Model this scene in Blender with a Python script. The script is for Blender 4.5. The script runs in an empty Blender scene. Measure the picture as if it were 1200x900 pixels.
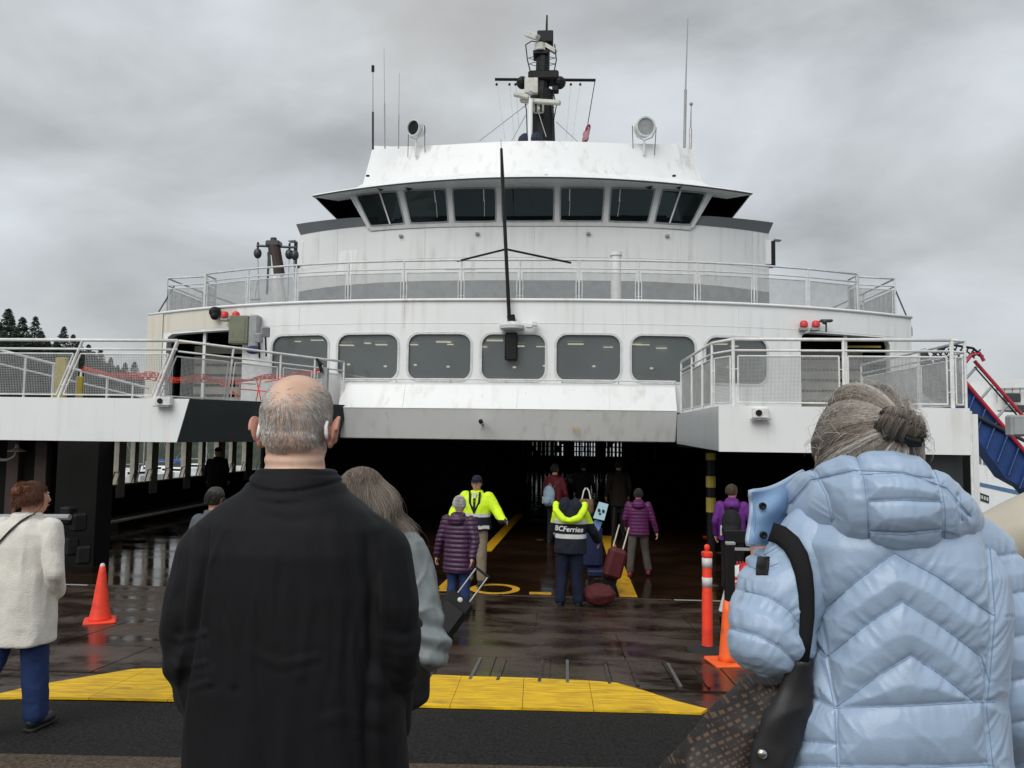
import bpy, bmesh, math, random
import numpy as np
from mathutils import Vector, Matrix
random.seed(7); RNG = np.random.default_rng(7)
S = bpy.context.scene
COL = S.collection
R = math.radians
V = Vector
# ------------------------------------------------------------------ camera
CAMZ = 1.70; FPX = 906.0
yaw, pit, rol = 0.06, 0.0683, 0.013
F0 = V((-math.sin(yaw), math.cos(yaw), 0)); R0 = V((math.cos(yaw), math.sin(yaw), 0)); Z = V((0, 0, 1))
FW = F0*math.cos(pit) + Z*math.sin(pit); U0 = Z*math.cos(pit) - F0*math.sin(pit)
CR = R0*math.cos(rol) + U0*math.sin(rol); CU = U0*math.cos(rol) - R0*math.sin(rol)
cd = bpy.data.cameras.new('camera'); cam = bpy.data.objects.new('camera', cd); COL.objects.link(cam)
cd.sensor_width = 36; cd.lens = FPX/1200*36; cd.clip_end = 3000; cd.clip_start = 0.05
cam.matrix_world = Matrix(((CR.x, CU.x, -FW.x, 0), (CR.y, CU.y, -FW.y, 0), (CR.z, CU.z, -FW.z, CAMZ), (0, 0, 0, 1)))
S.camera = cam
# ------------------------------------------------------------------ world, sun, exposure
SUN_EL, SUN_AZ = R(42), R(205)
w = bpy.data.worlds.new('World'); S.world = w; w.use_nodes = True
nt = w.node_tree; nt.nodes.clear()
def wn(t, **k):
    n = nt.nodes.new(t)
    for a, b in k.items(): setattr(n, a, b)
    return n
out = wn('ShaderNodeOutputWorld'); mix = wn('ShaderNodeMixShader'); b1 = wn('ShaderNodeBackground'); b2 = wn('ShaderNodeBackground')
sky = wn('ShaderNodeTexSky', sky_type='NISHITA', sun_disc=False, sun_elevation=SUN_EL, sun_rotation=SUN_AZ)
tc = wn('ShaderNodeTexCoord'); mp = wn('ShaderNodeMapping'); mp.inputs['Scale'].default_value = (1, 1, 2.2); mp.inputs['Location'].default_value = (3.1, 0.4, 0.55)
n1 = wn('ShaderNodeTexNoise'); n1.inputs['Scale'].default_value = 3.0; n1.inputs['Detail'].default_value = 9; n1.inputs['Roughness'].default_value = .50; n1.inputs['Distortion'].default_value = .35
n2 = wn('ShaderNodeTexNoise'); n2.inputs['Scale'].default_value = 1.1; n2.inputs['Detail'].default_value = 3
cr = wn('ShaderNodeValToRGB'); e = cr.color_ramp.elements
e[0].position = .30; e[0].color = (.30, .318, .335, 1); e[1].position = .70; e[1].color = (.545, .585, .612, 1)
m_ = e.new(.50); m_.color = (.43, .455, .477, 1)
cr2 = wn('ShaderNodeValToRGB'); e = cr2.color_ramp.elements
e[0].position = .36; e[0].color = (.86, .845, .82, 1); e[1].position = .56; e[1].color = (1.04, 1.04, 1.05, 1)
mul = wn('ShaderNodeMixRGB', blend_type='MULTIPLY'); mul.inputs[0].default_value = 1
L = nt.links.new
L(tc.outputs['Generated'], mp.inputs[0]); L(mp.outputs[0], n1.inputs['Vector']); L(mp.outputs[0], n2.inputs['Vector'])
L(n1.outputs[0], cr.inputs[0]); L(n2.outputs[0], cr2.inputs[0]); L(cr.outputs[0], mul.inputs[1]); L(cr2.outputs[0], mul.inputs[2])
# thin brownish funnel smoke drifting above the ship
smd = (FW*FPX + CR*(530-600) + CU*(450-20)).normalized(); sm1 = wn('ShaderNodeVectorMath', operation='DISTANCE'); sm1.inputs[1].default_value = smd[:]
n3 = wn('ShaderNodeTexNoise'); n3.inputs['Scale'].default_value = 9; n3.inputs['Detail'].default_value = 5; L(tc.outputs['Generated'], n3.inputs['Vector'])
va = wn('ShaderNodeVectorMath', operation='MULTIPLY_ADD'); va.inputs[1].default_value = (.25, .25, .25); L(n3.outputs['Color'], va.inputs[0]); L(tc.outputs['Generated'], va.inputs[2]); vs_ = wn('ShaderNodeVectorMath', operation='SUBTRACT'); vs_.inputs[1].default_value = (.125, .125, .125); L(va.outputs[0], vs_.inputs[0]); L(vs_.outputs[0], sm1.inputs[0])
smr = wn('ShaderNodeMapRange', interpolation_type='SMOOTHSTEP'); smr.inputs['From Min'].default_value = .0; smr.inputs['From Max'].default_value = .24; smr.inputs['To Min'].default_value = .55; smr.inputs['To Max'].default_value = 0; L(sm1.outputs['Value'], smr.inputs[0])
smx = wn('ShaderNodeMixRGB'); smx.inputs[2].default_value = (.30, .285, .265, 1); L(smr.outputs[0], smx.inputs[0]); L(mul.outputs[0], smx.inputs[1])
L(smx.outputs[0], b2.inputs[0]); b2.inputs[1].default_value = 1.0
L(sky.outputs[0], b1.inputs[0]); b1.inputs[1].default_value = .07
mix.inputs[0].default_value = .95; L(b1.outputs[0], mix.inputs[1]); L(b2.outputs[0], mix.inputs[2]); L(mix.outputs[0], out.inputs[0])
sl = bpy.data.lights.new('sun', 'SUN'); sun = bpy.data.objects.new('sun', sl); COL.objects.link(sun)
sl.energy = 1.5; sl.angle = R(50); sl.color = (1, .985, .96)
sd = V((math.sin(SUN_AZ)*math.cos(SUN_EL), math.cos(SUN_AZ)*math.cos(SUN_EL), math.sin(SUN_EL)))
sun.rotation_euler = sd.to_track_quat('Z', 'Y').to_euler(); sun.location = sd*50
S.view_settings.view_transform = 'Standard'; S.view_settings.look = 'None'; S.view_settings.exposure = 0.50; S.view_settings.gamma = 1
S.render.engine = 'CYCLES'
# ------------------------------------------------------------------ helpers
def ray(u, v): return FW*FPX + CR*(u-600) + CU*(450-v)
def at(u, v, y):                       # point of the vertical plane y that the photograph shows at u, v
    r = ray(u, v); t = y/r.y
    return V((r.x*t, y, CAMZ + r.z*t))
def G(y): return -0.06*y if y < 12 else -.72
def gr(u, v):                          # ground point
    r = ray(u, v); y = 8.
    for _ in range(30):
        t = (G(y)-CAMZ)/r.z; y = .5*y + .5*r.y*t
    return V((r.x*t, y, G(y)))
def U(px, y): return px*y/FPX          # pixel length to metres
LOC = {}
def empty(name, loc, rz=0):
    o = bpy.data.objects.new(name, None); COL.objects.link(o); o.location = loc; o.rotation_euler = (0, 0, rz); o.empty_display_size = .1
    LOC[o.name] = V(loc)
    return o
def tag(o, label=None, cat=None, group=None, kind=None):
    if label: o['label'] = label
    if cat: o['category'] = cat
    if group: o['group'] = group
    if kind: o['kind'] = kind
    return o
def thing(name, loc, label, cat, group=None, rz=0, local=False):
    o = empty(name, loc, rz); tag(o, label, cat, group)
    if local: LOC[o.name] = V((0, 0, 0))
    return o
def link(me, name, m, parent=None, smooth=False, label=None):
    o = bpy.data.objects.new(name, me); COL.objects.link(o)
    if m is not None:
        for q in (m if isinstance(m, (list, tuple)) else [m]): me.materials.append(q)
    if smooth: me.polygons.foreach_set('use_smooth', [True]*len(me.polygons))
    LOC[o.name] = V((0, 0, 0))
    if parent: o.parent = parent; LOC[o.name] = LOC[parent.name]
    if label: o['label'] = label
    return o
class MB:
    def __init__(s): s.v = []; s.f = []; s.mi = []; s.cm = 0
    def add(s, vs, fs):
        n = len(s.v); s.v += [tuple(p) for p in vs]; s.f += [tuple(n+i for i in f) for f in fs]; s.mi += [s.cm]*len(fs); return s
    def box(s, c, d, M=None, rz=0, b=0):
        hx, hy, hz = d[0]/2, d[1]/2, d[2]/2
        if b == 0:
            vs = [V((x, y, z)) for x in (-hx, hx) for y in (-hy, hy) for z in (-hz, hz)]
            fs = [(0, 1, 3, 2), (4, 6, 7, 5), (0, 4, 5, 1), (2, 3, 7, 6), (0, 2, 6, 4), (1, 5, 7, 3)]
        else:
            vs = []; idx = {}
            for sx in (-1, 1):
                for sy in (-1, 1):
                    for sz in (-1, 1):
                        for k in range(3):
                            q = [sx*(hx-b), sy*(hy-b), sz*(hz-b)]; q[k] = (sx*hx, sy*hy, sz*hz)[k]
                            idx[(sx, sy, sz, k)] = len(vs); vs.append(V(q))
            fs = []
            for k in range(3):
                a, c2 = [i for i in range(3) if i != k]
                for sg in (-1, 1):
                    q = []
                    for (p1, p2) in ((-1, -1), (1, -1), (1, 1), (-1, 1)):
                        s3 = [0, 0, 0]; s3[k] = sg; s3[a] = p1; s3[c2] = p2; q.append(idx[(*s3, k)])
                    if (sg < 0) != (k == 1): q = q[::-1]
                    fs.append(tuple(q))
            for k in range(3):
                a, c2 = [i for i in range(3) if i != k]
                for p1 in (-1, 1):
                    for p2 in (-1, 1):
                        s1 = [0, 0, 0]; s1[a] = p1; s1[c2] = p2; s2 = list(s1); s1[k] = -1; s2[k] = 1
                        fs.append((idx[(*s1, a)], idx[(*s2, a)], idx[(*s2, c2)], idx[(*s1, c2)]))
            for sx in (-1, 1):
                for sy in (-1, 1):
                    for sz in (-1, 1): fs.append(tuple(idx[(sx, sy, sz, k)] for k in range(3)))
        if M is None: M = Matrix.Rotation(rz, 4, 'Z')
        c = V(c); return s.add([M @ p + c for p in vs], fs)
    def cyl(s, p, q, r, r2=None, n=10, cap=True):
        p = V(p); q = V(q); r2 = r if r2 is None else r2; d = (q-p)
        if d.length < 1e-6: return s
        d.normalize(); a = d.orthogonal().normalized(); b = d.cross(a)
        vs = []
        for c, rr in ((p, r), (q, r2)):
            for i in range(n):
                t = 2*math.pi*i/n; vs.append(c + (a*math.cos(t) + b*math.sin(t))*rr)
        fs = [(i, (i+1) % n, n+(i+1) % n, n+i) for i in range(n)]
        if cap: fs += [tuple(range(n))[::-1], tuple(range(n, 2*n))]
        return s.add(vs, fs)
    def tube(s, pts, r, n=8, cap=True):
        pts = [V(p) for p in pts]; m = len(pts); rs = r if isinstance(r, (list, tuple)) else [r]*m
        vs = []; a = None
        for i, p in enumerate(pts):
            d = (pts[min(i+1, m-1)] - pts[max(i-1, 0)]).normalized()
            a = d.orthogonal().normalized() if a is None else (a - d*a.dot(d)).normalized()
            b = d.cross(a)
            for k in range(n):
                t = 2*math.pi*k/n; vs.append(p + (a*math.cos(t) + b*math.sin(t))*rs[i])
        fs = [(i*n+k, i*n+(k+1) % n, (i+1)*n+(k+1) % n, (i+1)*n+k) for i in range(m-1) for k in range(n)]
        if cap: fs += [tuple(range(n))[::-1], tuple(range((m-1)*n, m*n))]
        return s.add(vs, fs)
    def lathe(s, prof, c=(0, 0, 0), n=20, M=None):
        c = V(c); vs = []
        for r, z in prof:
            for i in range(n):
                t = 2*math.pi*i/n; p = V((r*math.cos(t), r*math.sin(t), z)); vs.append((M @ p if M else p) + c)
        m = len(prof); fs = [(i*n+k, i*n+(k+1) % n, (i+1)*n+(k+1) % n, (i+1)*n+k) for i in range(m-1) for k in range(n)]
        fs += [tuple(range(n))[::-1], tuple(range((m-1)*n, m*n))]
        return s.add(vs, fs)
    def ell(s, c, r, n=14, M=None):
        c = V(c); r = (r, r, r) if not hasattr(r, '__len__') else r
        vs = []; k = n//2
        for j in range(1, k):
            ph = math.pi*j/k
            for i in range(n):
                t = 2*math.pi*i/n; p = V((r[0]*math.sin(ph)*math.cos(t), r[1]*math.sin(ph)*math.sin(t), r[2]*math.cos(ph))); vs.append(p)
        vs += [V((0, 0, r[2])), V((0, 0, -r[2]))]
        fs = [((j+1)*n+i, (j+1)*n+(i+1) % n, j*n+(i+1) % n, j*n+i) for j in range(k-2) for i in range(n)]
        a = len(vs)-2; fs += [(i, (i+1) % n, a) for i in range(n)] + [((k-2)*n+(i+1) % n, (k-2)*n+i, a+1) for i in range(n)]
        return s.add([(M @ p if M else p) + c for p in vs], fs)
    def loft(s, rings, cap=True, closed=True):      # rings: equal length lists of points
        n = len(rings[0]); vs = [p for r_ in rings for p in r_]; m = len(rings)
        kk = n if closed else n-1
        fs = [(i*n+k, i*n+(k+1) % n, (i+1)*n+(k+1) % n, (i+1)*n+k) for i in range(m-1) for k in range(kk)]
        if cap and closed: fs += [tuple(range(n))[::-1], tuple(range((m-1)*n, m*n))]
        return s.add(vs, fs)
    def prism(s, poly, d):                     # polygon extruded along vector d
        poly = [V(p) for p in poly]; d = V(d); n = len(poly)
        return s.add(poly + [p+d for p in poly], [tuple(range(n))[::-1], tuple(range(n, 2*n))] + [(i, (i+1) % n, n+(i+1) % n, n+i) for i in range(n)])
    def mesh(s, off=V((0, 0, 0)), name='m', fix=True):
        me = bpy.data.meshes.new(name); me.from_pydata([(x-off.x, y-off.y, z-off.z) for x, y, z in s.v], [], s.f)
        if any(s.mi): me.polygons.foreach_set('material_index', s.mi)
        if fix:
            bm = bmesh.new(); bm.from_mesh(me); bmesh.ops.recalc_face_normals(bm, faces=bm.faces); bm.to_mesh(me); bm.free()
        me.update(); return me
    def build(s, name, m, parent=None, smooth=False, label=None):
        return link(s.mesh(LOC[parent.name] if parent else V((0, 0, 0)), name), name, m, parent, smooth, label)
def auto(o, ang=35):                           # smooth with sharp edges
    me = o.data; me.polygons.foreach_set('use_smooth', [True]*len(me.polygons)); me.set_sharp_from_angle(angle=R(ang)); return o
def copy_tree(o, parent=None):
    c = o.copy(); COL.objects.link(c)
    if parent: c.parent = parent
    LOC[c.name] = LOC.get(o.name, V((0, 0, 0)))
    for ch in list(o.children): copy_tree(ch, c)
    return c
# value noise, vectorised
def _h(i, j, k, s): 
    n = (i*374761393 + j*668265263 + k*2147483647 + s*974634777) & 0xffffffff
    n = ((n ^ (n >> 13))*1274126177) & 0xffffffff
    return ((n ^ (n >> 16)) & 0xffff)/65535.
def vn(p, s=0):
    p = np.asarray(p, float); f = np.floor(p); t = p-f; t = t*t*(3-2*t); i = f.astype(np.int64)
    r = 0
    for a in (0, 1):
        for b in (0, 1):
            for c in (0, 1):
                wgt = (t[:, 0] if a else 1-t[:, 0])*(t[:, 1] if b else 1-t[:, 1])*(t[:, 2] if c else 1-t[:, 2])
                r = r + wgt*_h(i[:, 0]+a, i[:, 1]+b, i[:, 2]+c, s)
    return r*2-1
# ------------------------------------------------------------------ materials
def dirty(m, src, t, dcol, amt, sc, stretch, lo, hi):
    """stains with a shape of their own laid over the base colour"""
    N = m.node_tree.nodes; K = m.node_tree.links.new; p = N['Principled BSDF']
    a = N.new('ShaderNodeMapping'); a.inputs['Scale'].default_value = stretch; a.inputs['Location'].default_value = (sc, 3.3, 1.7); K(t.outputs['Object'], a.inputs[0])
    n = N.new('ShaderNodeTexNoise'); n.inputs['Scale'].default_value = sc; n.inputs['Detail'].default_value = 8; n.inputs['Roughness'].default_value = .65; K(a.outputs[0], n.inputs['Vector'])
    r = N.new('ShaderNodeMapRange'); r.inputs['From Min'].default_value = lo; r.inputs['From Max'].default_value = hi; r.inputs['To Max'].default_value = amt; K(n.outputs[0], r.inputs[0])
    x = N.new('ShaderNodeMixRGB'); x.inputs[2].default_value = (*dcol, 1); K(r.outputs[0], x.inputs[0]); K(src, x.inputs[1]); K(x.outputs[0], p.inputs['Base Color'])
def mat(name, col, rough=.6, metal=0, var=.12, vs=6, bump=0, bs=40, spec=.5, stretch=(1, 1, 1), col2=None, lo=.35, hi=.65, sheen=0, coat=0, rvar=0, trans=0, bd=.01, grime=None):
    m = bpy.data.materials.new(name); m.use_nodes = True; N = m.node_tree.nodes; K = m.node_tree.links.new
    p = N['Principled BSDF']; p.inputs['Roughness'].default_value = rough; p.inputs['Metallic'].default_value = metal
    p.inputs['Specular IOR Level'].default_value = spec
    if sheen: p.inputs['Sheen Weight'].default_value = sheen
    if coat: p.inputs['Coat Weight'].default_value = coat
    if trans: p.inputs['Transmission Weight'].default_value = trans
    t = N.new('ShaderNodeTexCoord'); mpn = N.new('ShaderNodeMapping'); mpn.inputs['Scale'].default_value = stretch; K(t.outputs['Object'], mpn.inputs[0])
    nz = N.new('ShaderNodeTexNoise'); nz.inputs['Scale'].default_value = vs; nz.inputs['Detail'].default_value = 6; nz.inputs['Roughness'].default_value = .6
    K(mpn.outputs[0], nz.inputs['Vector'])
    c = N.new('ShaderNodeValToRGB'); e = c.color_ramp.elements; e[0].position = lo; e[1].position = hi
    c2 = col2 or tuple(x*(1-var) for x in col); c1 = col if col2 else tuple(min(1, x*(1+var)) for x in col)
    e[0].color = (*c2, 1); e[1].color = (*c1, 1); K(nz.outputs[0], c.inputs[0]); K(c.outputs[0], p.inputs['Base Color'])
    if grime: dirty(m, c.outputs[0], t, *grime)
    if rvar:
        mr = N.new('ShaderNodeMapRange'); mr.inputs['From Min'].default_value = .35; mr.inputs['From Max'].default_value = .65
        mr.inputs['To Min'].default_value = max(.02, rough-rvar); mr.inputs['To Max'].default_value = rough+rvar
        K(nz.outputs[0], mr.inputs[0]); K(mr.outputs[0], p.inputs['Roughness'])
    if bump:
        nb = N.new('ShaderNodeTexNoise'); nb.inputs['Scale'].default_value = bs; nb.inputs['Detail'].default_value = 4; K(mpn.outputs[0], nb.inputs['Vector'])
        bp = N.new('ShaderNodeBump'); bp.inputs['Strength'].default_value = bump; bp.inputs['Distance'].default_value = bd
        K(nb.outputs[0], bp.inputs['Height']); K(bp.outputs[0], p.inputs['Normal'])
    return m
def paint(name, col, dirt, amount=.5, rough=.35, seed=0):
    """painted steel: long vertical dirt and rust streaks, blotches, slight oil-canning"""
    m = bpy.data.materials.new(name); m.use_nodes = True; N = m.node_tree.nodes; K = m.node_tree.links.new
    p = N['Principled BSDF']; p.inputs['Roughness'].default_value = rough
    t = N.new('ShaderNodeTexCoord')
    def noise(sc, stretch, det=5, loc=0):
        a = N.new('ShaderNodeMapping'); a.inputs['Scale'].default_value = stretch; a.inputs['Location'].default_value = (seed+loc, loc, 0); K(t.outputs['Object'], a.inputs[0])
        b = N.new('ShaderNodeTexNoise'); b.inputs['Scale'].default_value = sc; b.inputs['Detail'].default_value = det; K(a.outputs[0], b.inputs['Vector']); return b
    s1 = noise(1.0, (5, 5, .35), 7); s2 = noise(.9, (1, 1, 1), 5, 3)
    r1 = N.new('ShaderNodeValToRGB'); r1.color_ramp.elements[0].position = .50; r1.color_ramp.elements[1].position = .78; K(s1.outputs[0], r1.inputs[0])
    r2 = N.new('ShaderNodeValToRGB'); r2.color_ramp.elements[0].position = .38; r2.color_ramp.elements[1].position = .72; K(s2.outputs[0], r2.inputs[0])
    mu = N.new('ShaderNodeMath'); mu.operation = 'MULTIPLY'; K(r1.outputs[0], mu.inputs[0]); K(r2.outputs[0], mu.inputs[1])
    m2 = N.new('ShaderNodeMath'); m2.operation = 'MULTIPLY'; m2.inputs[1].default_value = amount; K(mu.outputs[0], m2.inputs[0])
    mx = N.new('ShaderNodeMixRGB'); mx.inputs[1].default_value = (*col, 1); mx.inputs[2].default_value = (*dirt, 1); K(m2.outputs[0], mx.inputs[0])
    s3 = noise(.6, (1, 1, 1), 3, 7); r3 = N.new('ShaderNodeMapRange'); r3.inputs['To Min'].default_value = .93; r3.inputs['To Max'].default_value = 1.04; K(s3.outputs[0], r3.inputs[0])
    hs = N.new('ShaderNodeHueSaturation'); K(r3.outputs[0], hs.inputs['Value']); K(mx.outputs[0], hs.inputs['Color']); K(hs.outputs[0], p.inputs['Base Color'])
    dirty(m, hs.outputs[0], t, (.30, .17, .09), .55*amount, 1.0, (9, 9, .28), .64, .74)
    nb = noise(1.6, (1, 1, .8), 2, 11); bp = N.new('ShaderNodeBump'); bp.inputs['Strength'].default_value = .35; bp.inputs['Distance'].default_value = .03
    K(nb.outputs[0], bp.inputs['Height']); K(bp.outputs[0], p.inputs['Normal'])
    return m
M = {}
M['white'] = paint('white_paint', (.80, .81, .80), (.36, .30, .22), .65)
M['white2'] = paint('white_paint_upper', (.72, .725, .71), (.36, .35, .32), .9, seed=5)
M['sideglass'] = mat('dark_side_glass', (.003, .0035, .004), .9, spec=0)
M['cream'] = paint('cream_paint', (.66, .62, .52), (.40, .36, .28), .6, seed=9)
M['greyband'] = paint('grey_paint', (.165, .175, .18), (.18, .18, .17), .4)
M['dgrey'] = paint('dark_grey_paint', (.030, .036, .038), (.05, .05, .048), .4)
M['mgrey'] = mat('mid_grey_paint', (.30, .305, .31), .5)
M['rail'] = mat('rail_paint', (.60, .61, .60), .45, bump=.1, bs=60)
M['railw'] = mat('white_rail_paint', (.72, .72, .70), .45)
M['wire'] = mat('mesh_wire', (.40, .41, .40), .6)
M['glass'] = mat('cabin_glass', (.19, .21, .21), .06, var=.10, vs=.5, spec=.7)  # pale base colour stands in for the dulled sky reflection
M['bglass'] = mat('bridge_glass', (.003, .007, .008), .06, var=.3, vs=1.5, spec=.18)
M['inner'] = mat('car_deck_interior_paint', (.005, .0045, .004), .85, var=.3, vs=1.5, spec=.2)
M['black'] = mat('black_paint', (.005, .005, .005), .55, var=.2, spec=.3)
M['blackm'] = mat('black_matt_rubber', (.012, .012, .012), .8)
M['beige'] = mat('beige_frame_paint', (.46, .43, .35), .6)
M['green'] = mat('dull_green_box', (.16, .165, .11), .6)
M['red'] = mat('red_plastic', (.62, .03, .03), .4)
M['orange'] = mat('orange_red_plastic', (.88, .055, .02), .5, col2=(.62, .040, .022), lo=.3, hi=.5, vs=7, bump=.08, grime=((.10, .05, .04), .55, 9, (1, 1, .5), .56, .70))
M['orange2'] = mat('orange_plastic', (.90, .13, .02), .45, var=.07, grime=((.10, .05, .04), .55, 8, (1, 1, .5), .55, .70))
M['refl'] = mat('reflective_band', (.55, .55, .54), .35, bump=.2, bs=200)
M['steel'] = mat('galvanised_steel', (.42, .42, .41), .4, metal=.6)
M['rust'] = mat('red_brown_primer', (.045, .026, .022), .7)
M['lens'] = mat('lamp_glass', (.35, .36, .36), .1, metal=.3)
M['pearl'] = mat('radar_paint', (.52, .52, .46), .5)
M['netred'] = mat('red_net', (.90, .09, .04), .6)
M['yellowp'] = mat('yellow_steel', (.40, .32, .05), .6)
# ------------------------------------------------------------------ setting: ground, ramp, water
def wetmat(name, c1, c2, rough, rv, vs, bump, bs, stretch=(1, 1, 1), spec=.5, bd=.004, grime=None):
    if name in ('asphalt', 'worn_concrete'): spec = .2
    return mat(name, c1, rough, col2=c2, vs=vs, bump=bump, bs=bs, stretch=stretch, rvar=rv, spec=spec, bd=bd, grime=grime)
M['mgrey2'] = mat('scuffed_bar', (.10, .095, .09), .5)
M['asph'] = wetmat('asphalt', (.028, .0262, .0245), (.005, .0048, .0045), .88, .08, 42, 1.0, 120, bd=.010)
M['conc'] = wetmat('worn_concrete', (.12, .09, .062), (.040, .031, .023), .85, .1, 45, .8, 110, bd=.008)
M['ramp'] = wetmat('wet_ramp_steel', (.058, .036, .023), (.018, .011, .007), .25, .16, 1.3, .35, 4, (1, 1.6, 1), bd=.008)
M['deck'] = wetmat('wet_deck_plate', (.030, .015, .008), (.012, .006, .003), .10, .08, .9, .20, 3.0, (1, 1.7, 1), bd=.010)
M['yel'] = wetmat('yellow_road_paint', (.88, .55, .003), (.52, .29, .003), .6, .1, 11, .35, 220, (.35, 2.2, 1), grime=((.10, .075, .03), .75, 3.2, (.7, 1.6, 1), .57, .72))
M['yline'] = wetmat('yellow_deck_paint', (.66, .36, .01), (.45, .23, .01), .45, .1, 9, .2, 60)
M['water'] = wetmat('sea_water', (.05, .07, .075), (.03, .045, .05), .12, .04, .05, .6, .8, bd=.2)
def sheet(name, xs, ys, zf, m, lab=None):
    mb = MB(); nx, ny = len(xs), len(ys)
    mb.add([(x, y, zf(x, y)) for y in ys for x in xs], [(j*nx+i, j*nx+i+1, (j+1)*nx+i+1, (j+1)*nx+i) for j in range(ny-1) for i in range(nx-1)])
    o = mb.build(name, m, smooth=True); tag(o, kind='structure'); return o
wt = sheet('water', [-1500, -200, -60, 0, 60, 200, 1500], [-60, 0, 40, 100, 300, 2500], lambda x, y: -5, M['water'])
def strip_sheet(name, l0, l1, m):       # l0, l1: (y at x=-14, y at x=14) of the near and far edge
    mb = MB(); mb.add([(-14, l0[0], G(max(l0[0], -2))), (14, l0[1], G(max(l0[1], -2))), (14, l1[1], G(l1[1])), (-14, l1[0], G(l1[0]))], [(0, 1, 2, 3)]); o = mb.build(name, m); tag(o, kind='structure'); return o
def edge(a, b, ofs=0): p, q = gr(*a), gr(*b); k = (q.y-p.y)/(q.x-p.x); return (p.y+k*(-14-p.x)+ofs, p.y+k*(14-p.x)+ofs)
E1 = edge((10, 883), (900, 904)); E2 = edge((0, 819.5), (822, 837.5))
sheet('concrete_base', [-14, 0, 14], [-30, -8, -2], lambda x, y: G(-2), M['conc'])
strip_sheet('concrete_pavement', (-2, -2), E1, M['conc']); strip_sheet('asphalt_pavement', E1, E2, M['asph'])
ramp = sheet('linkspan_ramp', [-14, 0, 14], [5.2, 9, 11.96], lambda x, y: G(y) - .012, M['ramp'])
# ramp surface: separate steel plates with recessed joints
def plate(x0, x1, y0, y1, z0, m, name, parent, th=.012, slot=.007):
    mb = MB(); vs = [V((x, y, G(y)+z0)) for x, y in ((x0+slot, y0+slot), (x1-slot, y0+slot), (x1-slot, y1-slot), (x0+slot, y1-slot))]
    mb.prism(vs, (0, 0, th)); o = mb.build(name, m, parent); return o
ys = [6.72, 7.75, 9.1, 10.5, 11.95]
for j in range(4):
    x = -13.6 + (j % 2)*.9
    while x < 13.4:
        wdt = (.52 if j == 0 and -2.5 < x < 2 else 1.9) + .02*random.random()
        plate(x, x+wdt, ys[j], ys[j+1], -.011 + .003*random.random(), M['ramp'], 'ramp_plate', ramp, slot=.006)
        x += wdt
# raised ribs on the first plates
for k in range(15):
    x = -2.9 + k*.30 + (.06 if k % 2 else 0)
    if 5.9 < 0: continue
    p0, p1 = (x, 6.80), (x*1.0+.01, 7.66)
    MB().prism([V((p0[0]-.014, p0[1], G(p0[1])+.004)), V((p0[0]+.014, p0[1], G(p0[1])+.004)), V((p1[0]+.014, p1[1], G(p1[1])+.004)), V((p1[0]-.014, p1[1], G(p1[1])+.004))], (0, 0, .014)).build('tread_bar', M['mgrey2'] if k % 3 == 1 else M['ramp'], ramp)
# yellow flaps: outline from the photograph laid on the slope
def flap(poly):
    vs = [gr(u, v) for u, v in poly]; vs = [V((p.x, p.y, G(p.y)-.002)) for p in vs]
    c = sum(vs, V())/len(vs); vs = [c + (p-c)*.992 for p in vs]
    MB().prism(vs, (0, 0, .018)).build('yellow_flap', M['yel'], ramp)
for poly in ([(-75, 823), (0, 815), (40, 805), (108, 794), (155, 786), (176, 785), (104, 820), (20, 819)],
             [(176, 785), (262, 787), (196, 822), (104, 820)], [(262, 787), (345, 789), (290, 824), (196, 822)], [(345, 789), (425, 790), (384, 826), (290, 824)],
             [(425, 790), (484, 791.5), (452, 827), (384, 826)], [(484, 791.5), (541, 794), (527, 830), (452, 828)], [(541, 794), (614, 796), (612, 832), (527, 830)],
             [(614, 796), (690, 799.5), (696, 834), (612, 832)], [(690, 799.5), (722, 802), (754, 811), (783, 836), (696, 834)], [(754, 811), (790, 823), (829, 833), (822, 838), (783, 836)]):
    flap(poly)
deck = sheet('car_deck', [-12, -6, 0, 6, 8.7], [11.96, 20, 40, 75], lambda x, y: -.72, M['deck'])
# hinge lip at the ship's deck edge
for i in range(20):
    MB().box((-13.2+i*1.3, 11.955, -.725), (1.27, .06, .03), b=.006).build('hinge_bar', M['steel'] if i % 4 == 0 else M['rust'], deck)
def strip(p, q, wd, z=-.714, m='yline', name='painted_line'):
    p = V(p); q = V(q); d = (q-p).normalized(); n = V((-d.y, d.x, 0))*wd/2
    mb = MB(); mb.prism([V((a.x, a.y, z-.003)) for a in (p-n, q-n, q+n, p+n)], (0, 0, .004)); return mb.build(name, M[m], deck)
strip((-1.50, 16.5, 0), (-1.18, 24.5, 0), .24); strip((1.10, 12.1, 0), (1.22, 19.5, 0), .27)
strip((-2.0, 12.25, 0), (-1.72, 12.25, 0), .10); strip((-.42, 12.2, 0), (-.08, 12.2, 0), .16)
# the painted oval
mb = MB(); c = V((-.98, 12.45, 0)); n = 36
for rr, z in ((1, -.713), (.70, -.713)):
    mb.v += [(c.x+.40*rr*math.cos(2*math.pi*i/n), c.y+.42*rr*math.sin(2*math.pi*i/n), z) for i in range(n)]
mb.f = [(i, (i+1) % n, n+(i+1) % n, n+i) for i in range(n)]; mb.mi = [0]*n
mb.build('painted_ring', M['yline'], deck)
# two curved deck scars and tie down sockets
for (x, y) in ((2.6, 13.2), (4.6, 10.2), (-3.5, 14.5), (-4.8, 17), (3.5, 17), (.2, 15.2), (-.4, 18.5), (5.4, 14.6)):
    MB().lathe([(.09, 0), (.09, .006), (.06, .010), (.05, .002)], (x, y, G(y)+.001), 12).build('deck_socket', M['rust'], deck)
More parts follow.
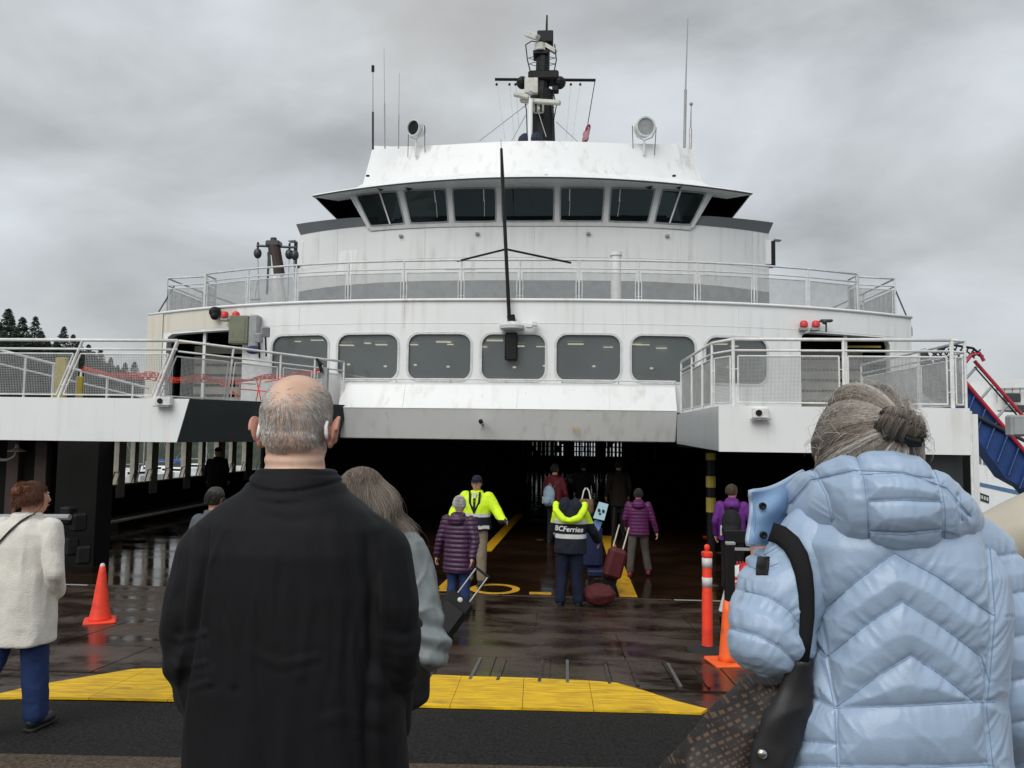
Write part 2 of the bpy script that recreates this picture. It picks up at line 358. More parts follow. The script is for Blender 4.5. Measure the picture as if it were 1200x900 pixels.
# ------------------------------------------------------------------ ferry
SC = -1.0
ferry = thing('ferry', (SC, 17, -5), 'large white car ferry with open bow door and black glazed wheelhouse facing the ramp', 'ferry')
def fy(s): return 17 + 2.3*(abs(s)/9.6)**2.6
def part(mb, name, m, parent=None, smooth=False, ang=None, label=None):
    o = mb.build(name, M[m] if isinstance(m, str) else m, parent or ferry, smooth, label)
    if ang: auto(o, ang)
    return o
def rrect(cx, cz, w_, h_, r, n):                # n points per side, starting mid-left going round; returns points at equal side spacing
    pts = []
    for side in range(4):
        for k in range(n):
            t = k/n*2-1
            if side == 0: x, z = t, -1
            elif side == 1: x, z = 1, t
            elif side == 2: x, z = -t, 1
            else: x, z = -1, -t
            px, pz = x*w_/2, z*h_/2
            ax, az = max(abs(px)-(w_/2-r), 0), max(abs(pz)-(h_/2-r), 0)
            if ax > 0 and az > 0:
                l = max(ax, az); an = math.atan2(az, ax)   # square to circle
                if ax >= az: an = (az/ax)*math.pi/4
                else: an = math.pi/2 - (ax/az)*math.pi/4
                qx, qz = r*math.cos(an), r*math.sin(an)
                k2 = l/r; qx *= k2 if k2 < 1 else 1; qz *= k2 if k2 < 1 else 1
                px = math.copysign(w_/2-r+qx, px); pz = math.copysign(h_/2-r+qz, pz)
            pts.append((cx+px, cz+pz))
    return pts
def bay(mb, s0, s1, z0, z1, win, fmap, n=12, dep=.10):
    cx, cz, w_, h_, r = win
    inner = rrect(cx, cz, w_, h_, r, n); outer = []
    for side in range(4):
        for k in range(n):
            t = k/n
            outer.append([(s0+(s1-s0)*t, z0), (s1, z0+(z1-z0)*t), (s1+(s0-s1)*t, z1), (s0, z1+(z0-z1)*t)][side])
    N = 4*n; vs = [fmap(*p, 0) for p in outer] + [fmap(*p, 0) for p in inner] + [fmap(*p, dep) for p in inner]
    mb.add(vs, [(i, (i+1) % N, N+(i+1) % N, N+i) for i in range(N)] + [(N+i, N+(i+1) % N, 2*N+(i+1) % N, 2*N+i) for i in range(N)])
def wallmap(s, z, d): return V((SC+s, fy(s)+d, z))
def grid(mb, s0, s1, z0, z1, fmap, ns, nz=1):
    vs = [fmap(s0+(s1-s0)*i/ns, z0+(z1-z0)*j/nz, 0) for j in range(nz+1) for i in range(ns+1)]
    mb.add(vs, [(j*(ns+1)+i, j*(ns+1)+i+1, (j+1)*(ns+1)+i+1, (j+1)*(ns+1)+i) for j in range(nz) for i in range(ns)])
ZB, ZT = 2.28, 4.72
wl = MB(); WP = 1.655
for k in range(-3, 4):
    s = k*WP; bay(wl, s-WP/2, s+WP/2, ZB, ZT, (s, 3.46, 1.455, 1.07, .26), wallmap)
e0 = 3.5*WP
for sg in (-1, 1):
    grid(wl, sg*e0, sg*6.35, ZB, ZT, wallmap, 3)
    bay(wl, min(sg*6.35, sg*9.05), max(sg*6.35, sg*9.05), ZB, ZT, (sg*7.7, 3.24, 2.42, 1.86, .20), wallmap, dep=.25)
    grid(wl, sg*9.05, sg*9.6, ZB, ZT, wallmap, 3)
    wl.add([V((SC+sg*9.6, fy(9.6), ZB)), V((SC+sg*9.6, fy(9.6), ZT)), V((SC+sg*9.6, 70, ZT)), V((SC+sg*9.6, 70, ZB))], [(0, 1, 2, 3)])
front = part(wl, 'deckhouse', 'white', smooth=False, ang=50)
for k in range(-3, 4):
    s = k*WP; wf = MB(); N = 48
    o1 = rrect(s, 3.46, 1.50, 1.115, .28, 12); i1 = rrect(s, 3.46, 1.40, 1.015, .235, 12)
    ring = lambda pts, d: [wallmap(a, b, d) for a, b in pts]
    vs = ring(o1, -.012) + ring(i1, -.012) + ring(i1, .06) + ring(o1, .0)
    wf.add(vs, [(i, (i+1) % N, N+(i+1) % N, N+i) for i in range(N)] + [(N+i, N+(i+1) % N, 2*N+(i+1) % N, 2*N+i) for i in range(N)] + [(3*N+i, 3*N+(i+1) % N, (i+1) % N, i) for i in range(N)])
    wo = part(wf, 'cabin_window', 'rail', ang=40)
    pn = MB(); pn.add(ring(rrect(s, 3.46, 1.46, 1.08, .26, 12), .045), [tuple(range(N))]); part(pn, 'pane', 'glass', wo)
# round cabin lamps, plus glowing boxes standing in for streaks reflected on the panes
M['lamp'] = bpy.data.materials.new('cabin_lamp_and_glint'); M['lamp'].use_nodes = True
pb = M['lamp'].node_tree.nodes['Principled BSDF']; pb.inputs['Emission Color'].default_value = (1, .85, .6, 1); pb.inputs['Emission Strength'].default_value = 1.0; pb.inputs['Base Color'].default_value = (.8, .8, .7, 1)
# make the panes see-through enough to show them
def glassy(m, k, tint):
    N = m.node_tree.nodes; K = m.node_tree.links.new; o = [n for n in N if n.type == 'OUTPUT_MATERIAL'][0]; p = N['Principled BSDF']
    tr = N.new('ShaderNodeBsdfTransparent'); tr.inputs[0].default_value = (*tint, 1); mx = N.new('ShaderNodeMixShader'); mx.inputs[0].default_value = k
    K(p.outputs[0], mx.inputs[1]); K(tr.outputs[0], mx.inputs[2]); K(mx.outputs[0], o.inputs[0])
glassy(M['glass'], .42, (.6, .65, .65)); glassy(M['bglass'], .06, (.4, .5, .5))
M['cabwall'] = mat('cabin_interior', (.22, .23, .23), .8, vs=1)
cb = MB(); cb.box((SC, 20.2, 3.5), (14, .06, 2.3)); cb.box((SC, 19.3, 4.12), (11.5, 2.2, .04)); cb.box((SC, 19.2, 2.36), (14.0, 2.0, .04)); part(cb, 'cabin_lining', 'cabwall')
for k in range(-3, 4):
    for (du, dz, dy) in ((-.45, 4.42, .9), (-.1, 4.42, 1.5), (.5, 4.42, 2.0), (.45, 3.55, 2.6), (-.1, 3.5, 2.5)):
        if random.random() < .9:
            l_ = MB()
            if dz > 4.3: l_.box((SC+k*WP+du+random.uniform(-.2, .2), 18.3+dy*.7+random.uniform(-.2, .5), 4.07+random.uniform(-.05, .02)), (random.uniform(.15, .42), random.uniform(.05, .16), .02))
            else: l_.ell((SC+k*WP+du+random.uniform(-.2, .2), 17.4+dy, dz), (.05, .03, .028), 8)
            part(l_, 'cabin_lamp_and_glint', 'lamp')
# doorway recesses with slatted lockers behind
for sg in (-1, 1):
    rc = MB(); x0, x1 = SC+sg*6.55, SC+sg*8.85; yb = 19.6
    rc.box(((x0+x1)/2, yb+.6, 3.24), (3.2, .05, 2.0)); fl_ = [V((SC+sg*s_, fy(s_)+.26, 0)) for s_ in (6.2, 6.9, 7.6, 8.3, 9.2)] + [V((SC+sg*9.2, 20.2, 0)), V((SC+sg*6.2, 20.2, 0))]; rc.prism([p+V((0, 0, 4.3)) for p in fl_], (0, 0, .04)); rc.prism([p+V((0, 0, 2.26)) for p in fl_], (0, 0, .03))
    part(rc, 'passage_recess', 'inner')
    for j in range(6):
        part(MB().box(((x0+x1)/2-sg*-.1, yb+.3, 2.55+j*.27), (1.7, .05, .20), b=.01), 'shutter_slat', 'beige', label='beige horizontal slat inside the passage')
    part(MB().box((SC+sg*7.72, fy(7.7)+.2, 3.24), (.07, .07, 1.86)), 'door_post', 'railw')
    part(MB().box((SC+sg*8.3, fy(8.3)+.45, 3.98), (.9, .04, .045)), 'lintel_bar', 'yellowp')
# sloped apron and lower band over the bow door
ap = MB(); xs = [-3.85+i*7.4/12 for i in range(13)]
def row(Y, z): return [V((SC+s, Y+.012*s*s, z)) for s in xs]
rows = [row(16.99, 2.86), row(16.93, 2.88), row(16.66, 2.34), row(16.63, 2.30)]
ap.loft(rows, closed=False); part(ap, 'bow_apron', 'white', ang=30)
lb = MB(); lb.loft([row(16.64, 2.298), row(16.90, 1.64), row(16.98, 1.62), row(17.6, 1.62)], closed=False); part(lb, 'bow_lintel', 'white2', ang=30)
part(MB().tube([V((SC+s, 16.86+.012*s*s, 2.95)) for s in xs], .018, 6), 'grab_rail', 'railw')
for s in xs[::2]: part(MB().cyl((SC+s, 16.86+.012*s*s, 2.95), (SC+s, 16.98+.012*s*s, 2.9), .012), 'rail_bracket', 'railw')
# lintel marks: two tiny yellow digits plate
for dx in (0, .07): part(MB().box((at(672+dx*80, 503, 16.6).x, 16.74, at(672, 503, 16.7).z), (.035, .012, .10)), 'draught_mark', 'yellowp')
# weld seams on apron and fascia (thin raised lines)
for s in (-2.4, 0.1, 2.1): part(MB().prism([V((SC+s-.006, 16.93+.012*s*s-.004, 2.87)), V((SC+s+.006, 16.93+.012*s*s-.004, 2.87)), V((SC+s+.006, 16.66+.012*s*s-.004, 2.345)), V((SC+s-.006, 16.66+.012*s*s-.004, 2.345))], (0, -.006, .006)), 'weld_seam', 'white')
# upper deck
ud = MB(); N = 24; fr = [V((SC-9.6+19.2*i/N, fy(-9.6+19.2*i/N)-.03, ZT)) for i in range(N+1)]
ud.prism(fr + [V((SC+9.6, 70, ZT)), V((SC-9.6, 70, ZT))], (0, 0, .05)); part(ud, 'upper_deck', 'greyband')
part(MB().tube([V((SC-9.6+19.2*i/N, fy(-9.6+19.2*i/N)-.02, ZT+.02)) for i in range(N+1)], .035, 8), 'deck_edge', 'white', smooth=True)
# railing builder: path points with posts, framed mesh panels
def wiremesh(a, b, z0, z1, cell=.05, r=.0035):
    a = V(a); b = V(b); Ld = (b-a); Lh = V((Ld.x, Ld.y, 0)).length; d = V((Ld.x, Ld.y, 0))/Lh; mb = MB(); nrm = V((-d.y, d.x, 0))
    n = max(2, int(Lh/cell)); dz = b.z-a.z
    for i in range(n+1):
        p = a + Ld*(i/n); q = [p-d*r-nrm*r, p+d*r-nrm*r, p+d*r+nrm*r, p-d*r+nrm*r]
        mb.add([t+V((0, 0, z0)) for t in q] + [t+V((0, 0, z1)) for t in q], [(k, (k+1) % 4, 4+(k+1) % 4, 4+k) for k in range(4)])
    m = int((z1-z0)/cell); up = V((0, 0, r))
    for j in range(m+1):
        zz = V((0, 0, z0+(z1-z0)*j/m)); q0 = a+zz; q1 = b+zz
        mb.add([q0-nrm*r-up, q0+nrm*r-up, q0+nrm*r+up, q0-nrm*r+up, q1-nrm*r-up, q1+nrm*r-up, q1+nrm*r+up, q1-nrm*r+up], [(k, (k+1) % 4, 4+(k+1) % 4, 4+k) for k in range(4)])
    return mb
def railing(pts, h=1.08, mid=.86, pr=.022, mesh=True, m='railw', lean=None, cell=.04, wr=.0035, name='railing', frame=True, sub=1):
    """pts are the post feet; lean: offset of the post foot relative to its head"""
    pts = [V(p) for p in pts]; top = MB().tube([p+V((0, 0, h)) for p in pts], pr*1.15, 8)
    root = part(top, name, m, smooth=True)
    part(MB().tube([p+V((0, 0, mid+.04)) for p in pts], pr*.8, 8), 'mid_rail', m, root, smooth=True)
    for i, p in enumerate(pts):
        o_ = V(lean[i]) if lean else V((0, 0, 0))
        part(MB().cyl(p+o_, p+V((0, 0, h)), pr), 'post', m, root)
    for i in range(len(pts)-1):
        a, b = pts[i], pts[i+1]; d = (b-a).normalized(); nn = max(1, sub)
        la = V(lean[i]) if lean else V((0, 0, 0)); lb_ = V(lean[i+1]) if lean else V((0, 0, 0))
        aa, bb = a+d*.07, b-d*.07
        if frame:
            fm = MB(); z0 = .06; z1 = mid-.05
            A0 = aa+V((0, 0, z0))+la*(1-z0/h); A1 = aa+V((0, 0, z1))+la*(1-z1/h); B0 = bb+V((0, 0, z0))+lb_*(1-z0/h); B1 = bb+V((0, 0, z1))+lb_*(1-z1/h)
            for p, q in ((A0, A1), (B0, B1), (A0, B0), (A1, B1)): fm.cyl(p, q, .014, n=6)
            part(fm, 'panel_frame', m, root)
            for z in (.25, .6): 
                bm_ = MB().cyl(a+V((0, 0, z))+la*(1-z/h), aa+V((0, 0, z))+la*(1-z/h), .009, n=6); bm_.cyl(b+V((0, 0, z))+lb_*(1-z/h), bb+V((0, 0, z))+lb_*(1-z/h), .009, n=6); part(bm_, 'bracket', m, root)
        if mesh:
            o = part(wiremesh(aa, bb, .06, mid-.05, cell, wr), 'mesh_screen', 'wire', root); o['kind'] = 'stuff'
    return root
# upper front railing (13 posts) and end pens
zr = ZT+.03
railing([V((SC+.08+k*1.385, fy(k*1.385)+.9, zr)) for k in range(-6, 7)], 1.10, .86, cell=.024, wr=.0027, m='rail')
for sg in (-1, 1):
    x0 = SC+.08+sg*8.31; y0 = fy(8.31)+.9
    railing([V((x0+sg*.05, y0+.05, zr)), V((x0+sg*.05, y0+.7, zr))], 1.10, .86, cell=.035, m='rail')
    railing([V((x0+sg*.1, y0+.3, zr)), V((x0+sg*(1.15 if sg > 0 else 1.32), y0+.55, zr)), V((x0+sg*(1.15 if sg > 0 else 1.32), y0+2.6, zr)), V((x0+sg*1.15, y0+5, zr))], 1.10, .86, cell=.035, m='rail')
    part(MB().box((x0+sg*.9, y0+3.3, zr+.35), (.5, .06, .7), rz=.2).cyl((x0+sg*.6, y0+3.2, zr), (x0+sg*1.2, y0+2.6, zr+.75), .02), 'ladder_gate', 'rail')
    part(MB().cyl((x0+sg*1.15, y0+.6, zr+.9), (SC+sg*9.85, y0+.4, zr-.15), .018), 'stay', 'dgrey')
    part(MB().box((SC+sg*9.72, y0+.3, zr-.30), (.18, .2, .26), b=.03), 'horn_box', 'mgrey')
# ---- platforms
def platform(poly, z0, z1, m, name, under=.1):
    mb = MB(); mb.prism([V((x, y, z0)) for x, y in poly], (0, 0, z1-z0)); return part(mb, name, m)
# right platform
RX0 = 2.56; RX1 = at(1137, 500, 12.5).x; RY = 12.5
part(MB().box(((RX0+RX1)/2, RY+.03, 1.875), (RX1-RX0, .06, .73)), 'platform_fascia', 'white')
part(MB().prism([V((RX0, RY+.065, 1.52)), V((RX0, RY+.065, 2.235)), V((RX0, 16.9, 2.235)), V((RX0, 16.9, 1.60))], (.05, 0, 0)), 'platform_side', paint('side_paint', (.40, .42, .43), (.25, .25, .24), .7))
part(MB().prism([V((RX1-.05, RY+.065, 1.52)), V((RX1-.05, RY+.065, 2.235)), V((RX1, 17.5, 2.235)), V((RX1, 17.5, 1.6))], (.05, 0, 0)), 'platform_side', 'white')
part(MB().box(((RX0+RX1)/2, (RY+19)/2+.06, 2.20), (RX1-RX0-.11, 19-RY-.02, .06)), 'platform_deck', 'greyband')
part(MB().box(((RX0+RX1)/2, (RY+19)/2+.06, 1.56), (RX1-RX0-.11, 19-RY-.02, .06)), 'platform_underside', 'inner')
zp = 2.24
ang = lambda u: at(u, 470, RY+.05)
rp = [V((RX0+.02, 16.4, zp)), V((RX0+.02, 15.1, zp)), V((RX0+.02, 14.0, zp)), V((RX0+.02, 13.15, zp))]
railing(rp + [V((ang(860).x, RY+.10, zp))], 1.08, .86, cell=.024, wr=.0027)
railing([V((ang(860).x+.01, RY+.10, zp)), V((ang(990).x, RY+.08, zp)), V((ang(1117).x, RY+.08, zp))], 1.08, .86, cell=.021, wr=.0026, pr=.024)
railing([V((ang(1117).x+.02, RY+.08, zp)), V((RX1+.06, RY+.22, zp)), V((RX1+.02, 14.2, zp)), V((RX1, 16.8, zp))], 1.08, .86, cell=.026, wr=.003)
# tall corner post standing on the right
part(MB().cyl((RX1+.02, RY+.02, -1.2), (RX1+.02, RY+.02, 2.2), .022), 'corner_post', 'railw')
part(MB().box((RX1-.36, RY+.3, 1.0), (.72, .08, 1.0)), 'skirt_panel', 'dgrey')
# left platform
LY = 14.0; LX1t = at(222, 466, LY).x; LX1b = at(207, 517, LY).x
part(MB().prism([V((-12.5, LY, 1.52)), V((LX1b, LY, 1.52)), V((LX1t, LY, 2.33)), V((-12.5, LY, 2.33))], (0, .06, 0)), 'platform_fascia', 'white')
xe = SC-3.85
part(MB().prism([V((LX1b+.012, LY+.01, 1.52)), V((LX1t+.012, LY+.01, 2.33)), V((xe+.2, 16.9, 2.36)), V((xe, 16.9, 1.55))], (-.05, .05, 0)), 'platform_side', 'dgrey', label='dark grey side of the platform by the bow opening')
part(MB().prism([V((-12.4, LY+.07, 2.27)), V((LX1t-.08, LY+.07, 2.27)), V((xe-.1, 16.9, 2.20)), V((xe-.1, 19, 2.2)), V((-12.4, 19, 2.27))], (0, 0, .04)), 'platform_deck', 'greyband')
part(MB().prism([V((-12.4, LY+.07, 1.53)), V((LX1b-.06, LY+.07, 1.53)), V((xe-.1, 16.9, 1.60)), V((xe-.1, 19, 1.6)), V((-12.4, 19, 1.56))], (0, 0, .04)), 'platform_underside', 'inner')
zl = 2.33
lx = lambda u, v=400: at(u, v, LY+.1).x
# leaning posts on the front: foot further left than head
P = [V((-12.2, LY+.1, zl)), V((lx(-90), LY+.1, zl)), V((lx(97), LY+.1, zl)), V((lx(208), LY+.1, zl))]
railing(P, 1.10, .89, lean=[(-.3, 0, 0), (-.38, 0, 0), (-.42, 0, 0), (-.40, 0, 0)], cell=.032, wr=.0028, pr=.027)
Pe = V((xe+.05, 17.0, zl-.1)); Ps = P[-1]
pp = [Ps+V((.01, .03, 0))] + [Ps.lerp(Pe, t) for t in (.30, .58, .80, 1.0)]
railing(pp, 1.10, .86, lean=[(-.40, 0, 0), (-.1, 0, 0), (0, 0, 0), (0, 0, 0), (0, 0, 0)], cell=.024, wr=.0027)
# second rail line behind (a stair guard coming forward from the left) with a yellow post
q0 = at(-40, 400, 15.2); q1 = at(175, 455, 17.5)
part(MB().cyl(q0, q1, .03), 'stair_rail', 'railw'); part(MB().cyl(q0-V((0, 0, .3)), q1-V((0, 0, .25)), .02), 'stair_rail', 'railw')
for t in (.15, .3, .45, .6, .75, .9):
    p = q0.lerp(q1, t); part(MB().cyl(p, V((p.x, p.y, 2.3)), .025), 'stair_baluster', 'railw')
zt_ = at(72, 419, 15.6).z; part(MB().box((at(72, 440, 15.6).x, 15.6, (zt_+2.3)/2), (.24, .10, zt_-2.3), b=.02), 'yellow_post', 'yellowp')
zt_ = at(94, 441, 15.9).z; part(MB().box((at(94, 440, 15.9).x, 15.9, (zt_+2.3)/2), (.14, .10, zt_-2.3), b=.02), 'yellow_post', 'yellowp')
# cream corner tower left + right of the deckhouse side
part(MB().prism([V((SC-9.62, 19.30, 2.28)), V((SC-9.05, 18.98, 2.28)), V((SC-9.05, 18.98, 4.70)), V((SC-9.62, 19.3, 4.70))], (0, -.05, 0)), 'corner_plate', 'cream')
sp_ = MB(); sp_.loft([[wallmap(-9.6+2.9*i/8, 4.24, -.006) for i in range(9)], [wallmap(-9.6+2.9*i/8, 4.69, -.006) for i in range(9)]], closed=False); part(sp_, 'stained_panel', 'cream', label='cream stained plate above the left passage')
# small floodlights let into each fascia
for u, v, Y in ((192, 470, LY), (891, 484, RY)):
    c = at(u, v, Y-.06); h = MB().box(c, (.30 if u < 300 else .24, .12, .16), b=.01); o = part(h, 'fascia_lamp', 'railw')
    part(MB().cyl(c+V((-.04, -.085, 0)), c+V((-.04, -.06, 0)), .05), 'lens', 'black', o)
    part(MB().box(c+V((0, -.04, -.10)), (.30, .14, .015)), 'shelf', 'mgrey', o)
c = at(564, 495, 16.5); o = part(MB().cyl(c+V((0, -.1, 0)), c+V((0, .15, 0)), .055), 'cctv_camera', 'railw'); part(MB().ell(c+V((0, -.13, .02)), .05), 'lens', 'black', o); part(MB().box(c+V((.04, 0, -.10)), (.05, .08, .12)), 'bracket', 'mgrey', o)
# ------------------------------------------------------------------ bridge front
def gy(s): return 24 + 2.0*(min(abs(s), 8.0)/8.0)**3
def gmap(s, z, d): return V((SC+s, gy(s)+d, z))
def ggrid(s0, s1, z0, z1, n, name, m, d=0, lean=0):
    mb = MB(); vs = []
    for j, z in enumerate((z0, z1)):
        for i in range(n+1):
            s = s0+(s1-s0)*i/n; vs.append(V((SC+s*(1+lean*j), gy(s)+d-lean*4*j, z)))
    mb.add(vs, [(i, i+1, n+2+i, n+1+i) for i in range(n)]); return part(mb, name, m, smooth=True)
ggrid(-8.0, 8.0, 6.62, 8.62, 40, 'bridge_front', 'white2')
ggrid(-8.0, 8.0, 4.75, 6.62, 40, 'dado_band', 'greyband', d=-.006)
for sg in (-1, 1):
    part(MB().add([V((SC+sg*8.0, 26, 4.75)), V((SC+sg*8.0, 26, 8.6)), V((SC+sg*7.2, 33, 8.6)), V((SC+sg*7.2, 33, 4.75))], [(0, 1, 2, 3)]), 'bridge_side', 'white2')
    # flared rim of the bridge wing
    mb = MB(); n = 14; a = []; b = []; c = []
    for i in range(n+1):
        s = sg*(4.9+3.1*i/n); f = min(1, i/4); zu = .16*(i/n)**1.5
        a.append(V((SC+s, gy(s)-.01*f, 8.52+zu*.6))); b.append(V((SC+s+sg*.13*f*(i/n), gy(s)-.12*f, 8.80+zu))); c.append(V((SC+s+sg*.10*f*(i/n), gy(s)+.05, 8.80+zu)))
    a.append(V((SC+sg*8.02, 27.5, 8.62))); b.append(V((SC+sg*8.14, 27.5, 8.96))); c.append(V((SC+sg*8.05, 27.5, 8.96)))
    mb.loft([a, b, c], closed=False); part(mb, 'wing_rim', 'greyband', ang=40)
    part(MB().box((SC+sg*7.95, 25.93, 7.95), (.20, .10, .80), b=.01), 'side_light_screen', 'white2')
    part(MB().box((SC+sg*8.12, 26.08, 7.92), (.16, .30, .86), b=.01), 'side_light_box', 'black')
    part(MB().prism([V((SC+sg*8.2, 25.95, 8.42)), V((SC+sg*8.44, 25.95, 8.40)), V((SC+sg*8.44, 26.3, 8.40)), V((SC+sg*8.2, 26.3, 8.42))], (0, 0, .03)), 'side_light_hood', 'white2')
rp_ = MB(); sc_ = at(403, 296, 24.6).x-SC; rp_.loft([[gmap(sc_-.36, 6.98, -.007), gmap(sc_+.36, 6.98, -.007)], [gmap(sc_-.24, 7.78, -.007), gmap(sc_+.42, 7.78, -.007)]], closed=False); part(rp_, 'repaint_patch', 'white', label='brighter repainted rectangle on the bridge front')
# ---- wheelhouse
def wyb(s): return gy(s) - .03
def wyt(s): return wyb(s) - .44
ZW0, ZW1 = 8.34, 9.60
def wmap(s, z, d):
    t = (z-ZW0)/(ZW1-ZW0); k = 1.01 + .125*(t)*(abs(s)/5.1)**2
    return V((SC+s*k, wyb(s)*(1-t)+wyt(s*k)*t + d, z))
edges = [-5.12, -3.80, -2.40, -.90, .90, 2.40, 3.80, 5.12]
wh = MB()
for i in range(7):
    a, b = edges[i], edges[i+1]
    bay(wh, a, b, ZW0, ZW1, ((a+b)/2, 8.965, (b-a)-.17, 1.0, .05), wmap, n=6, dep=.05)
wheel = part(wh, 'wheelhouse', 'white2', ang=40)
for i in range(7):
    a, b = edges[i]+.085, edges[i+1]-.085; N = 24
    wf = MB(); o1 = rrect((a+b)/2, 8.965, b-a+.02, 1.02, .05, 6); i1 = rrect((a+b)/2, 8.965, b-a-.07, .93, .04, 6)
    g = lambda p, d: [wmap(x, z, d) for x, z in p]
    wf.add(g(o1, -.012)+g(i1, -.012)+g(i1, .04)+g(o1, 0), [(k, (k+1) % N, N+(k+1) % N, N+k) for k in range(N)]+[(N+k, N+(k+1) % N, 2*N+(k+1) % N, 2*N+k) for k in range(N)]+[(3*N+k, 3*N+(k+1) % N, (k+1) % N, k) for k in range(N)])
    wo = part(wf, 'bridge_window', 'mgrey')
    pn = MB(); pn.add(g(rrect((a+b)/2, 8.965, b-a-.05, .95, .04, 6), .03), [tuple(range(N))]); part(pn, 'pane', 'bglass', wo)
    if i in (0, 6):
        sm = a+.58*(b-a) if i == 0 else a+.42*(b-a); part(MB().cyl(wmap(sm, 8.48, -.02), wmap(sm, 9.45, -.02), .028, n=6), 'mullion', 'railw', wo)
    else:
        sw = a+(.72 if i < 3 else .22)*(b-a)
        part(MB().cyl(wmap(sw, 9.05, -.05), wmap(sw, 9.40, -.05), .018, n=6).cyl(wmap(sw, 8.62, -.04), wmap(sw+.02, 9.1, -.05), .008, n=5), 'wiper', 'rail' if i != 3 else 'black', wo)
    # dim chart desk and kit seen through the glass
itn = MB(); itn.box((SC, 25.2, 8.55), (9.0, .5, .35)); itn.box((SC, 27.4, 9.0), (9.6, .06, 1.3)); itn.box((SC, 26.2, 8.36), (8.5, 3, .04)); part(itn, 'bridge_console', 'black')
for s in (-4.4, -2.9, 3.1, 4.5, .9): part(MB().box((SC+s, 24.7+.03*s*s, 8.8), (.28, .2, .30), b=.02), 'chart_monitor', 'dgrey')
BH = 7.06
def by(s): return 22.65 + .034*s*s
# sloping side glazing and roof
for sg in (-1, 1):
    mb = MB(); B = [V((SC+sg*5.16, 24.50, 8.36)), V((SC+sg*5.3, 26.0, 8.40)), V((SC+sg*5.5, 28, 8.4))]
    T = [V((SC+sg*5.80, 24.42, 9.54)), V((SC+sg*(BH-.04), by(BH), 9.46)), V((SC+sg*(BH-.04), 28, 9.46))]
    mb.add([B[0], B[1], B[2], T[2], T[1], T[0]], [(0, 1, 2, 3), (0, 3, 4, 5)])
    so = part(mb, 'side_glazing', 'sideglass', wheel, label='black sloping side window of the wheelhouse')
    for t in ():
        p = B[0].lerp(B[1], t); q = V((SC+sg*(5.7+1.0*t), 24.45+.3*t, 9.46)); part(MB().cyl(p, q, .015, n=5), 'glazing_bar', 'dgrey', wheel)
    part(MB().cyl(V((SC+sg*5.20, 24.50, 8.42)), V((SC+sg*5.82, 24.30, 9.50)), .05, n=6), 'corner_bar', 'white2', wheel)
    for k in (0, 1): part(MB().prism([V((SC+sg*(3.6+.9*k), wyt(3.6)-.05, 9.50)), V((SC+sg*(3.85+.9*k), wyt(4.2)-.30, 9.46)), V((SC+sg*(3.8+.9*k), wyt(4.2)-.05, 9.42))], (0, .03, 0)), 'eave_bracket', 'dgrey', wheel)
BH = 7.06
def by(s): return 22.65 + .034*s*s
n = 28; ss = [-BH+2*BH*i/n for i in range(n+1)]
def brow(off, z, k=1.0, dz=0): return [V((SC+s*k, by(s)+off, z+dz*(abs(s)/BH)**3)) for s in ss]
rf = MB(); rf.loft([brow(.95, 9.50), brow(.05, 9.455), brow(0, 9.47), brow(.03, 9.52), brow(.40, 9.68, .93, -.06), brow(.80, 9.84, .86, .02), brow(1.05, 10.02, .805, .20), brow(1.55, 11.18, .778, .55), brow(4.5, 11.20, .75, .55)], closed=False)
roof = part(rf, 'wheelhouse_roof', 'white', smooth=True, ang=28)
for sg in (-1, 1):
    mb = MB(); e = [brow(o_, z_, k_, d_)[0 if sg < 0 else n] for o_, z_, k_, d_ in ((0, 9.47, 1, 0), (.40, 9.68, .93, -.06), (.80, 9.84, .86, .02), (1.05, 10.02, .805, .2), (1.55, 11.18, .778, .55))]
    bk = [p+V((0, 4.5, 0)) for p in e]; mb.loft([e, bk], closed=False); part(mb, 'roof_side', 'white', wheel)
part(MB().tube(brow(.02, 9.46), .028, 6), 'gutter', 'dgrey', wheel)
for u in (431, 640, 790): part(MB().box(at(u, 206, 22.9), (.10, .06, .05)), 'eave_lamp', 'black', wheel)
# weld beads and lap joints on the plating
for s_ in (-6.4, -3.3, .2, 3.4, 6.2):
    part(MB().cyl(gmap(s_, 6.64, -.004), gmap(s_, 8.33 if abs(s_) < 5 else 8.6, -.004), .008, n=5), 'weld_bead', 'white2')
for z_ in (7.35,):
    part(MB().tube([gmap(-7.9+15.8*i/30, z_, -.003) for i in range(31)], .007, 5), 'weld_bead', 'white2')
for s_ in (-5.0, -2.48, 2.48, 5.0): part(MB().cyl(wallmap(s_, 4.12, -.004), wallmap(s_, 4.66, -.004), .007, n=5), 'weld_bead', 'white')
part(MB().tube([wallmap(-9.0+18*i/36, 4.22, -.003) for i in range(37)], .006, 5), 'weld_bead', 'white')
for s_ in (-4.1, -1.6, 1.9, 4.4): part(MB().box(gmap(s_, 8.1, -.05), (.12, .10, .08), b=.01), 'small_lamp', 'mgrey')
part(MB().tube([gmap(-2.6+.05*i, 7.0+.0*i, -.03) for i in range(20)], .012, 5), 'cable', 'mgrey')
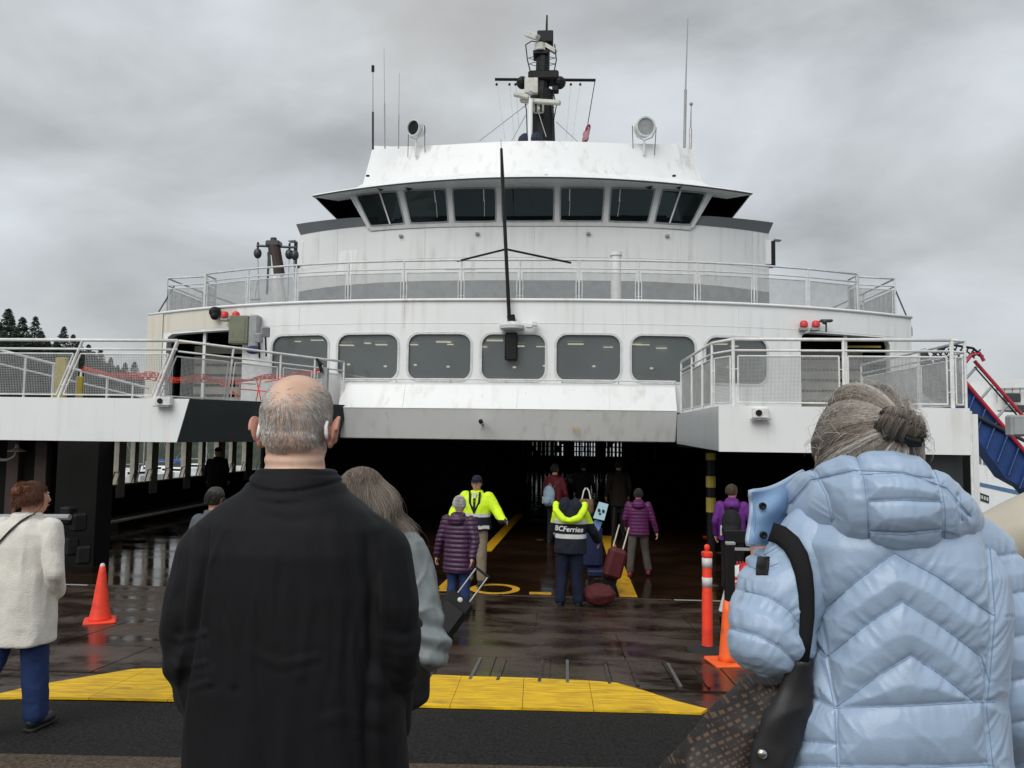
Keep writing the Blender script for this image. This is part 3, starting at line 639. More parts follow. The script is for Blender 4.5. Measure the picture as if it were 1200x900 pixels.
# ---- things on the roof
def cylp(name, m, u0, v0, u1, v1, Y, r, r2=None, parent=None, n=8): return part(MB().cyl(at(u0, v0, Y), at(u1, v1, Y), r, r2, n), name, m, parent)
def antenna(u, v0, v1, Y, r, m, du=0, seg=None):
    a = cylp('antenna', m, u, v1, u+du*.35, v1+(v0-v1)*.45, Y, r); part(MB().cyl(at(u+du*.35, v1+(v0-v1)*.45, Y), at(u+du, v0, Y), r*.55, r*.35, 6), 'whip', 'mgrey', a); return a
a = antenna(437, 78, 175, 24.6, .035, 'rust'); part(MB().cyl(at(437, 84, 24.6), at(437, 77, 24.6), .05), 'tip', 'black', a)
antenna(451, 57, 174, 24.8, .022, 'mgrey', -1); antenna(467, 86, 174, 24.9, .020, 'mgrey', 1)
antenna(802, 22, 173, 24.8, .045, 'mgrey', 4); a = antenna(809, 122, 174, 24.8, .045, 'steel', 1); part(MB().ell(at(810, 122, 24.8), .06), 'tip', 'mgrey', a)
def searchlight(u, v, Y, r, yawd, dark):
    c = at(u, v, Y); Mx = Matrix.Rotation(R(yawd), 4, 'Z') @ Matrix.Rotation(R(96), 4, 'X')
    o = part(MB().lathe([(r*.45, -.34), (r*.8, -.26), (r*.97, -.12), (r, .14), (r*1.05, .15), (r*1.05, .19), (r*.9, .19), (r*.88, .13), (.02, .08)], c, 22, Mx), 'searchlight', 'rail', ang=35)
    part(MB().lathe([(r*.90, .135), (r*.55, .09), (.02, .07)], c, 22, Mx), 'reflector', 'black' if dark else 'lens', o)
    n_ = Mx @ V((1, 0, 0)); yk = MB().tube([c+n_*r*1.15+V((0, 0, .02)), c+n_*r*1.15+V((0, 0, -.1)), c+n_*r*.85+V((0, 0, -r*.95)), c+V((0, 0, -r*1.35)), c-n_*r*.85+V((0, 0, -r*.95)), c-n_*r*1.15+V((0, 0, -.1)), c-n_*r*1.15+V((0, 0, .02))], .022, 6)
    yk.cyl(c+V((0, 0, -r*1.3)), V((c.x, c.y, 10.88)), .04); part(yk, 'yoke', 'rail', o)
    for k in (-1, 1): part(MB().cyl(c+n_*r*1.3*k+V((0, 0, .05)), V((c.x+r*1.1*k, c.y+.1, 10.9)), .012, n=5), 'cable', 'black', o)
searchlight(488, 151, 24.7, .26, -28, True); searchlight(755, 150, 24.7, .31, 12, False)
# mast
YM = 27.2
mast = part(MB().cyl(at(634, 185, YM), at(635, 108, YM), U(17, YM), U(14, YM), 14).cyl(at(635, 108, YM), at(637, 52, YM), U(9, YM), U(8, YM), 12), 'mast', 'black')
part(MB().cyl(at(640, 62, YM), at(641, 18, YM), .06, .03), 'lightning_rod', 'black', mast)
part(MB().box(at(639, 46, YM), (.58, .5, .44), b=.03), 'top_box', 'black', mast)
part(MB().box(at(624, 42, YM-.3), (.62, .22, .20), M=Matrix.Rotation(R(-40), 4, 'Z') @ Matrix.Rotation(R(32), 4, 'Y'), b=.02), 'radar_scanner', 'pearl', mast, label='short pale radar scanner at the top of the mast')
part(MB().cyl(at(633, 60, YM-.2), at(633, 52, YM-.2), .20), 'radar_turret', 'pearl', mast)
part(MB().box(at(645, 57, YM-.2), (.5, .16, .14), M=Matrix.Rotation(R(32), 4, 'Y')), 'scanner_arm', 'pearl', mast)
part(MB().box(at(634, 65, YM), (.56, .6, .14), b=.02), 'platform', 'black', mast)
cg = MB()
cg.tube([at(616, 52, YM-.2), at(618, 70, YM-.4), at(623, 90, YM-.4)], .022, 6).tube([at(650, 52, YM-.2), at(652, 70, YM-.4), at(649, 86, YM-.3)], .022, 6).tube([at(617, 52, YM-.2), at(623, 48, YM-.2), at(632, 50, YM-.2)], .02, 6)
for v in (68, 75):
    cg.tube([at(619+ (v-68)*.2, v, YM-.2)+V((0, 0, 0)), at(626, v+2, YM-.6), at(642, v+2, YM-.6), at(651, v, YM-.2), at(640, v-2, YM+.3), at(626, v-2, YM+.3), at(619+(v-68)*.2, v, YM-.2)], .012, 5)
part(cg, 'safety_cage', 'black', mast)
part(MB().cyl(at(580, 93, YM), at(698, 94, YM), .055, n=8), 'yard', 'black', mast)
for u in (612, 656): part(MB().ell(at(u, 97, YM-.1), (.22, .25, .22), 12), 'fender_drum', 'black', mast)
part(MB().box(at(637, 92, YM), (1.1, .7, .34), b=.06), 'crosstree_box', 'black', mast)
part(MB().box(at(651, 105, YM-.1), (.24, .3, .22), b=.03), 'lantern', 'black', mast)
part(MB().box(at(622.5, 101, YM-.8), (.47, .18, .56), b=.02), 'horn_screen', 'pearl', mast)
part(MB().cyl(at(622, 107, YM-1.0), at(622, 111, YM-1.0), .07, n=10), 'navigation_lamp', 'lens', mast)
part(MB().box(at(633, 119, YM-.9), (1.55, .18, .15), M=Matrix.Rotation(R(14), 4, 'Y') @ Matrix.Rotation(R(-20), 4, 'Z'), b=.03), 'radar_scanner', 'pearl', mast, label='long pale radar scanner bar in front of the mast')
part(MB().box(at(611, 112, YM-.9), (.55, .18, .15), M=Matrix.Rotation(R(14), 4, 'Y'), b=.03), 'scanner_end', 'pearl', mast)
part(MB().cyl(at(621, 168, YM-.9), at(622, 116, YM-.9), .085, .075, 10), 'radar_pole', 'white', mast)
part(MB().cyl(at(631, 131, YM-.6), at(631, 122, YM-.6), .20, n=12), 'radar_turret', 'pearl', mast)
for u in (628, 634): part(MB().cyl(at(u, 131, YM-.8), at(u, 122, YM-.8), .03), 'bolt', 'black', mast)
ld = MB(); ld.tube([at(648, 107, YM-.2), at(652, 124, YM-.3), at(649, 140, YM-.2), at(650, 166, YM-.2)], .02, 6).tube([at(615, 118, YM-.5), at(617, 130, YM-.5), at(618, 166, YM-.4)], .02, 6).tube([at(644, 110, YM-.3), at(648, 140, YM-.3), at(646, 166, YM-.3)], .016, 6)
for v in range(112, 166, 7): ld.cyl(at(645, v, YM-.3), at(650, v, YM-.2), .012, n=5)
part(ld, 'mast_ladder', 'black', mast)
part(MB().ell(at(616, 168, YM-.6), (.30, .4, .34), 12).ell(at(628, 166, YM-.7), (.26, .4, .30), 12), 'canvas_cover', mat('navy_canvas', (.012, .018, .04), .8), mast)
for (u0, v0, u1, v1) in ((582, 96, 592, 167), (597, 96, 603, 167), (604, 96, 608, 150), (669, 96, 663, 167), (680, 96, 670, 167)):
    part(MB().cyl(at(u0, v0, YM), at(u1, v1, YM), .0125, n=5), 'halyard', 'rail', mast)
    part(MB().ell(at(u0, v0+3, YM), .05, 8), 'block', 'black', mast)
part(MB().cyl(at(697, 96, YM), at(686, 162, YM), .016, n=5), 'halyard', 'black', mast)
for (u0, v0, u1, v1) in ((618, 122, 562, 165), (616, 135, 599, 166), (652, 143, 677, 166), (628, 122, 640, 160)): part(MB().cyl(at(u0, v0, YM-.6), at(u1, v1, YM-2), .014, n=5), 'stay', 'mgrey', mast)
# furled flag
fl = MB(); rings = []
for i in range(10):
    t = i/9; c = at(690-5*t, 146+20*t, YM-.05); wd = .03+.075*math.sin(math.pi*min(1, t*.6+.1)); rings.append([c+V((wd*math.cos(a)*(1+.3*math.sin(5*a+i)), .06*math.sin(a), 0)) for a in [2*math.pi*k/10 for k in range(10)]])
fl.loft(rings); fo = part(fl, 'furled_flag', mat('flag_red', (.16, .01, .03), .85, col2=(.40, .20, .24), lo=.56, hi=.6, vs=4), smooth=True)
# jackstaff leaning before the deckhouse with its stays, socket and hanging black box
YJ = 16.85
js = part(MB().cyl(at(597, 378, YJ), at(589, 213, YJ), .042, .040, 8).cyl(at(589, 213, YJ), at(587.5, 174, YJ), .045, .03, 8), 'jackstaff', 'black')
part(MB().cyl(at(587.5, 174, YJ), at(587, 163, YJ), .008, n=5), 'staff_tip', 'mgrey', js)
jm = at(593, 292, YJ); lR = at(536, 306, 18.0); rR = at(669, 308, 18.0)
for q in (lR, rR): part(MB().cyl(jm, q, .024, n=6), 'staff_brace', 'black', js)
c = at(600, 381, YJ); part(MB().lathe([(.10, 0), (.27, .03), (.28, .10), (.22, .17), (.08, .20), (.06, .30)], c+V((0, 0, -.12)), 18), 'staff_socket', 'rail', js, ang=40)
part(MB().cyl(c+V((0, 0, .05)), c+V((-.03, 0, .22)), .09), 'socket_collar', 'black', js)
part(MB().box(c+V((.38, -.02, -.02)), (.16, .12, .10), b=.02).box(c+V((.50, -.02, .02)), (.10, .2, .08)), 'staff_lamp', 'railw', js)
part(MB().box(at(599, 406, YJ+.05), (.28, .12, .62), b=.03), 'hanging_box', 'black', js)
# ventilator pipe
a, b = at(722, 352, 20.2), at(722, 300, 20.2); a = V((b.x, b.y, 4.74))
o = part(MB().lathe([(.24, 0), (.17, .25), (.135, .5), (.13, (b-a).length), (.16, (b-a).length), (.16, (b-a).length+.09), (.1, (b-a).length+.10)], a, 16), 'ventilator_pipe', 'white2', ang=40)
# davit with three hanging lamps behind the left railing
YD = 21.2
dv = part(MB().cyl(V((at(332, 345, YD).x, YD, 4.75)), at(322, 300, YD), .20, .17, 12), 'davit', 'white2')
part(MB().cyl(at(326, 322, YD), at(321, 288, YD), .19, .17, 12), 'davit_head', 'rust', dv)
part(MB().box(at(321, 286, YD), (.40, .3, .16), b=.03).cyl(at(321, 286, YD), at(320.5, 279, YD), .09), 'head_block', 'dgrey', dv)
part(MB().cyl(at(301, 288, YD), at(347, 290, YD), .035), 'lamp_yard', 'dgrey', dv)
for u, v in ((302, 297), (339, 298), (345.5, 299)):
    p = at(u, v, YD); la = part(MB().ell(p, (.115, .115, .15), 12), 'hanging_lamp', 'dgrey', dv, smooth=True)
    part(MB().cyl(p+V((0, 0, .15)), p+V((0, 0, .32)), .03), 'shackle', 'black', la); part(MB().cyl(p, p+V((.1 if u < 310 else 0, 0, -1.6)), .012, n=5), 'cord', 'mgrey', la)
part(MB().cyl(at(313, 345, YD), at(315, 295, YD), .03).cyl(at(317, 312, YD-.1), at(316, 296, YD-.1), .07), 'davit_ladder', 'dgrey', dv)
part(MB().tube([at(298, 348, YD-1), at(303, 322, YD-1), at(302, 322, YD-1)], .035, 6).box(at(299, 350, YD-1), (.25, .2, .06)), 'stowed_arm', 'rail', dv)
# lamps and bells on the deckhouse
def fl_light(u, v, Y, s=1.0, rz=0, tilt=20, stalk=.3):
    c = at(u, v, Y); Mx = Matrix.Rotation(R(rz), 4, 'Z') @ Matrix.Rotation(R(tilt), 4, 'X')
    o = part(MB().box(c, (.20*s, .12*s, .24*s), M=Mx, b=.02), 'floodlight', 'mgrey'); part(MB().box(c+(Mx @ V((0, -.065*s, 0))), (.165*s, .01, .20*s), M=Mx), 'lens', 'lens', o)
    part(MB().cyl(c, c+V((0, .1, -stalk)), .02), 'stalk', 'black', o)
fl_light(303, 396, 16.9, .9, -15, 10, .45); fl_light(311, 389, 17.1, 1.0, 25, 10, .55)
c = at(252, 366, 18.0); part(MB().ell(c, (.14, .16, .14)).ell(c+V((.03, -.08, -.10)), .10), 'spotlight', 'black'); part(MB().cyl(c, c+V((0, .3, .05)), .03), 'spotlight_arm', 'mgrey')
for u, v, Y in ((263.5, 370, 17.75), (276.5, 370, 17.6), (942, 381, 17.7), (956, 381, 17.75)):
    c = at(u, v, Y); o = part(MB().lathe([(.05, .10), (.085, .06), (.09, 0), (.085, -.04)], c, 14), 'alarm_beacon', 'red', ang=40)
    part(MB().box(c+V((0, .05, -.09)), (.18, .2, .07), b=.01), 'beacon_base', 'mgrey', o)
c = at(968, 376, 17.8); part(MB().cyl(c, c+V((0, 0, -.25)), .02).box(c, (.28, .14, .06), b=.02).ell(c+V((-.05, -.05, -.03)), .06), 'camera_bracket', 'dgrey')
c = at(282, 387, 17.55); o = part(MB().box(c, (.46, .28, .66), b=.02), 'cabinet', 'green'); part(MB().box(c+V((.34, .02, -.05)), (.22, .30, .80), b=.03), 'cabinet_side', 'mgrey', o)
part(MB().box(c+V((-.02, -.145, .0)), (.36, .012, .56)), 'cabinet_door', 'green', o)
part(MB().ell(at(297, 410, 17.3), (.18, .08, .10)), 'blue_bag', mat('navy_cloth', (.02, .03, .09), .8))
c = at(374, 424, 15.9); part(MB().box(c, (.17, .13, .05), M=Matrix.Rotation(R(50), 4, 'Y'), b=.01).cyl(c, c+V((.06, 0, -.22)), .035), 'gate_lamp', 'black')
part(MB().box(at(381, 452, 16.0), (.12, .12, .75), b=.01), 'gate_pedestal', 'mgrey')
# ---- red net strung along the left railing
def net(pts, hgt, parent=None):
    pts = [V(p) for p in pts]; mb = MB(); segs = []
    for i in range(len(pts)-1):
        n_ = max(2, int((pts[i+1]-pts[i]).length/.055)); segs += [pts[i].lerp(pts[i+1], k/n_) for k in range(n_)]
    rows_ = 5; grid_ = []
    for i, p in enumerate(segs):
        q = np.array([[p.x*5, p.z*5+i*.05, 0]]); a_ = float(vn(q, 3)[0]); col_ = []
        for j in range(rows_):
            t = j/(rows_-1)-.5; f = float(vn(np.array([[i*.31, j*.9, 2]]), 8)[0]); col_.append(p + V((.02*f, .05*float(vn(np.array([[i*.4, j*1.1, 7]]), 9)[0]), t*hgt*(.75+.5*a_)+.03*a_+.012*f)))
        grid_.append(col_)
    for i in range(len(grid_)-1):
        for j in range(rows_):
            if random.random() < .93: mb.cyl(grid_[i][j], grid_[i+1][j], .011, n=3, cap=False)
            if j < rows_-1 and random.random() < .95: mb.cyl(grid_[i][j], grid_[i][j+1], .009, n=3, cap=False)
            if j < rows_-1 and (i*3+j) % 5 < 2: mb.add([grid_[i][j], grid_[i+1][j], grid_[i+1][j+1], grid_[i][j+1]], [(0, 1, 2, 3)])
    return mb
nn = thing('safety_net', at(200, 446, 14.2), 'torn red plastic safety netting strung along the left platform railing', 'netting')
a_ = [at(u, v, y) for u, v, y in ((97, 431, 14.25), (125, 437, 14.25), (145, 441, 14.25), (172, 441, 14.25), (205, 445, 14.2), (240, 444, 14.8), (275, 446, 15.4), (300, 443, 15.8), (330, 440, 16.2), (352, 438, 16.4), (385, 434, 16.8))]
net(a_, .13).build('net_strip', M['netred'], nn)
b_ = MB()
for (p, q) in ((((255, 448), (282, 464))), (((258, 444), (280, 468))), (((281, 447), (281, 464))), (((300, 442), (306, 470))), (((306, 442), (300, 470))), (((282, 456), (330, 460))), (((255, 449), (300, 450))), (((310, 448), (350, 440)))):
    b_.cyl(at(*p, 15.4), at(*q, 15.4), .012, n=5)
b_.build('net_cord', M['netred'], nn)
# ------------------------------------------------------------------ car deck interior
def wallbox(name, x0, x1, y0, y1, z0, z1, m='inner', **k): return part(MB().box(((x0+x1)/2, (y0+y1)/2, (z0+z1)/2), (x1-x0, y1-y0, z1-z0)), name, m, **k)
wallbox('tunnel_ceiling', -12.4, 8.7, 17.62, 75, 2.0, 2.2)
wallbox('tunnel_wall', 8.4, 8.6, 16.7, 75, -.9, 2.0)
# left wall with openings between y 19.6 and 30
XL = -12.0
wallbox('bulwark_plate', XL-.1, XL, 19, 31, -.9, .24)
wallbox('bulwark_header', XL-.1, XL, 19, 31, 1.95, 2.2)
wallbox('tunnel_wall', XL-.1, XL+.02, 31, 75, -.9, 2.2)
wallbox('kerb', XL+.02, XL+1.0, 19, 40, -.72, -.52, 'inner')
wallbox('kerb_edge', XL+.98, XL+1.04, 18, 44, -.56, -.505, 'beige')
wallbox('ledge', XL-.14, XL+.06, 19, 31, .24, .28, 'beige')
yo_ = lambda u: 12/((600-u)/906+.06)
for i, (u0, u1) in enumerate(((100, 108), (124, 134), (145, 151), (165, 174), (188, 194), (207, 215), (228, 233), (247, 256), (265, 271), (281, 290))):
    y0_, y1_ = yo_(u0), yo_(u1); y = y1_+.55
    wallbox('frame_post', XL-.10, XL+(.06 if i % 2 else .03), y0_, y1_-.04, -.1 if i % 2 else .24, 2.0, 'beige')
    part(MB().tube([(XL+.14, y-.4, .30), (XL+.22, y-.4, .62), (XL+.22, y-.15, .62), (XL+.14, y-.15, .30)], .018, 6), 'handhold', 'mgrey')
# front left shoring: dark pillar and wall with kit
wallbox('bow_pillar', at(66, 560, 13.6).x, at(114, 560, 13.6).x, 13.6, 14.1, -.9, 1.52, 'inner')
wallbox('hull_plate', -16, at(60, 560, 15).x, 15.0, 15.2, -2, 1.55, 'inner')
part(MB().tube([at(5+14*math.cos(a), 530+9*math.sin(a), 14.9) for a in [math.pi*.9*k/8 for k in range(9)]], .03, 6), 'hose_loop', 'mgrey')
part(MB().lathe([(.03, .12), (.05, .05), (.16, 0), (.17, -.02)], at(20, 528, 14.8), 14), 'work_lamp', 'beige')
for u in (12, 45): part(MB().box(V((at(u, 600, 14.9).x, 14.95, .2)), (.25, .14, 2.6), b=.01), 'hull_frame', 'rust')
part(MB().cyl(at(-20, 606, 12.6), at(82, 606, 12.6), .05), 'stowed_bar', 'mgrey')
for u, v in ((80, 604), (92, 612), (98, 650), (84, 640)): part(MB().box(at(u, v, 12.9), (.22, .2, .3), b=.03, rz=u), 'winch_housing', 'black')
# engine casing and inner bulkheads
wallbox('engine_casing', -9.2, -2.4, 26, 60, -.75, 2.0)
wallbox('engine_casing', 5.6, 8.4, 24, 60, -.75, 2.0)
for x_, y_ in ((5.55, 24), (2.6, 30), (-2.3, 34)): part(MB().box((x_, y_, .62), (.3, .3, 2.75), b=.02), 'deck_pillar', 'inner')
# far bow door: upright bars with daylight between them
M['bar'] = mat('far_gate_bars', (.10, .10, .095), .7)
for x0, x1, st in ((-2.3, .6, .34), (1.2, 3.3, .22), (3.6, 5.5, .30)):
    x = x0
    while x < x1:
        wd = st*random.uniform(.55, .92); wallbox('gate_bar', x, x+wd, 62, 62.1, -.75, 2.0, 'bar'); x += st
wallbox('far_gate_panel', -12, 8.4, 62.2, 62.3, -.75, .25, 'inner')
for x0, x1 in ((-12, -2.3), (.6, 1.2), (3.3, 3.6), (5.5, 8.4)): wallbox('far_gate_panel', x0, x1, 61.9, 62, .25, 2.1, 'inner')
for i in range(26):  # random boxes added to block some daylight in the gate gaps
    bx0 = random.uniform(-2.2, 5.2); bz0 = random.uniform(.2, 1.5); wallbox('gap_blocker', bx0, bx0+random.uniform(.1, .5), 61.4, 61.6, bz0, bz0+random.uniform(.1, .6), 'inner')
for z in (.55, .95, 1.3): wallbox('gate_rail', -2.3, 5.5, 61.8, 61.9, z, z+.09, 'bar')
for u in (612, 618, 700, 742, 768, 793): part(MB().cyl(V((at(u, 530, 45).x, 45, .4)), V((at(u, 530, 45).x, 45, 2.0)), .07), 'pipe_run', 'mgrey')
# striped pillar at the right of the opening
xp = at(833, 560, 17.2).x; hp = part(MB().cyl((xp, 17.2, -.72), (xp, 17.2, 1.6), .10, n=12), 'striped_pillar', 'black')
for v0, v1 in ((583, 600), (558, 571), (531, 539)):
    z1, z0 = at(833, v0, 17.2).z, at(833, v1, 17.2).z; part(MB().cyl((xp, 17.2, z0), (xp, 17.2, z1), .106, n=12), 'yellow_band', 'yellowp', hp)
wallbox('hull_side', -12.3, -12.1, 19, 75, -5.2, -.1, 'dgrey'); wallbox('hull_side', 8.6, 8.75, 16.7, 75, -5.2, 2.3, 'white')
# ------------------------------------------------------------------ people
DG = None
def remesh(mb, voxel, smooth=4, disp=None, name='body', fac=.5):
    me = mb.mesh(name='tmp'); o = bpy.data.objects.new('tmp', me); COL.objects.link(o)
    m = o.modifiers.new('r', 'REMESH'); m.mode = 'VOXEL'; m.voxel_size = voxel
    if smooth: q = o.modifiers.new('s', 'SMOOTH'); q.iterations = smooth; q.factor = fac
    dg = bpy.context.evaluated_depsgraph_get(); r = bpy.data.meshes.new_from_object(o.evaluated_get(dg)); bpy.data.objects.remove(o); bpy.data.meshes.remove(me)
    r.name = name
    if disp:
        n = len(r.vertices); co = np.empty(n*3); r.vertices.foreach_get('co', co); co = co.reshape(-1, 3)
        no = np.empty(n*3); r.vertex_normals.foreach_get('vector', no); no = no.reshape(-1, 3)
        d = disp(co, no); co = co + (no*d[:, None] if d.ndim == 1 else d); r.vertices.foreach_set('co', co.ravel()); r.update()
    return r
def fit(me, off):                                # move mesh into the local space of its parent
    if off.length: me.transform(Matrix.Translation(-off))
    return me
def chain(mb, pts, rs, n=14):
    pts = [V(p) for p in pts]
    for i in range(len(pts)-1): mb.cyl(pts[i], pts[i+1], rs[i], rs[i+1], n)
    for p, r in zip(pts, rs): mb.ell(p, r, n)
    return mb
def rings(rs, n=28, off=(0, 0, 0), p=2.3):       # (z, half width, half depth, y offset)
    out = []
    for t_ in rs:
        z, a, b = t_[:3]; yo = t_[3] if len(t_) > 3 else 0; xo = t_[4] if len(t_) > 4 else 0; r_ = []
        for i in range(n):
            t = 2*math.pi*i/n; c, s_ = math.cos(t), math.sin(t)
            r_.append(V((off[0]+xo+a*math.copysign(abs(c)**(2/p), c), off[1]+yo+b*math.copysign(abs(s_)**(2/p), s_), off[2]+z)))
        out.append(r_)
    return out
def wr(co, sc, amp, seed=0, st=(1, 1, 1), ridge=True):
    a = vn(co*np.array(st)*sc, seed); b = vn(co*np.array(st)*sc*2.1+5, seed+1)
    return amp*((1-2*np.abs(a))*.7 + .3*b) if ridge else amp*(a*.7+.3*b)
def crease(co, sc, amp, seed=0, st=(1, 1, 1), pw=9):
    q = np.array(st)*sc; w_ = vn(co*2.1*sc*.3, seed+9)[:, None]*.6; return amp*(np.clip(1-np.abs(vn(co*q+w_, seed)), 0, 1)**pw - .25*np.clip(1-np.abs(vn(co*q+w_+.18, seed)), 0, 1)**pw)
def hand(mb, w_, d, up, side, curl=.6, s=1.0):
    """palm, four separate fingers of unequal length and a thumb from the side of the palm"""
    w_ = V(w_); d = V(d).normalized(); up = V(up); up = (up - d*up.dot(d)).normalized(); lat = d.cross(up)*side
    pc = w_ + d*.05*s
    chain(mb, [w_, w_+d*.03*s], [.024*s, .026*s], 8)
    for k in (-1.5, -.5, .5, 1.5): mb.cyl(w_+d*.02*s+lat*.009*k*s, w_+d*.085*s+lat*.0185*k*s, .014*s, .0115*s, 8)
    mb.ell(pc, (.03*s, .03*s, .03*s), 8)
    for k, ln in ((-1.5, .062), (-.5, .074), (.5, .080), (1.5, .070)):
        p = w_+d*.088*s+lat*.0195*k*s; dd = d; rr = [.0098, .0092, .0085, .007]
        pts = [p]
        for j in range(3):
            dd = (dd*math.cos(curl*.75) - up*math.sin(curl*.75)).normalized() if j else (dd*math.cos(curl*.5) - up*math.sin(curl*.5)).normalized()
            nu = (up + d*.6*curl*j).normalized(); p = p + dd*ln*s*(.42, .33, .25)[j]; pts.append(p)
        chain(mb, pts, [x*s for x in rr], 8)
    p = w_+d*.025*s+lat*.026*s; t1 = (d*.7+lat*.6-up*.25).normalized(); p1 = p+t1*.036*s; t2 = (d*.95+lat*.15-up*.3).normalized(); p2 = p1+t2*.030*s
    chain(mb, [p-lat*.008*s, p1, p2], [.014*s, .011*s, .008*s], 8)
M['skin'] = mat('skin', (.52, .27, .19), .5, var=.1, vs=20); M['skin2'] = mat('skin_ruddy', (.56, .28, .19), .45, var=.14, vs=14, bump=.15, bs=200, bd=.002)
M['eyew'] = mat('eye', (.6, .58, .55), .2); M['lips'] = mat('lips', (.40, .14, .11), .5)
M['shoe'] = mat('black_shoe', (.012, .012, .013), .5); M['sole'] = mat('pale_sole', (.35, .34, .32), .7)
def cloth(name, c, rough=.8, bump=.25, bs=300, var=.12, sheen=0, spec=.3, vs=8): return mat(name, c, rough, var=var, vs=vs, bump=bump, bs=bs, sheen=sheen, spec=spec, bd=.002)
def hairmat(name, cs, rough=.45):
    m = bpy.data.materials.new(name); m.use_nodes = True; N = m.node_tree.nodes; K = m.node_tree.links.new; p = N['Principled BSDF']; p.inputs['Roughness'].default_value = rough
    a = N.new('ShaderNodeAttribute'); a.attribute_name = 'tone'; r = N.new('ShaderNodeValToRGB'); e = r.color_ramp.elements
    e[0].position = 0; e[0].color = (*cs[0], 1); e[1].position = 1; e[1].color = (*cs[-1], 1)
    for i, c in enumerate(cs[1:-1]): q = e.new((i+1)/(len(cs)-1)); q.color = (*c, 1)
    K(a.outputs['Fac'], r.inputs[0]); K(r.outputs[0], p.inputs['Base Color']); p.inputs['Specular IOR Level'].default_value = .4
    return m
def strands(paths, rad, tones, name, m, parent, off=V((0, 0, 0)), taper=True):
    """paths (n, k, 3): every strand a thin three sided tube"""
    P_ = np.asarray(paths, float) - np.array(off[:]); n, k, _ = P_.shape
    T = np.gradient(P_, axis=1); T /= np.linalg.norm(T, axis=2, keepdims=True)+1e-9
    A = np.cross(T, np.array([.31, .2, .93])); A /= np.linalg.norm(A, axis=2, keepdims=True)+1e-9; B = np.cross(T, A)
    rad = np.broadcast_to(np.asarray(rad, float).reshape(-1, 1, 1), (n, k, 1)).copy()
    if taper: rad = rad*np.linspace(1, .25, k)[None, :, None]**.7
    vs = np.stack([P_ + rad*(A*math.cos(t)+B*math.sin(t)) for t in (0, 2.094, 4.189)], axis=2)    # n,k,3,3
    idx = np.arange(n*k*3).reshape(n, k, 3); f = []
    for a in range(3):
        b = (a+1) % 3; f.append(np.stack([idx[:, :-1, a], idx[:, :-1, b], idx[:, 1:, b], idx[:, 1:, a]], axis=-1).reshape(-1, 4))
    f = np.concatenate(f); me = bpy.data.meshes.new(name); me.vertices.add(n*k*3); me.vertices.foreach_set('co', vs.reshape(-1))
    me.loops.add(f.size); me.loops.foreach_set('vertex_index', f.reshape(-1)); me.polygons.add(len(f)); me.polygons.foreach_set('loop_start', np.arange(0, f.size, 4)); me.update(calc_edges=True)
    at_ = me.attributes.new('tone', 'FLOAT', 'POINT'); at_.data.foreach_set('value', np.repeat(np.asarray(tones, float), k*3))
    me.polygons.foreach_set('use_smooth', [True]*len(me.polygons))
    return link(me, name, m, parent)
def tone(me, f=None):
    a = me.attributes.new('tone', 'FLOAT', 'POINT'); a.data.foreach_set('value', [f]*len(me.vertices)); return me
def band(src, pred, off, name, m, parent, label=None):
    """a layer lifted from the faces of src whose centre satisfies pred"""
    bm = bmesh.new(); bm.from_mesh(src.data); bm.normal_update()
    kill = [f for f in bm.faces if not pred(f.calc_center_median())]; bmesh.ops.delete(bm, geom=kill, context='FACES'); bm.normal_update()
    for v in bm.verts: v.co = v.co + v.normal*off
    me = bpy.data.meshes.new(name); bm.to_mesh(me); bm.free(); me.materials.clear(); return link(me, name, m, parent, True, label)
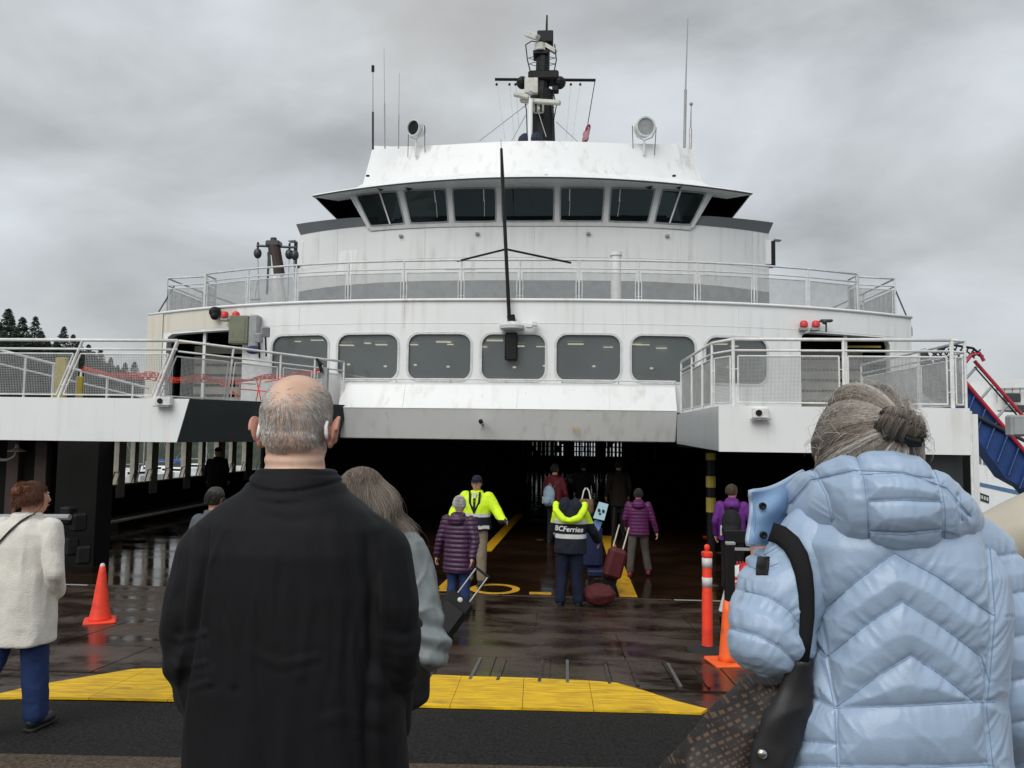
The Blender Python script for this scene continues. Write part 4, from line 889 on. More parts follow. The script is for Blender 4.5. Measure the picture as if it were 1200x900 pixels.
def person(loc, rz, label, h=1.7, J=None, top=None, topm=None, hem=.85, puff=None, fat=1.0, pants=None, shoe='shoe', hair=None, hat=None, group=None, voxel=.010, hood=False, armr=.055, zones=None, gloves=None, legr=.075, tw=0, folds=None):
    k = h/1.75; j = dict(sl=(-.19, 0, 1.43), sr=(.19, 0, 1.43), el=(-.27, -.03, 1.15), er=(.27, -.03, 1.15), wl=(-.27, .10, .93), wr=(.27, .10, .93),
                         hl=(-.09, 0, .93), hr=(.09, 0, .93), kl=(-.10, .03, .50), kr=(.10, .03, .50), al=(-.11, 0, .09), ar=(.11, 0, .09), head=(0, .02, 1.64), hd_l=None, hd_r=None, turn=0)
    j.update(J or {}); g = {a: (V(b)*k if isinstance(b, tuple) else b) for a, b in j.items()}
    root = thing('person', loc, label, 'person', group, rz, local=True)
    hc = g['head']; tr = Matrix.Rotation(R(j['turn']), 3, 'Z')
    hp = lambda x, y, z: hc + tr @ (V((x, y, z))*k)
    b = MB(); b.loft(rings([(z*k, a*k, c*k, 0) for z, a, c in ((.84, .14, .09), (.93, .165, .11), (1.05, .145, .10), (1.2, .155, .11), (1.34, .17, .11), (1.42, .15, .085), (1.47, .09, .07), (1.52, .055, .055))]))
    chain(b, [V((0, 0, 1.44))*k, hp(0, -.01, -.07)], [.062*k, .058*k])
    b.ell(hp(0, 0, 0), (.075*k, .092*k, .112*k), 18, tr.to_4x4()); b.ell(hp(0, .028, -.06), (.055*k, .062*k, .060*k), 14, tr.to_4x4())
    chain(b, [hp(0, .088, .015), hp(0, .104, -.022)], [.010*k, .015*k], 8); b.ell(hp(0, .085, -.052), (.024*k, .012*k, .011*k), 10, tr.to_4x4()); b.ell(hp(0, .082, .034), (.05*k, .014*k, .010*k), 10, tr.to_4x4())
    for s in (-1, 1): b.ell(hp(.077*s, 0, -.01), (.012*k, .024*k, .034*k), 10, tr.to_4x4())
    for s, q in ((-1, 'l'), (1, 'r')):
        chain(b, [g['s'+q], g['e'+q], g['w'+q]], [.05*k, .038*k, .026*k]); chain(b, [g['h'+q], g['k'+q], g['a'+q]], [.08*k, .055*k, .036*k])
        chain(b, [g['a'+q]+V((0, -.03, -.03))*k, g['a'+q]+V((0, .14, -.05))*k], [.035*k, .028*k], 10)
        d = j['hd_'+q] or tuple((g['w'+q]-g['e'+q]).normalized()*.7 + V((0, 0, -.5))); hand(b, g['w'+q], d, (s*.9, .1, 0), 1 if s < 0 else -1, .55, k*1.0)
    body = link(remesh(b, .0075, 3, name='body'), 'body', M['skin'], root, True)
    for s in (-1, 1): MB().ell(hp(.030*s, .080, .012), .011*k, 8).build('eye', M['eyew'], root, True)
    MB().ell(hp(0, .090, -.055), (.024*k, .010*k, .006*k), 8).build('mouth', M['lips'], root, True)
    # trousers
    t = MB(); t.loft(rings([(z*k, a*k, c*k, 0) for z, a, c in ((.80, .155, .11), (.90, .185, .13), (1.0, .165, .12), (1.06, .16, .115))]))
    for q in 'lr': chain(t, [g['h'+q], g['k'+q], g['a'+q]+V((0, 0, .03))*k], [(legr+.025)*k, legr*k, (legr-.005)*k]); 
    dp = lambda co, no: wr(co, 9, .006, 3, (1, 1, .6))+wr(co, 22, .003, 5)
    link(remesh(t, voxel, 4, dp), 'trousers', pants, root, True)
    for s, q in ((-1, 'l'), (1, 'r')):
        a_ = g['a'+q]; sm = MB(); sm.ell(a_+V((0, .10, -.045))*k, (.048*k, .095*k, .042*k), 14).ell(a_+V((0, -.015, -.035))*k, (.043*k, .06*k, .052*k), 14)
        sm2 = MB(); sm2.box(a_+V((0, .065, -.078))*k, (.085*k, .27*k, .022*k), b=.008); so = link(remesh(sm, .009, 2), 'shoe', M[shoe], root, True); sm2.build('sole', M['sole'] if shoe != 'shoe' else M['blackm'], so)
    # jacket
    c = MB(); H = hem; F = fat
    c.loft(rings([(z*k, a*k*F, d_*k*F, 0) for z, a, d_ in ((H, .205, .15), (max(H+.02, 1.0), .195, .145), (1.15, .19, .14), (1.30, .205, .14), (1.39, .195, .125), (1.45, .14, .105), (1.49, .085, .085), (1.525, .075, .08))]))
    for s, q in ((-1, 'l'), (1, 'r')):
        inner = V((s*.14, 0, 1.40))*k; wv = g['w'+q]-(g['w'+q]-g['e'+q]).normalized()*.02
        chain(c, [inner, g['s'+q]+V((0, 0, -.01)), g['e'+q], wv], [.07*k, (armr+.018)*k, armr*k, (armr-.01)*k])
    if hood: c.ell(V((0, -.13, 1.44))*k, (.13*k, .075*k, .085*k), 16); c.ell(V((0, -.06, 1.49))*k, (.115*k, .08*k, .06*k), 16)
    if puff:
        def dp(co, no):
            per, amp = puff; ph = co[:, 2]/per + .12*vn(co*6, 4); d = amp*(np.abs(np.sin(np.pi*ph))**.55 - .5)
            return d + wr(co, 30, .0025, 7, (1, 1, .5))
    else: dp = lambda co, no: wr(co, 6, .010, 11, (1, 1, .7)) + wr(co, 15, .005, 12, (1, 1, .6))
    if folds: dp0 = dp; dp = lambda co, no: dp0(co, no)*.7 + folds(co)
    jk = link(remesh(c, voxel, 5, dp), 'jacket', topm, root, True)
    if zones:
        for mt in zones[0][1:]: jk.data.materials.append(mt)
        ctr = np.empty(len(jk.data.polygons)*3); jk.data.polygons.foreach_get('center', ctr); ctr = ctr.reshape(-1, 3); jk.data.polygons.foreach_set('material_index', zones[1](ctr).astype(np.int32))
        jk.data.update()
    if gloves:
        gl = MB()
        for s, q in ((-1, 'l'), (1, 'r')):
            gl = MB()
            if q in gloves: d = j['hd_'+q] or tuple((g['w'+q]-g['e'+q]).normalized()*.7 + V((0, 0, -.5))); hand(gl, g['w'+q], d, (s*.9, .1, 0), 1 if s < 0 else -1, .55, k*1.12); link(remesh(gl, .007, 2), 'glove', M['shoe'], root, True)
    # hair
    if hair:
        hm_, style, ln = hair; n_ = {'curly': 1300, 'fine': 3500}.get(style, 900); ps = []; 
        capm = MB().ell(hp(0, -.012, .018), (.082*k, .098*k, .108*k), 18, tr.to_4x4()); cm = remesh(capm, .010, 2, lambda co, no: wr(co, 40, .004, 2, (1, 1, .4)))
        bm = bmesh.new(); bm.from_mesh(cm)
        inv = tr.inverted()
        def keep(p): q = (inv @ (p-hc))/k; return not (q.y > .035 and q.z < .055) and not (q.z < -.055)
        bmesh.ops.delete(bm, geom=[f for f in bm.faces if not keep(f.calc_center_median())], context='FACES'); bm.to_mesh(cm); bm.free()
        tone(cm, .25); link(cm, 'hair', hm_, root, True)
        th = RNG.uniform(0, 2*math.pi, n_*3); cz = RNG.uniform(-.35, 1, n_*3); i_ = 0
        for a_, z_ in zip(th, cz):
            r_ = math.sqrt(max(0, 1-z_*z_)); d = V((r_*math.cos(a_), r_*math.sin(a_), z_))
            if d.y > .42 and d.z < .5: continue
            p = V((d.x*.084, d.y*.10-.012, d.z*.112+.016)); path = []
            if style == 'curly': 
                for m_i in range(5): t_ = m_i/4; path.append(p*(1+.22*t_*ln) + V((math.sin(a_*9+t_*7), math.cos(z_*19+t_*7), math.sin(a_*5+t_*9)))*.007)
            else:
                for m_i in range(5):
                    t_ = m_i/4; q = p + V((0, -.01*t_, -ln*t_*(.5+.5*t_))) + V((d.x, d.y, 0))*(.010+.014*t_*(ln > .04)) + V((math.sin(a_*9+t_*4), math.cos(z_*9+t_*5), 0))*.004*t_; path.append(q)
            ps.append([(hc + tr @ (q*k))[:] for q in path]); i_ += 1
            if i_ >= n_: break
        ps = np.array(ps); strands(ps, (.0010 if style == 'fine' else .0024)*k, RNG.random(len(ps))*(.6 if style == 'fine' else 1), 'hair_strands', hm_, root)['kind'] = 'stuff'
    if hat:
        hm_, brim = hat; ht = MB(); Mx = tr.to_4x4()
        ht.lathe([(.001, .125), (.045, .118), (.075, .092), (.091, .05), (.094, .02), (.088, .018)], hp(0, -.006, .012), 20, Mx @ Matrix.Diagonal((k*.93, k*1.1, k, 1)))
        o = ht.build('cap', hm_, root, True)
        if brim:
            bb = MB(); n = 12; A = [hp(.078*math.cos(t), .065+.075*math.sin(t), .035-.02*math.sin(t)) for t in [math.pi*i/n for i in range(n+1)]]; bb.prism(A, (0, 0, .006)); bb.build('cap_peak', hm_, root)
    return root, jk, hp
def proj(co):
    d = co - np.array([0, 0, CAMZ]); f = d @ np.array(FW[:]); return 600 + FPX*(d @ np.array(CR[:]))/f, 450 - FPX*(d @ np.array(CU[:]))/f, f
def seamd(u, v, sc, lines):
    """distance in metres to the nearest stitched line, and position along it"""
    best = np.full(len(u), 9.); along = np.zeros(len(u)); off = 0.; 
    for ln in lines:
        for (a, b_) in zip(ln[:-1], ln[1:]):
            ax, ay, bx_, by_ = *a, *b_; dx, dy = bx_-ax, by_-ay; t = np.clip(((u-ax)*dx+(v-ay)*dy)/(dx*dx+dy*dy), 0, 1)
            dd_ = np.hypot(u-ax-t*dx, v-ay-t*dy)*sc; L__ = math.hypot(dx, dy); m_n = dd_ < best
            along = np.where(m_n, (off+t*L__)*sc, along); best = np.minimum(best, dd_); off += L__
        off += 37.
    return best, along
# ---- ferry worker facing the camera, hi-vis jacket
M['hivis'] = cloth('hi_vis_yellow', (.62, .86, .02), .6, .2, 90, .06); M['navy'] = cloth('navy_cloth_dark', (.010, .012, .022), .8)
M['khaki'] = cloth('khaki_trousers', (.22, .185, .13), .85); M['jeans'] = cloth('blue_denim', (.016, .035, .11), .85, .3, 400); M['dark'] = cloth('dark_trousers', (.010, .010, .012), .85)
M['whair'] = hairmat('white_hair', [(.55, .52, .48), (.76, .73, .68), (.88, .86, .82)]); M['dhair'] = hairmat('dark_hair', [(.006, .005, .005), (.02, .015, .012), (.05, .04, .03)])
M['ghair'] = hairmat('grey_brown_hair', [(.07, .052, .038), (.17, .13, .10), (.30, .25, .20), (.45, .40, .34)]); M['rhair'] = hairmat('auburn_hair', [(.03, .010, .004), (.13, .040, .012), (.30, .10, .03)])
p = gr(557, 686)
hz = lambda c: np.where(c[:, 2] > 1.12, 0, 1)
def stripe(jk, root, z0, z1, pred=None): return band(jk, lambda c: z0 < c.z < z1 and (pred(c) if pred else abs(c.x) < .235), .004, 'reflective_stripe', M['refl'], root)
rt, jk, hp = person((p.x, p.y+.02, G(p.y)), R(172), 'ferry worker facing the camera in yellow hi-vis jacket, dark cap and khaki trousers', 1.76,
    dict(el=(-.36, .06, 1.20), wl=(-.50, .24, 1.06), hd_l=(-.6, .5, -.05), er=(.36, .05, 1.18), wr=(.40, .22, .98), al=(-.10, 0, .09), ar=(.12, -.03, .09)), topm=M['hivis'], hem=.90, fat=1.22, armr=.078, pants=M['khaki'], hair=(M['dhair'], 'short', .02), hat=(M['navy'], True), zones=([M['hivis'], M['navy']], lambda c: np.where((c[:, 2] > 1.14) | ((np.abs(c[:, 0]) > .27) & (c[:, 2] > 1.10)), 0, 1)), gloves='lr', legr=.082)
stripe(jk, rt, 1.12, 1.17); stripe(jk, rt, .93, .98)
for s in (-1, 1):
    e_ = MB().tube([hp(0, 0, 0)+V((s*.085, .12, -.13)), V((s*.075, .155, 1.35)), V((s*.03, .165, 1.25)), V((0, .165, 1.18))], [.02, .022, .02, .014], 6); e_.build('jacket_facing', M['navy'], rt, True)
MB().prism([V((-.04, .135, 1.50)), V((.04, .135, 1.50)), V((0, .172, 1.36))], (0, .01, 0)).build('shirt_front', M['whitecloth'] if 'whitecloth' in M else cloth('white_shirt', (.5, .5, .52)), rt)
MB().box((0, .172, 1.30), (.035, .01, .24)).build('dark_tie', M['navy'], rt)
M['cuffs'] = M['refl']
chp = V((-.43, .16, 1.12))
MB().cyl((-.40, .12, 1.155), (-.44, .165, 1.12), .074, .070, 14).build('reflective_cuff', M['refl'], rt)
# ---- purple quilted coat, white curly hair
p = gr(536, 722)
M['plum'] = cloth('plum_quilted_nylon', (.045, .012, .045), .45, .15, 200, .15, spec=.5)
rt2, jk2, hp2 = person((p.x, p.y, G(p.y)), R(-12), 'woman with curly white hair in a dark plum quilted coat pulling a suitcase', 1.50,
    dict(el=(-.29, -.02, 1.12), wl=(-.35, .03, .88), er=(.28, -.06, 1.13), wr=(.26, -.14, .90), hd_r=(.05, -.25, -.9), hd_l=(-.2, .1, -1)), topm=M['plum'], hem=.66, puff=(.058, .016), fat=1.12, armr=.066, pants=M['jeans'], hair=(M['whair'], 'curly', 1.0), hood=True)
# ---- hi-vis worker seen from behind with lettering
p = gr(668, 712)
rt3, jk3, hp3 = person((p.x, p.y, G(p.y)), R(-6), 'ferry worker seen from behind in yellow and navy hi-vis jacket with hood down', 1.58,
    dict(el=(-.27, .10, 1.17), wl=(-.20, .33, 1.05), er=(.33, .12, 1.17), wr=(.40, .33, 1.0), head=(.01, .19, 1.50), al=(-.15, 0, .09), ar=(.12, .05, .09), kl=(-.13, .04, .5), turn=0), topm=M['hivis'], hem=.84, fat=1.22, armr=.078, pants=cloth('navy_work_trousers', (.006, .010, .028)), hair=(M['dhair'], 'short', .02), legr=.09, zones=([M['hivis'], M['navy']], lambda c: np.where((c[:, 2] > 1.165) , 0, 1)))
stripe(jk3, rt3, 1.17, 1.215, lambda c: abs(c.x) < .25); stripe(jk3, rt3, .965, 1.025, lambda c: abs(c.x) < .25)
hd = MB(); hd.ell((-.06, -.13, 1.40), (.10, .07, .13), 14).ell((.08, -.13, 1.40), (.09, .07, .12), 14).ell((.01, -.14, 1.33), (.10, .06, .11), 14)
link(remesh(hd, .009, 4, lambda co, no: wr(co, 14, .010, 4)), 'black_hood', M['navy'], rt3, True)
hb = MB(); hb.tube([V((-.20, -.06, 1.44)), V((-.185, -.17, 1.34)), V((-.08, -.22, 1.24)), V((.02, -.225, 1.22)), V((.13, -.205, 1.26)), V((.19, -.15, 1.36)), V((.20, -.04, 1.44))], [.045, .05, .045, .045, .048, .05, .045], 10)
link(remesh(hb, .009, 3, lambda co, no: wr(co, 16, .008, 6)), 'hood_roll', M['hivis'], rt3, True)
tcv = bpy.data.curves.new('text', 'FONT'); tcv.body = 'BCFerries'; tcv.size = .098; tcv.extrude = .002; tcv.shear = .2; tcv.offset = .002; tcv.align_x = 'CENTER'
to = bpy.data.objects.new('tmp', tcv); COL.objects.link(to); dg = bpy.context.evaluated_depsgraph_get(); tm = bpy.data.meshes.new_from_object(to.evaluated_get(dg)); bpy.data.objects.remove(to)
tm.transform(Matrix.Translation((-.02, -.205, 1.065)) @ Matrix.Rotation(R(2), 4, 'Y') @ Matrix.Rotation(R(90), 4, 'X'))
from mathutils.bvhtree import BVHTree
bv = BVHTree.FromPolygons([v.co[:] for v in jk3.data.vertices], [tuple(q.vertices) for q in jk3.data.polygons])
bmt = bmesh.new(); bmt.from_mesh(tm); bmesh.ops.subdivide_edges(bmt, edges=bmt.edges, cuts=1)
for v in bmt.verts:
    hit = bv.ray_cast(V((v.co.x, -1, v.co.z)), V((0, 1, 0)))
    if hit[0]: v.co.y = hit[0].y - .004 + (v.co.y+.205)
bmt.to_mesh(tm); bmt.free()
link(tm, 'back_lettering', mat('white_print', (.75, .75, .75), .6), rt3)
# ---- purple jacket on the right
p = gr(748, 676)
M['purple'] = cloth('purple_nylon', (.075, .006, .06), .5, .15, 200, .1, spec=.4); M['gtr'] = cloth('grey_trousers', (.075, .065, .055), .85)
person((p.x, p.y, G(p.y)), R(-4), 'person in purple puffer jacket and grey trousers walking into the ferry', 1.53, dict(el=(-.27, .0, 1.15), wl=(-.25, .14, 1.0), er=(.29, -.02, 1.13), wr=(.36, .02, .90), kl=(-.14, -.02, .5), al=(-.17, -.06, .10), kr=(.14, .10, .52), ar=(.20, .12, .12)), topm=M['purple'], hem=.84, puff=(.06, .008), fat=1.10, armr=.062, pants=M['gtr'], shoe='redshoe' if 'redshoe' in M else 'shoe', hair=(M['dhair'], 'short', .03), hood=True)
# ---- red jacket with pale backpack further in
Yr = 17.8
p = at(650, 560, Yr)
person((p.x, Yr, -.72), R(-32), 'person in dark red jacket and cap carrying a pale blue backpack inside the bow', 1.80, dict(el=(-.27, .02, 1.13), er=(.28, .02, 1.13), wl=(-.26, .1, .93), wr=(.27, .12, .93)), topm=cloth('dark_red_jacket', (.075, .005, .009), .7), hem=.82, fat=1.08, pants=M['dark'], hair=(M['dhair'], 'short', .03), hat=(M['dark'], False))
# ---- purple jacket with black backpack near the barrier
Yb = 12.6; p = at(858, 600, Yb)
rtb, jkb, hpb = person((p.x, Yb, G(Yb)), R(-16), 'person with short brown hair in purple jacket wearing a black backpack', 1.70, dict(turn=-30, er=(.30, .02, 1.15), wr=(.33, .10, .95)), topm=cloth('violet_jacket', (.12, .02, .19), .6), hem=.86, fat=1.08, pants=M['dark'], hair=(hairmat('brown_short_hair', [(.05, .03, .02), (.10, .065, .045), (.18, .12, .09)]), 'short', .015), hood=True)
# ---- dark figures inside
p = at(725, 560, 19.5)
person((p.x, 19.5, -.72), R(12), 'person in dark clothes deep inside the bow, tan bag at hip', 1.86, topm=cloth('dark_brown_coat', (.022, .016, .012)), hem=.7, pants=M['dark'], hair=(M['dhair'], 'short', .04), voxel=.013)
p = at(684, 560, 21.5)
person((p.x, 21.5, -.72), R(-8), 'person in black coat walking away between the inner pillars', 1.75, topm=cloth('black_coat', (.012, .012, .012)), hem=.7, pants=M['dark'], hair=(M['dhair'], 'short', .04), voxel=.013)
p = at(254, 560, 21.0)
person((p.x, 21.0, -.60), R(8), 'dark silhouetted person standing by the side openings on the left', 1.88, topm=cloth('black_parka', (.008, .008, .009)), hem=.74, fat=1.15, pants=M['dark'], hat=(M['dark'], False), voxel=.013)
p = at(251, 590, 7.3)
person((p.x, 7.3, G(7.3)), R(-18), 'person in grey flat cap and grey jacket partly hidden behind the man in black', 1.60, topm=cloth('slate_jacket', (.085, .10, .115)), hem=.8, fat=1.06, pants=M['dark'], hair=(M['dhair'], 'short', .02), hat=(cloth('grey_tweed_cap', (.06, .058, .055), .9), False))
# ---- cream coat woman on the left
p = gr(18, 857); M['cream_knit'] = mat('cream_wool', (.68, .65, .58), .95, var=.06, vs=14, bump=.8, bs=110, sheen=.4, bd=.006)
rtc, jkc, hpc = person((p.x, p.y, G(p.y)), R(-6), 'woman with auburn bun in long cream wool coat and blue jeans beside the cone', 1.66,
   dict(el=(-.27, -.01, 1.12), wl=(-.25, .12, .95), er=(.285, -.04, 1.12), wr=(.19, .10, .95), hd_r=(-.5, .5, -.6), kl=(-.12, -.10, .52), al=(-.13, -.30, .20), kr=(.09, .04, .5), ar=(.10, .06, .09), turn=-28, head=(.02, .03, 1.63)), topm=M['cream_knit'], hem=.62, fat=1.14, armr=.062, pants=M['jeans'], hair=(M['rhair'], 'fine', .045), voxel=.009, legr=.085)
bn = MB(); bn.ell(hpc(0, -.10, .05), (.05, .045, .045), 14); cm = tone(remesh(bn, .006, 2, lambda co, no: wr(co, 60, .004)), .4); link(cm, 'hair_bun', M['rhair'], rtc, True)
# stray hairs round the bun
ps = []
for i in range(420):
    a = RNG.uniform(0, 6.28); b = RNG.uniform(-1, 1); c = hpc(0, -.08, .05); d = V((math.cos(a)*math.sqrt(1-b*b), math.sin(a)*math.sqrt(1-b*b)*.8, b)); e_ = V(RNG.normal(size=3)); e_ = d.cross(e_).normalized()
    ps.append([(c + (d*math.cos(t)+e_*math.sin(t))*(.05+.018*t*RNG.random())).copy()[:] for t in np.linspace(0, 1.5, 6)])
for i in range(500):
    a = RNG.uniform(-2.6, 1.0); z = RNG.uniform(-.05, .09); c = hpc(.088*math.cos(a-1.57), .100*math.sin(a-1.57), z); e_ = hpc(0, -.09, .05)
    ps.append([(c.lerp(e_, t) + (c-hpc(0, 0, 0)).normalized()*.022*math.sin(math.pi*t))[:] for t in np.linspace(0, 1, 6)])
strands(ps, .0022, RNG.random(len(ps)), 'hair_strands', M['rhair'], rtc)['kind'] = 'stuff'
MB().tube([hpc(-.03, -.09, -.03), hpc(-.06, -.11, -.10), hpc(-.07, -.12, -.15)], [.012, .008, .004], 6).build('loose_lock', M['rhair'], rtc, True)
for ob in (rtc.children): 
    if ob.name.startswith('loose_lock'): tone(ob.data, .7)
# ------------------------------------------------------------------ foreground man in black
YM1 = 1.78; gz = G(1.78)
man = thing('person', (at(345, 600, YM1).x, YM1, gz), 'balding grey-haired man in black jacket with white hearing aids, seen from behind', 'person')
mo = LOC[man.name]
def A(u, v, Y): return at(u, v, Y)
def px2(u, v, dy=0): return at(u, v, YM1+dy)
cx = px2(347, 600).x
# body: one continuous surface
b = MB(); hc = px2(347.5, 489, .02); kz = lambda v: px2(347, v).z
b.ell(hc, (.079, .100, .100), 24); b.ell(hc+V((0, .01, .022)), (.077, .098, .080), 24); b.ell(hc+V((0, -.035, -.045)), (.066, .062, .055), 20); b.ell(hc+V((0, .04, -.075)), (.060, .065, .065), 18)
chain(b, [V((cx, YM1+.0, kz(588))), hc+V((0, -.008, -.09))], [.075, .068], 20)
chain(b, [hc+V((0, .115, .0)), hc+V((0, .128, -.03))], [.012, .017], 8); b.ell(hc+V((0, .10, -.072)), (.03, .014, .014), 10); b.ell(hc+V((0, .09, .02)), (.06, .02, .012), 12)
zs = [(.86, .15, .11), (.98, .17, .13), (1.10, .16, .13), (1.25, .17, .13), (1.40, .18, .12), (1.50, .13, .10), (1.55, .08, .08)]
b.loft(rings([(z, a, d, 0) for z, a, d in zs], off=(cx, YM1, 0)))
SL, SR = px2(264, 655), px2(435, 652); EL, ER = px2(232, 765, -.03), px2(460, 765, -.03); WL, WR = px2(250, 830, .16), px2(452, 830, .16)
for s_, e_, w_, sd_ in ((SL, EL, WL, 1), (SR, ER, WR, -1)):
    chain(b, [s_, e_, w_], [.05, .042, .03]); hand(b, w_, (.3*sd_, .8, -.25), (-sd_, 0, .2), sd_, .7)
HL, HR = V((cx-.09, YM1, .93)), V((cx+.09, YM1, .93))
for h_, s in ((HL, -1), (HR, 1)):
    kx = V((h_.x+s*.02, YM1+.03, .48)); ax = V((h_.x+s*.02, YM1-.0, gz+.09)); chain(b, [h_, kx, ax], [.085, .06, .04]); chain(b, [ax+V((0, -.03, -.03)), ax+V((0, .15, -.05))], [.037, .03], 10)
# folds at the nape
me = remesh(b, .0055, 4, lambda co, no: np.where((co[:, 2] > hc.z-.13) & (co[:, 2] < hc.z-.06) & (co[:, 1] < hc.y), -.004*np.exp(-((co[:, 2]-(hc.z-.088))/.006)**2)-.003*np.exp(-((co[:, 2]-(hc.z-.112))/.006)**2), 0.))
# skin colour map by region through a vertex tone
M['scalp'] = hairmat('ruddy_skin', [(.52, .31, .22), (.61, .39, .28), (.66, .45, .34)], .42)
at_ = me.attributes.new('tone', 'FLOAT', 'POINT'); co = np.empty(len(me.vertices)*3); me.vertices.foreach_get('co', co); co = co.reshape(-1, 3)
at_.data.foreach_set('value', np.clip(.5+.5*vn(co*22, 3)+.15*vn(co*70, 4), 0, 1)); fit(me, mo); link(me, 'body', M['scalp'], man, True)
for s in (-1, 1): MB().ell(hc+V((.033*s, .098, .0)), .012, 10).build('eye', M['eyew'], man, True)
# ears with helix
M['ear'] = mat('ear_skin', (.50, .235, .175), .5, var=.12, vs=30)
for s in (-1, 1):
    e0 = px2(304 if s < 0 else 390, 507, .01); q = MB(); Me = Matrix.Rotation(R(s*14), 4, 'Z') @ Matrix.Rotation(R(s*8), 4, 'Y')
    q.ell(e0+V((s*.004, 0, .004)), (.009, .024, .031), 16, Me); q.ell(e0+V((-s*.004, .0, -.022)), (.008, .014, .016), 14, Me)
    q.tube([e0 + Me @ V((s*.008, .022*math.cos(t)-.002, .006+.031*math.sin(t))) for t in [R(-70)+R(250)*k/12 for k in range(13)]], .0048, 8)
    q.cyl(e0, e0+V((-s*.016, .006, -.004)), .016, .02, 10)
    link(fit(remesh(q, .0026, 4), mo), 'ear', M['ear'], man, True)
    ha = [e0 + V((-s*.0085, -.017, .026)), e0+V((-s*.0095, -.024, .014)), e0+V((-s*.008, -.026, -.002)), e0+V((-s*.006, -.024, -.015))]
    MB().tube(ha, [.0034, .0046, .0048, .0034], 10).build('hearing_aid', mat('white_plastic', (.75, .74, .72), .3) if s < 0 else bpy.data.materials['white_plastic'], man, True)
# short grey hair: strands lie along the skull, bald crown left free
M['mhair'] = hairmat('thin_grey_hair', [(.30, .26, .22), (.50, .46, .42), (.66, .63, .59), (.82, .80, .77)], .5)
ps, rr, tn = [], [], []
NB = 13000; uu = RNG.normal(size=(NB, 3)); uu /= np.linalg.norm(uu, axis=1, keepdims=True)
bvb = BVHTree.FromPolygons([(v.co+mo)[:] for v in me.vertices], [tuple(q.vertices) for q in me.polygons])
crown = V((0.0, -.035, .095))
for d in uu:
    if d[1] > .62: continue
    hit = bvb.ray_cast(hc + V(d)*.3, -V(d))
    if not hit[0]: continue
    p0 = hit[0]; q = p0-hc; nn_ = hit[1]
    if q.z < -.083+.02*abs(q.x)/.07 + .006*math.sin(q.x*90): continue
    r_b = math.hypot(q.x*1.02, (q.y+.01)*.62); top_ = q.z - .048 - .016*math.cos(q.x*34)
    bald = q.z > .036 and (top_ > 0) 
    dens = 1.0
    if q.z > .015: dens = max(0., 1-(q.z-.015)/.052 - (.12 if abs(q.x) < .04 else -.25))
    if abs(q.x) > .066 and q.z < -.028 and q.y > -.02: continue
    if RNG.random() > dens: continue
    # combed from the whorl outwards and down
    wh = V((-.004, -.085, .038)); ra = q-wh; fl_ = ra - nn_*ra.dot(nn_); fl_ = fl_.normalized() if fl_.length > 1e-4 else V((0, 0, -1))
    dn = V((0, 0, -1)); dn = (dn-nn_*dn.dot(nn_)); t_ = (fl_*.6 + dn*.75 + V((RNG.normal(), RNG.normal(), RNG.normal()))*.13).normalized(); t_ = (t_-nn_*t_.dot(nn_)).normalized()
    ln = .018*(1 if q.z > -.04 else .55)*RNG.uniform(.7, 1.2)
    ps.append([(p0 + t_*ln*x + nn_*(-.0005+.0030*math.sin(x*2.2))*(1 if q.z > -.05 else .6))[:] for x in (0, .33, .66, 1)])
    tn.append(min(1, max(0, .42+.25*float(vn(np.array([[q.x*26, q.y*26, q.z*8]]), 5)[0])+.22*RNG.normal() + (.22 if abs(q.x) > .055 or q.z > .03 else 0) + (-.22 if -.075 < q.z < -.035 and abs(q.x) < .05 else 0))))
strands(ps, .00062, tn, 'hair_strands', M['mhair'], man, mo)['kind'] = 'stuff'
# black jacket
M['bjack'] = mat('black_nylon_jacket', (.0032, .0032, .0046), .72, var=.35, vs=3, bump=.45, bs=420, spec=.24, bd=.001, sheen=.02)
j = MB()
def ringv(v, ul, ur, dp, yo=0): 
    l, r_ = px2(ul, v), px2(ur, v); return (l.z, (r_.x-l.x)/2, dp, yo, (l.x+r_.x)/2)
rg = [ringv(v, ul, ur, d, yo) for v, ul, ur, d, yo in ((1120, 222, 472, .17, 0), (1000, 221, 474, .17, 0), (900, 223, 474, .165, 0), (820, 224, 472, .16, 0), (740, 226, 470, .155, 0), (680, 226, 468, .15, 0), (640, 232, 462, .145, 0), (612, 238, 456, .13, .0), (592, 262, 432, .115, .0), (575, 290, 406, .10, .0), (565, 300, 398, .09, 0), (558, 303, 392, .088, .0))]
j.loft(rings([(a, b_, c, d, e-0) for a, b_, c, d, e in rg], n=40, off=(0, YM1, 0), p=2.35))
for s_, e_, w_, sd_ in ((px2(247, 648), px2(230, 768, -.02), px2(246, 845, .16), 1), (px2(445, 645), px2(458, 768, -.02), px2(452, 845, .16), -1)):
    chain(j, [px2(300 if sd_ > 0 else 395, 615), s_+V((0, 0, -.005)), s_.lerp(e_, .5)+V((-.008*sd_, -.01, 0)), e_, w_], [.072, .074, .070, .066, .055], 20)
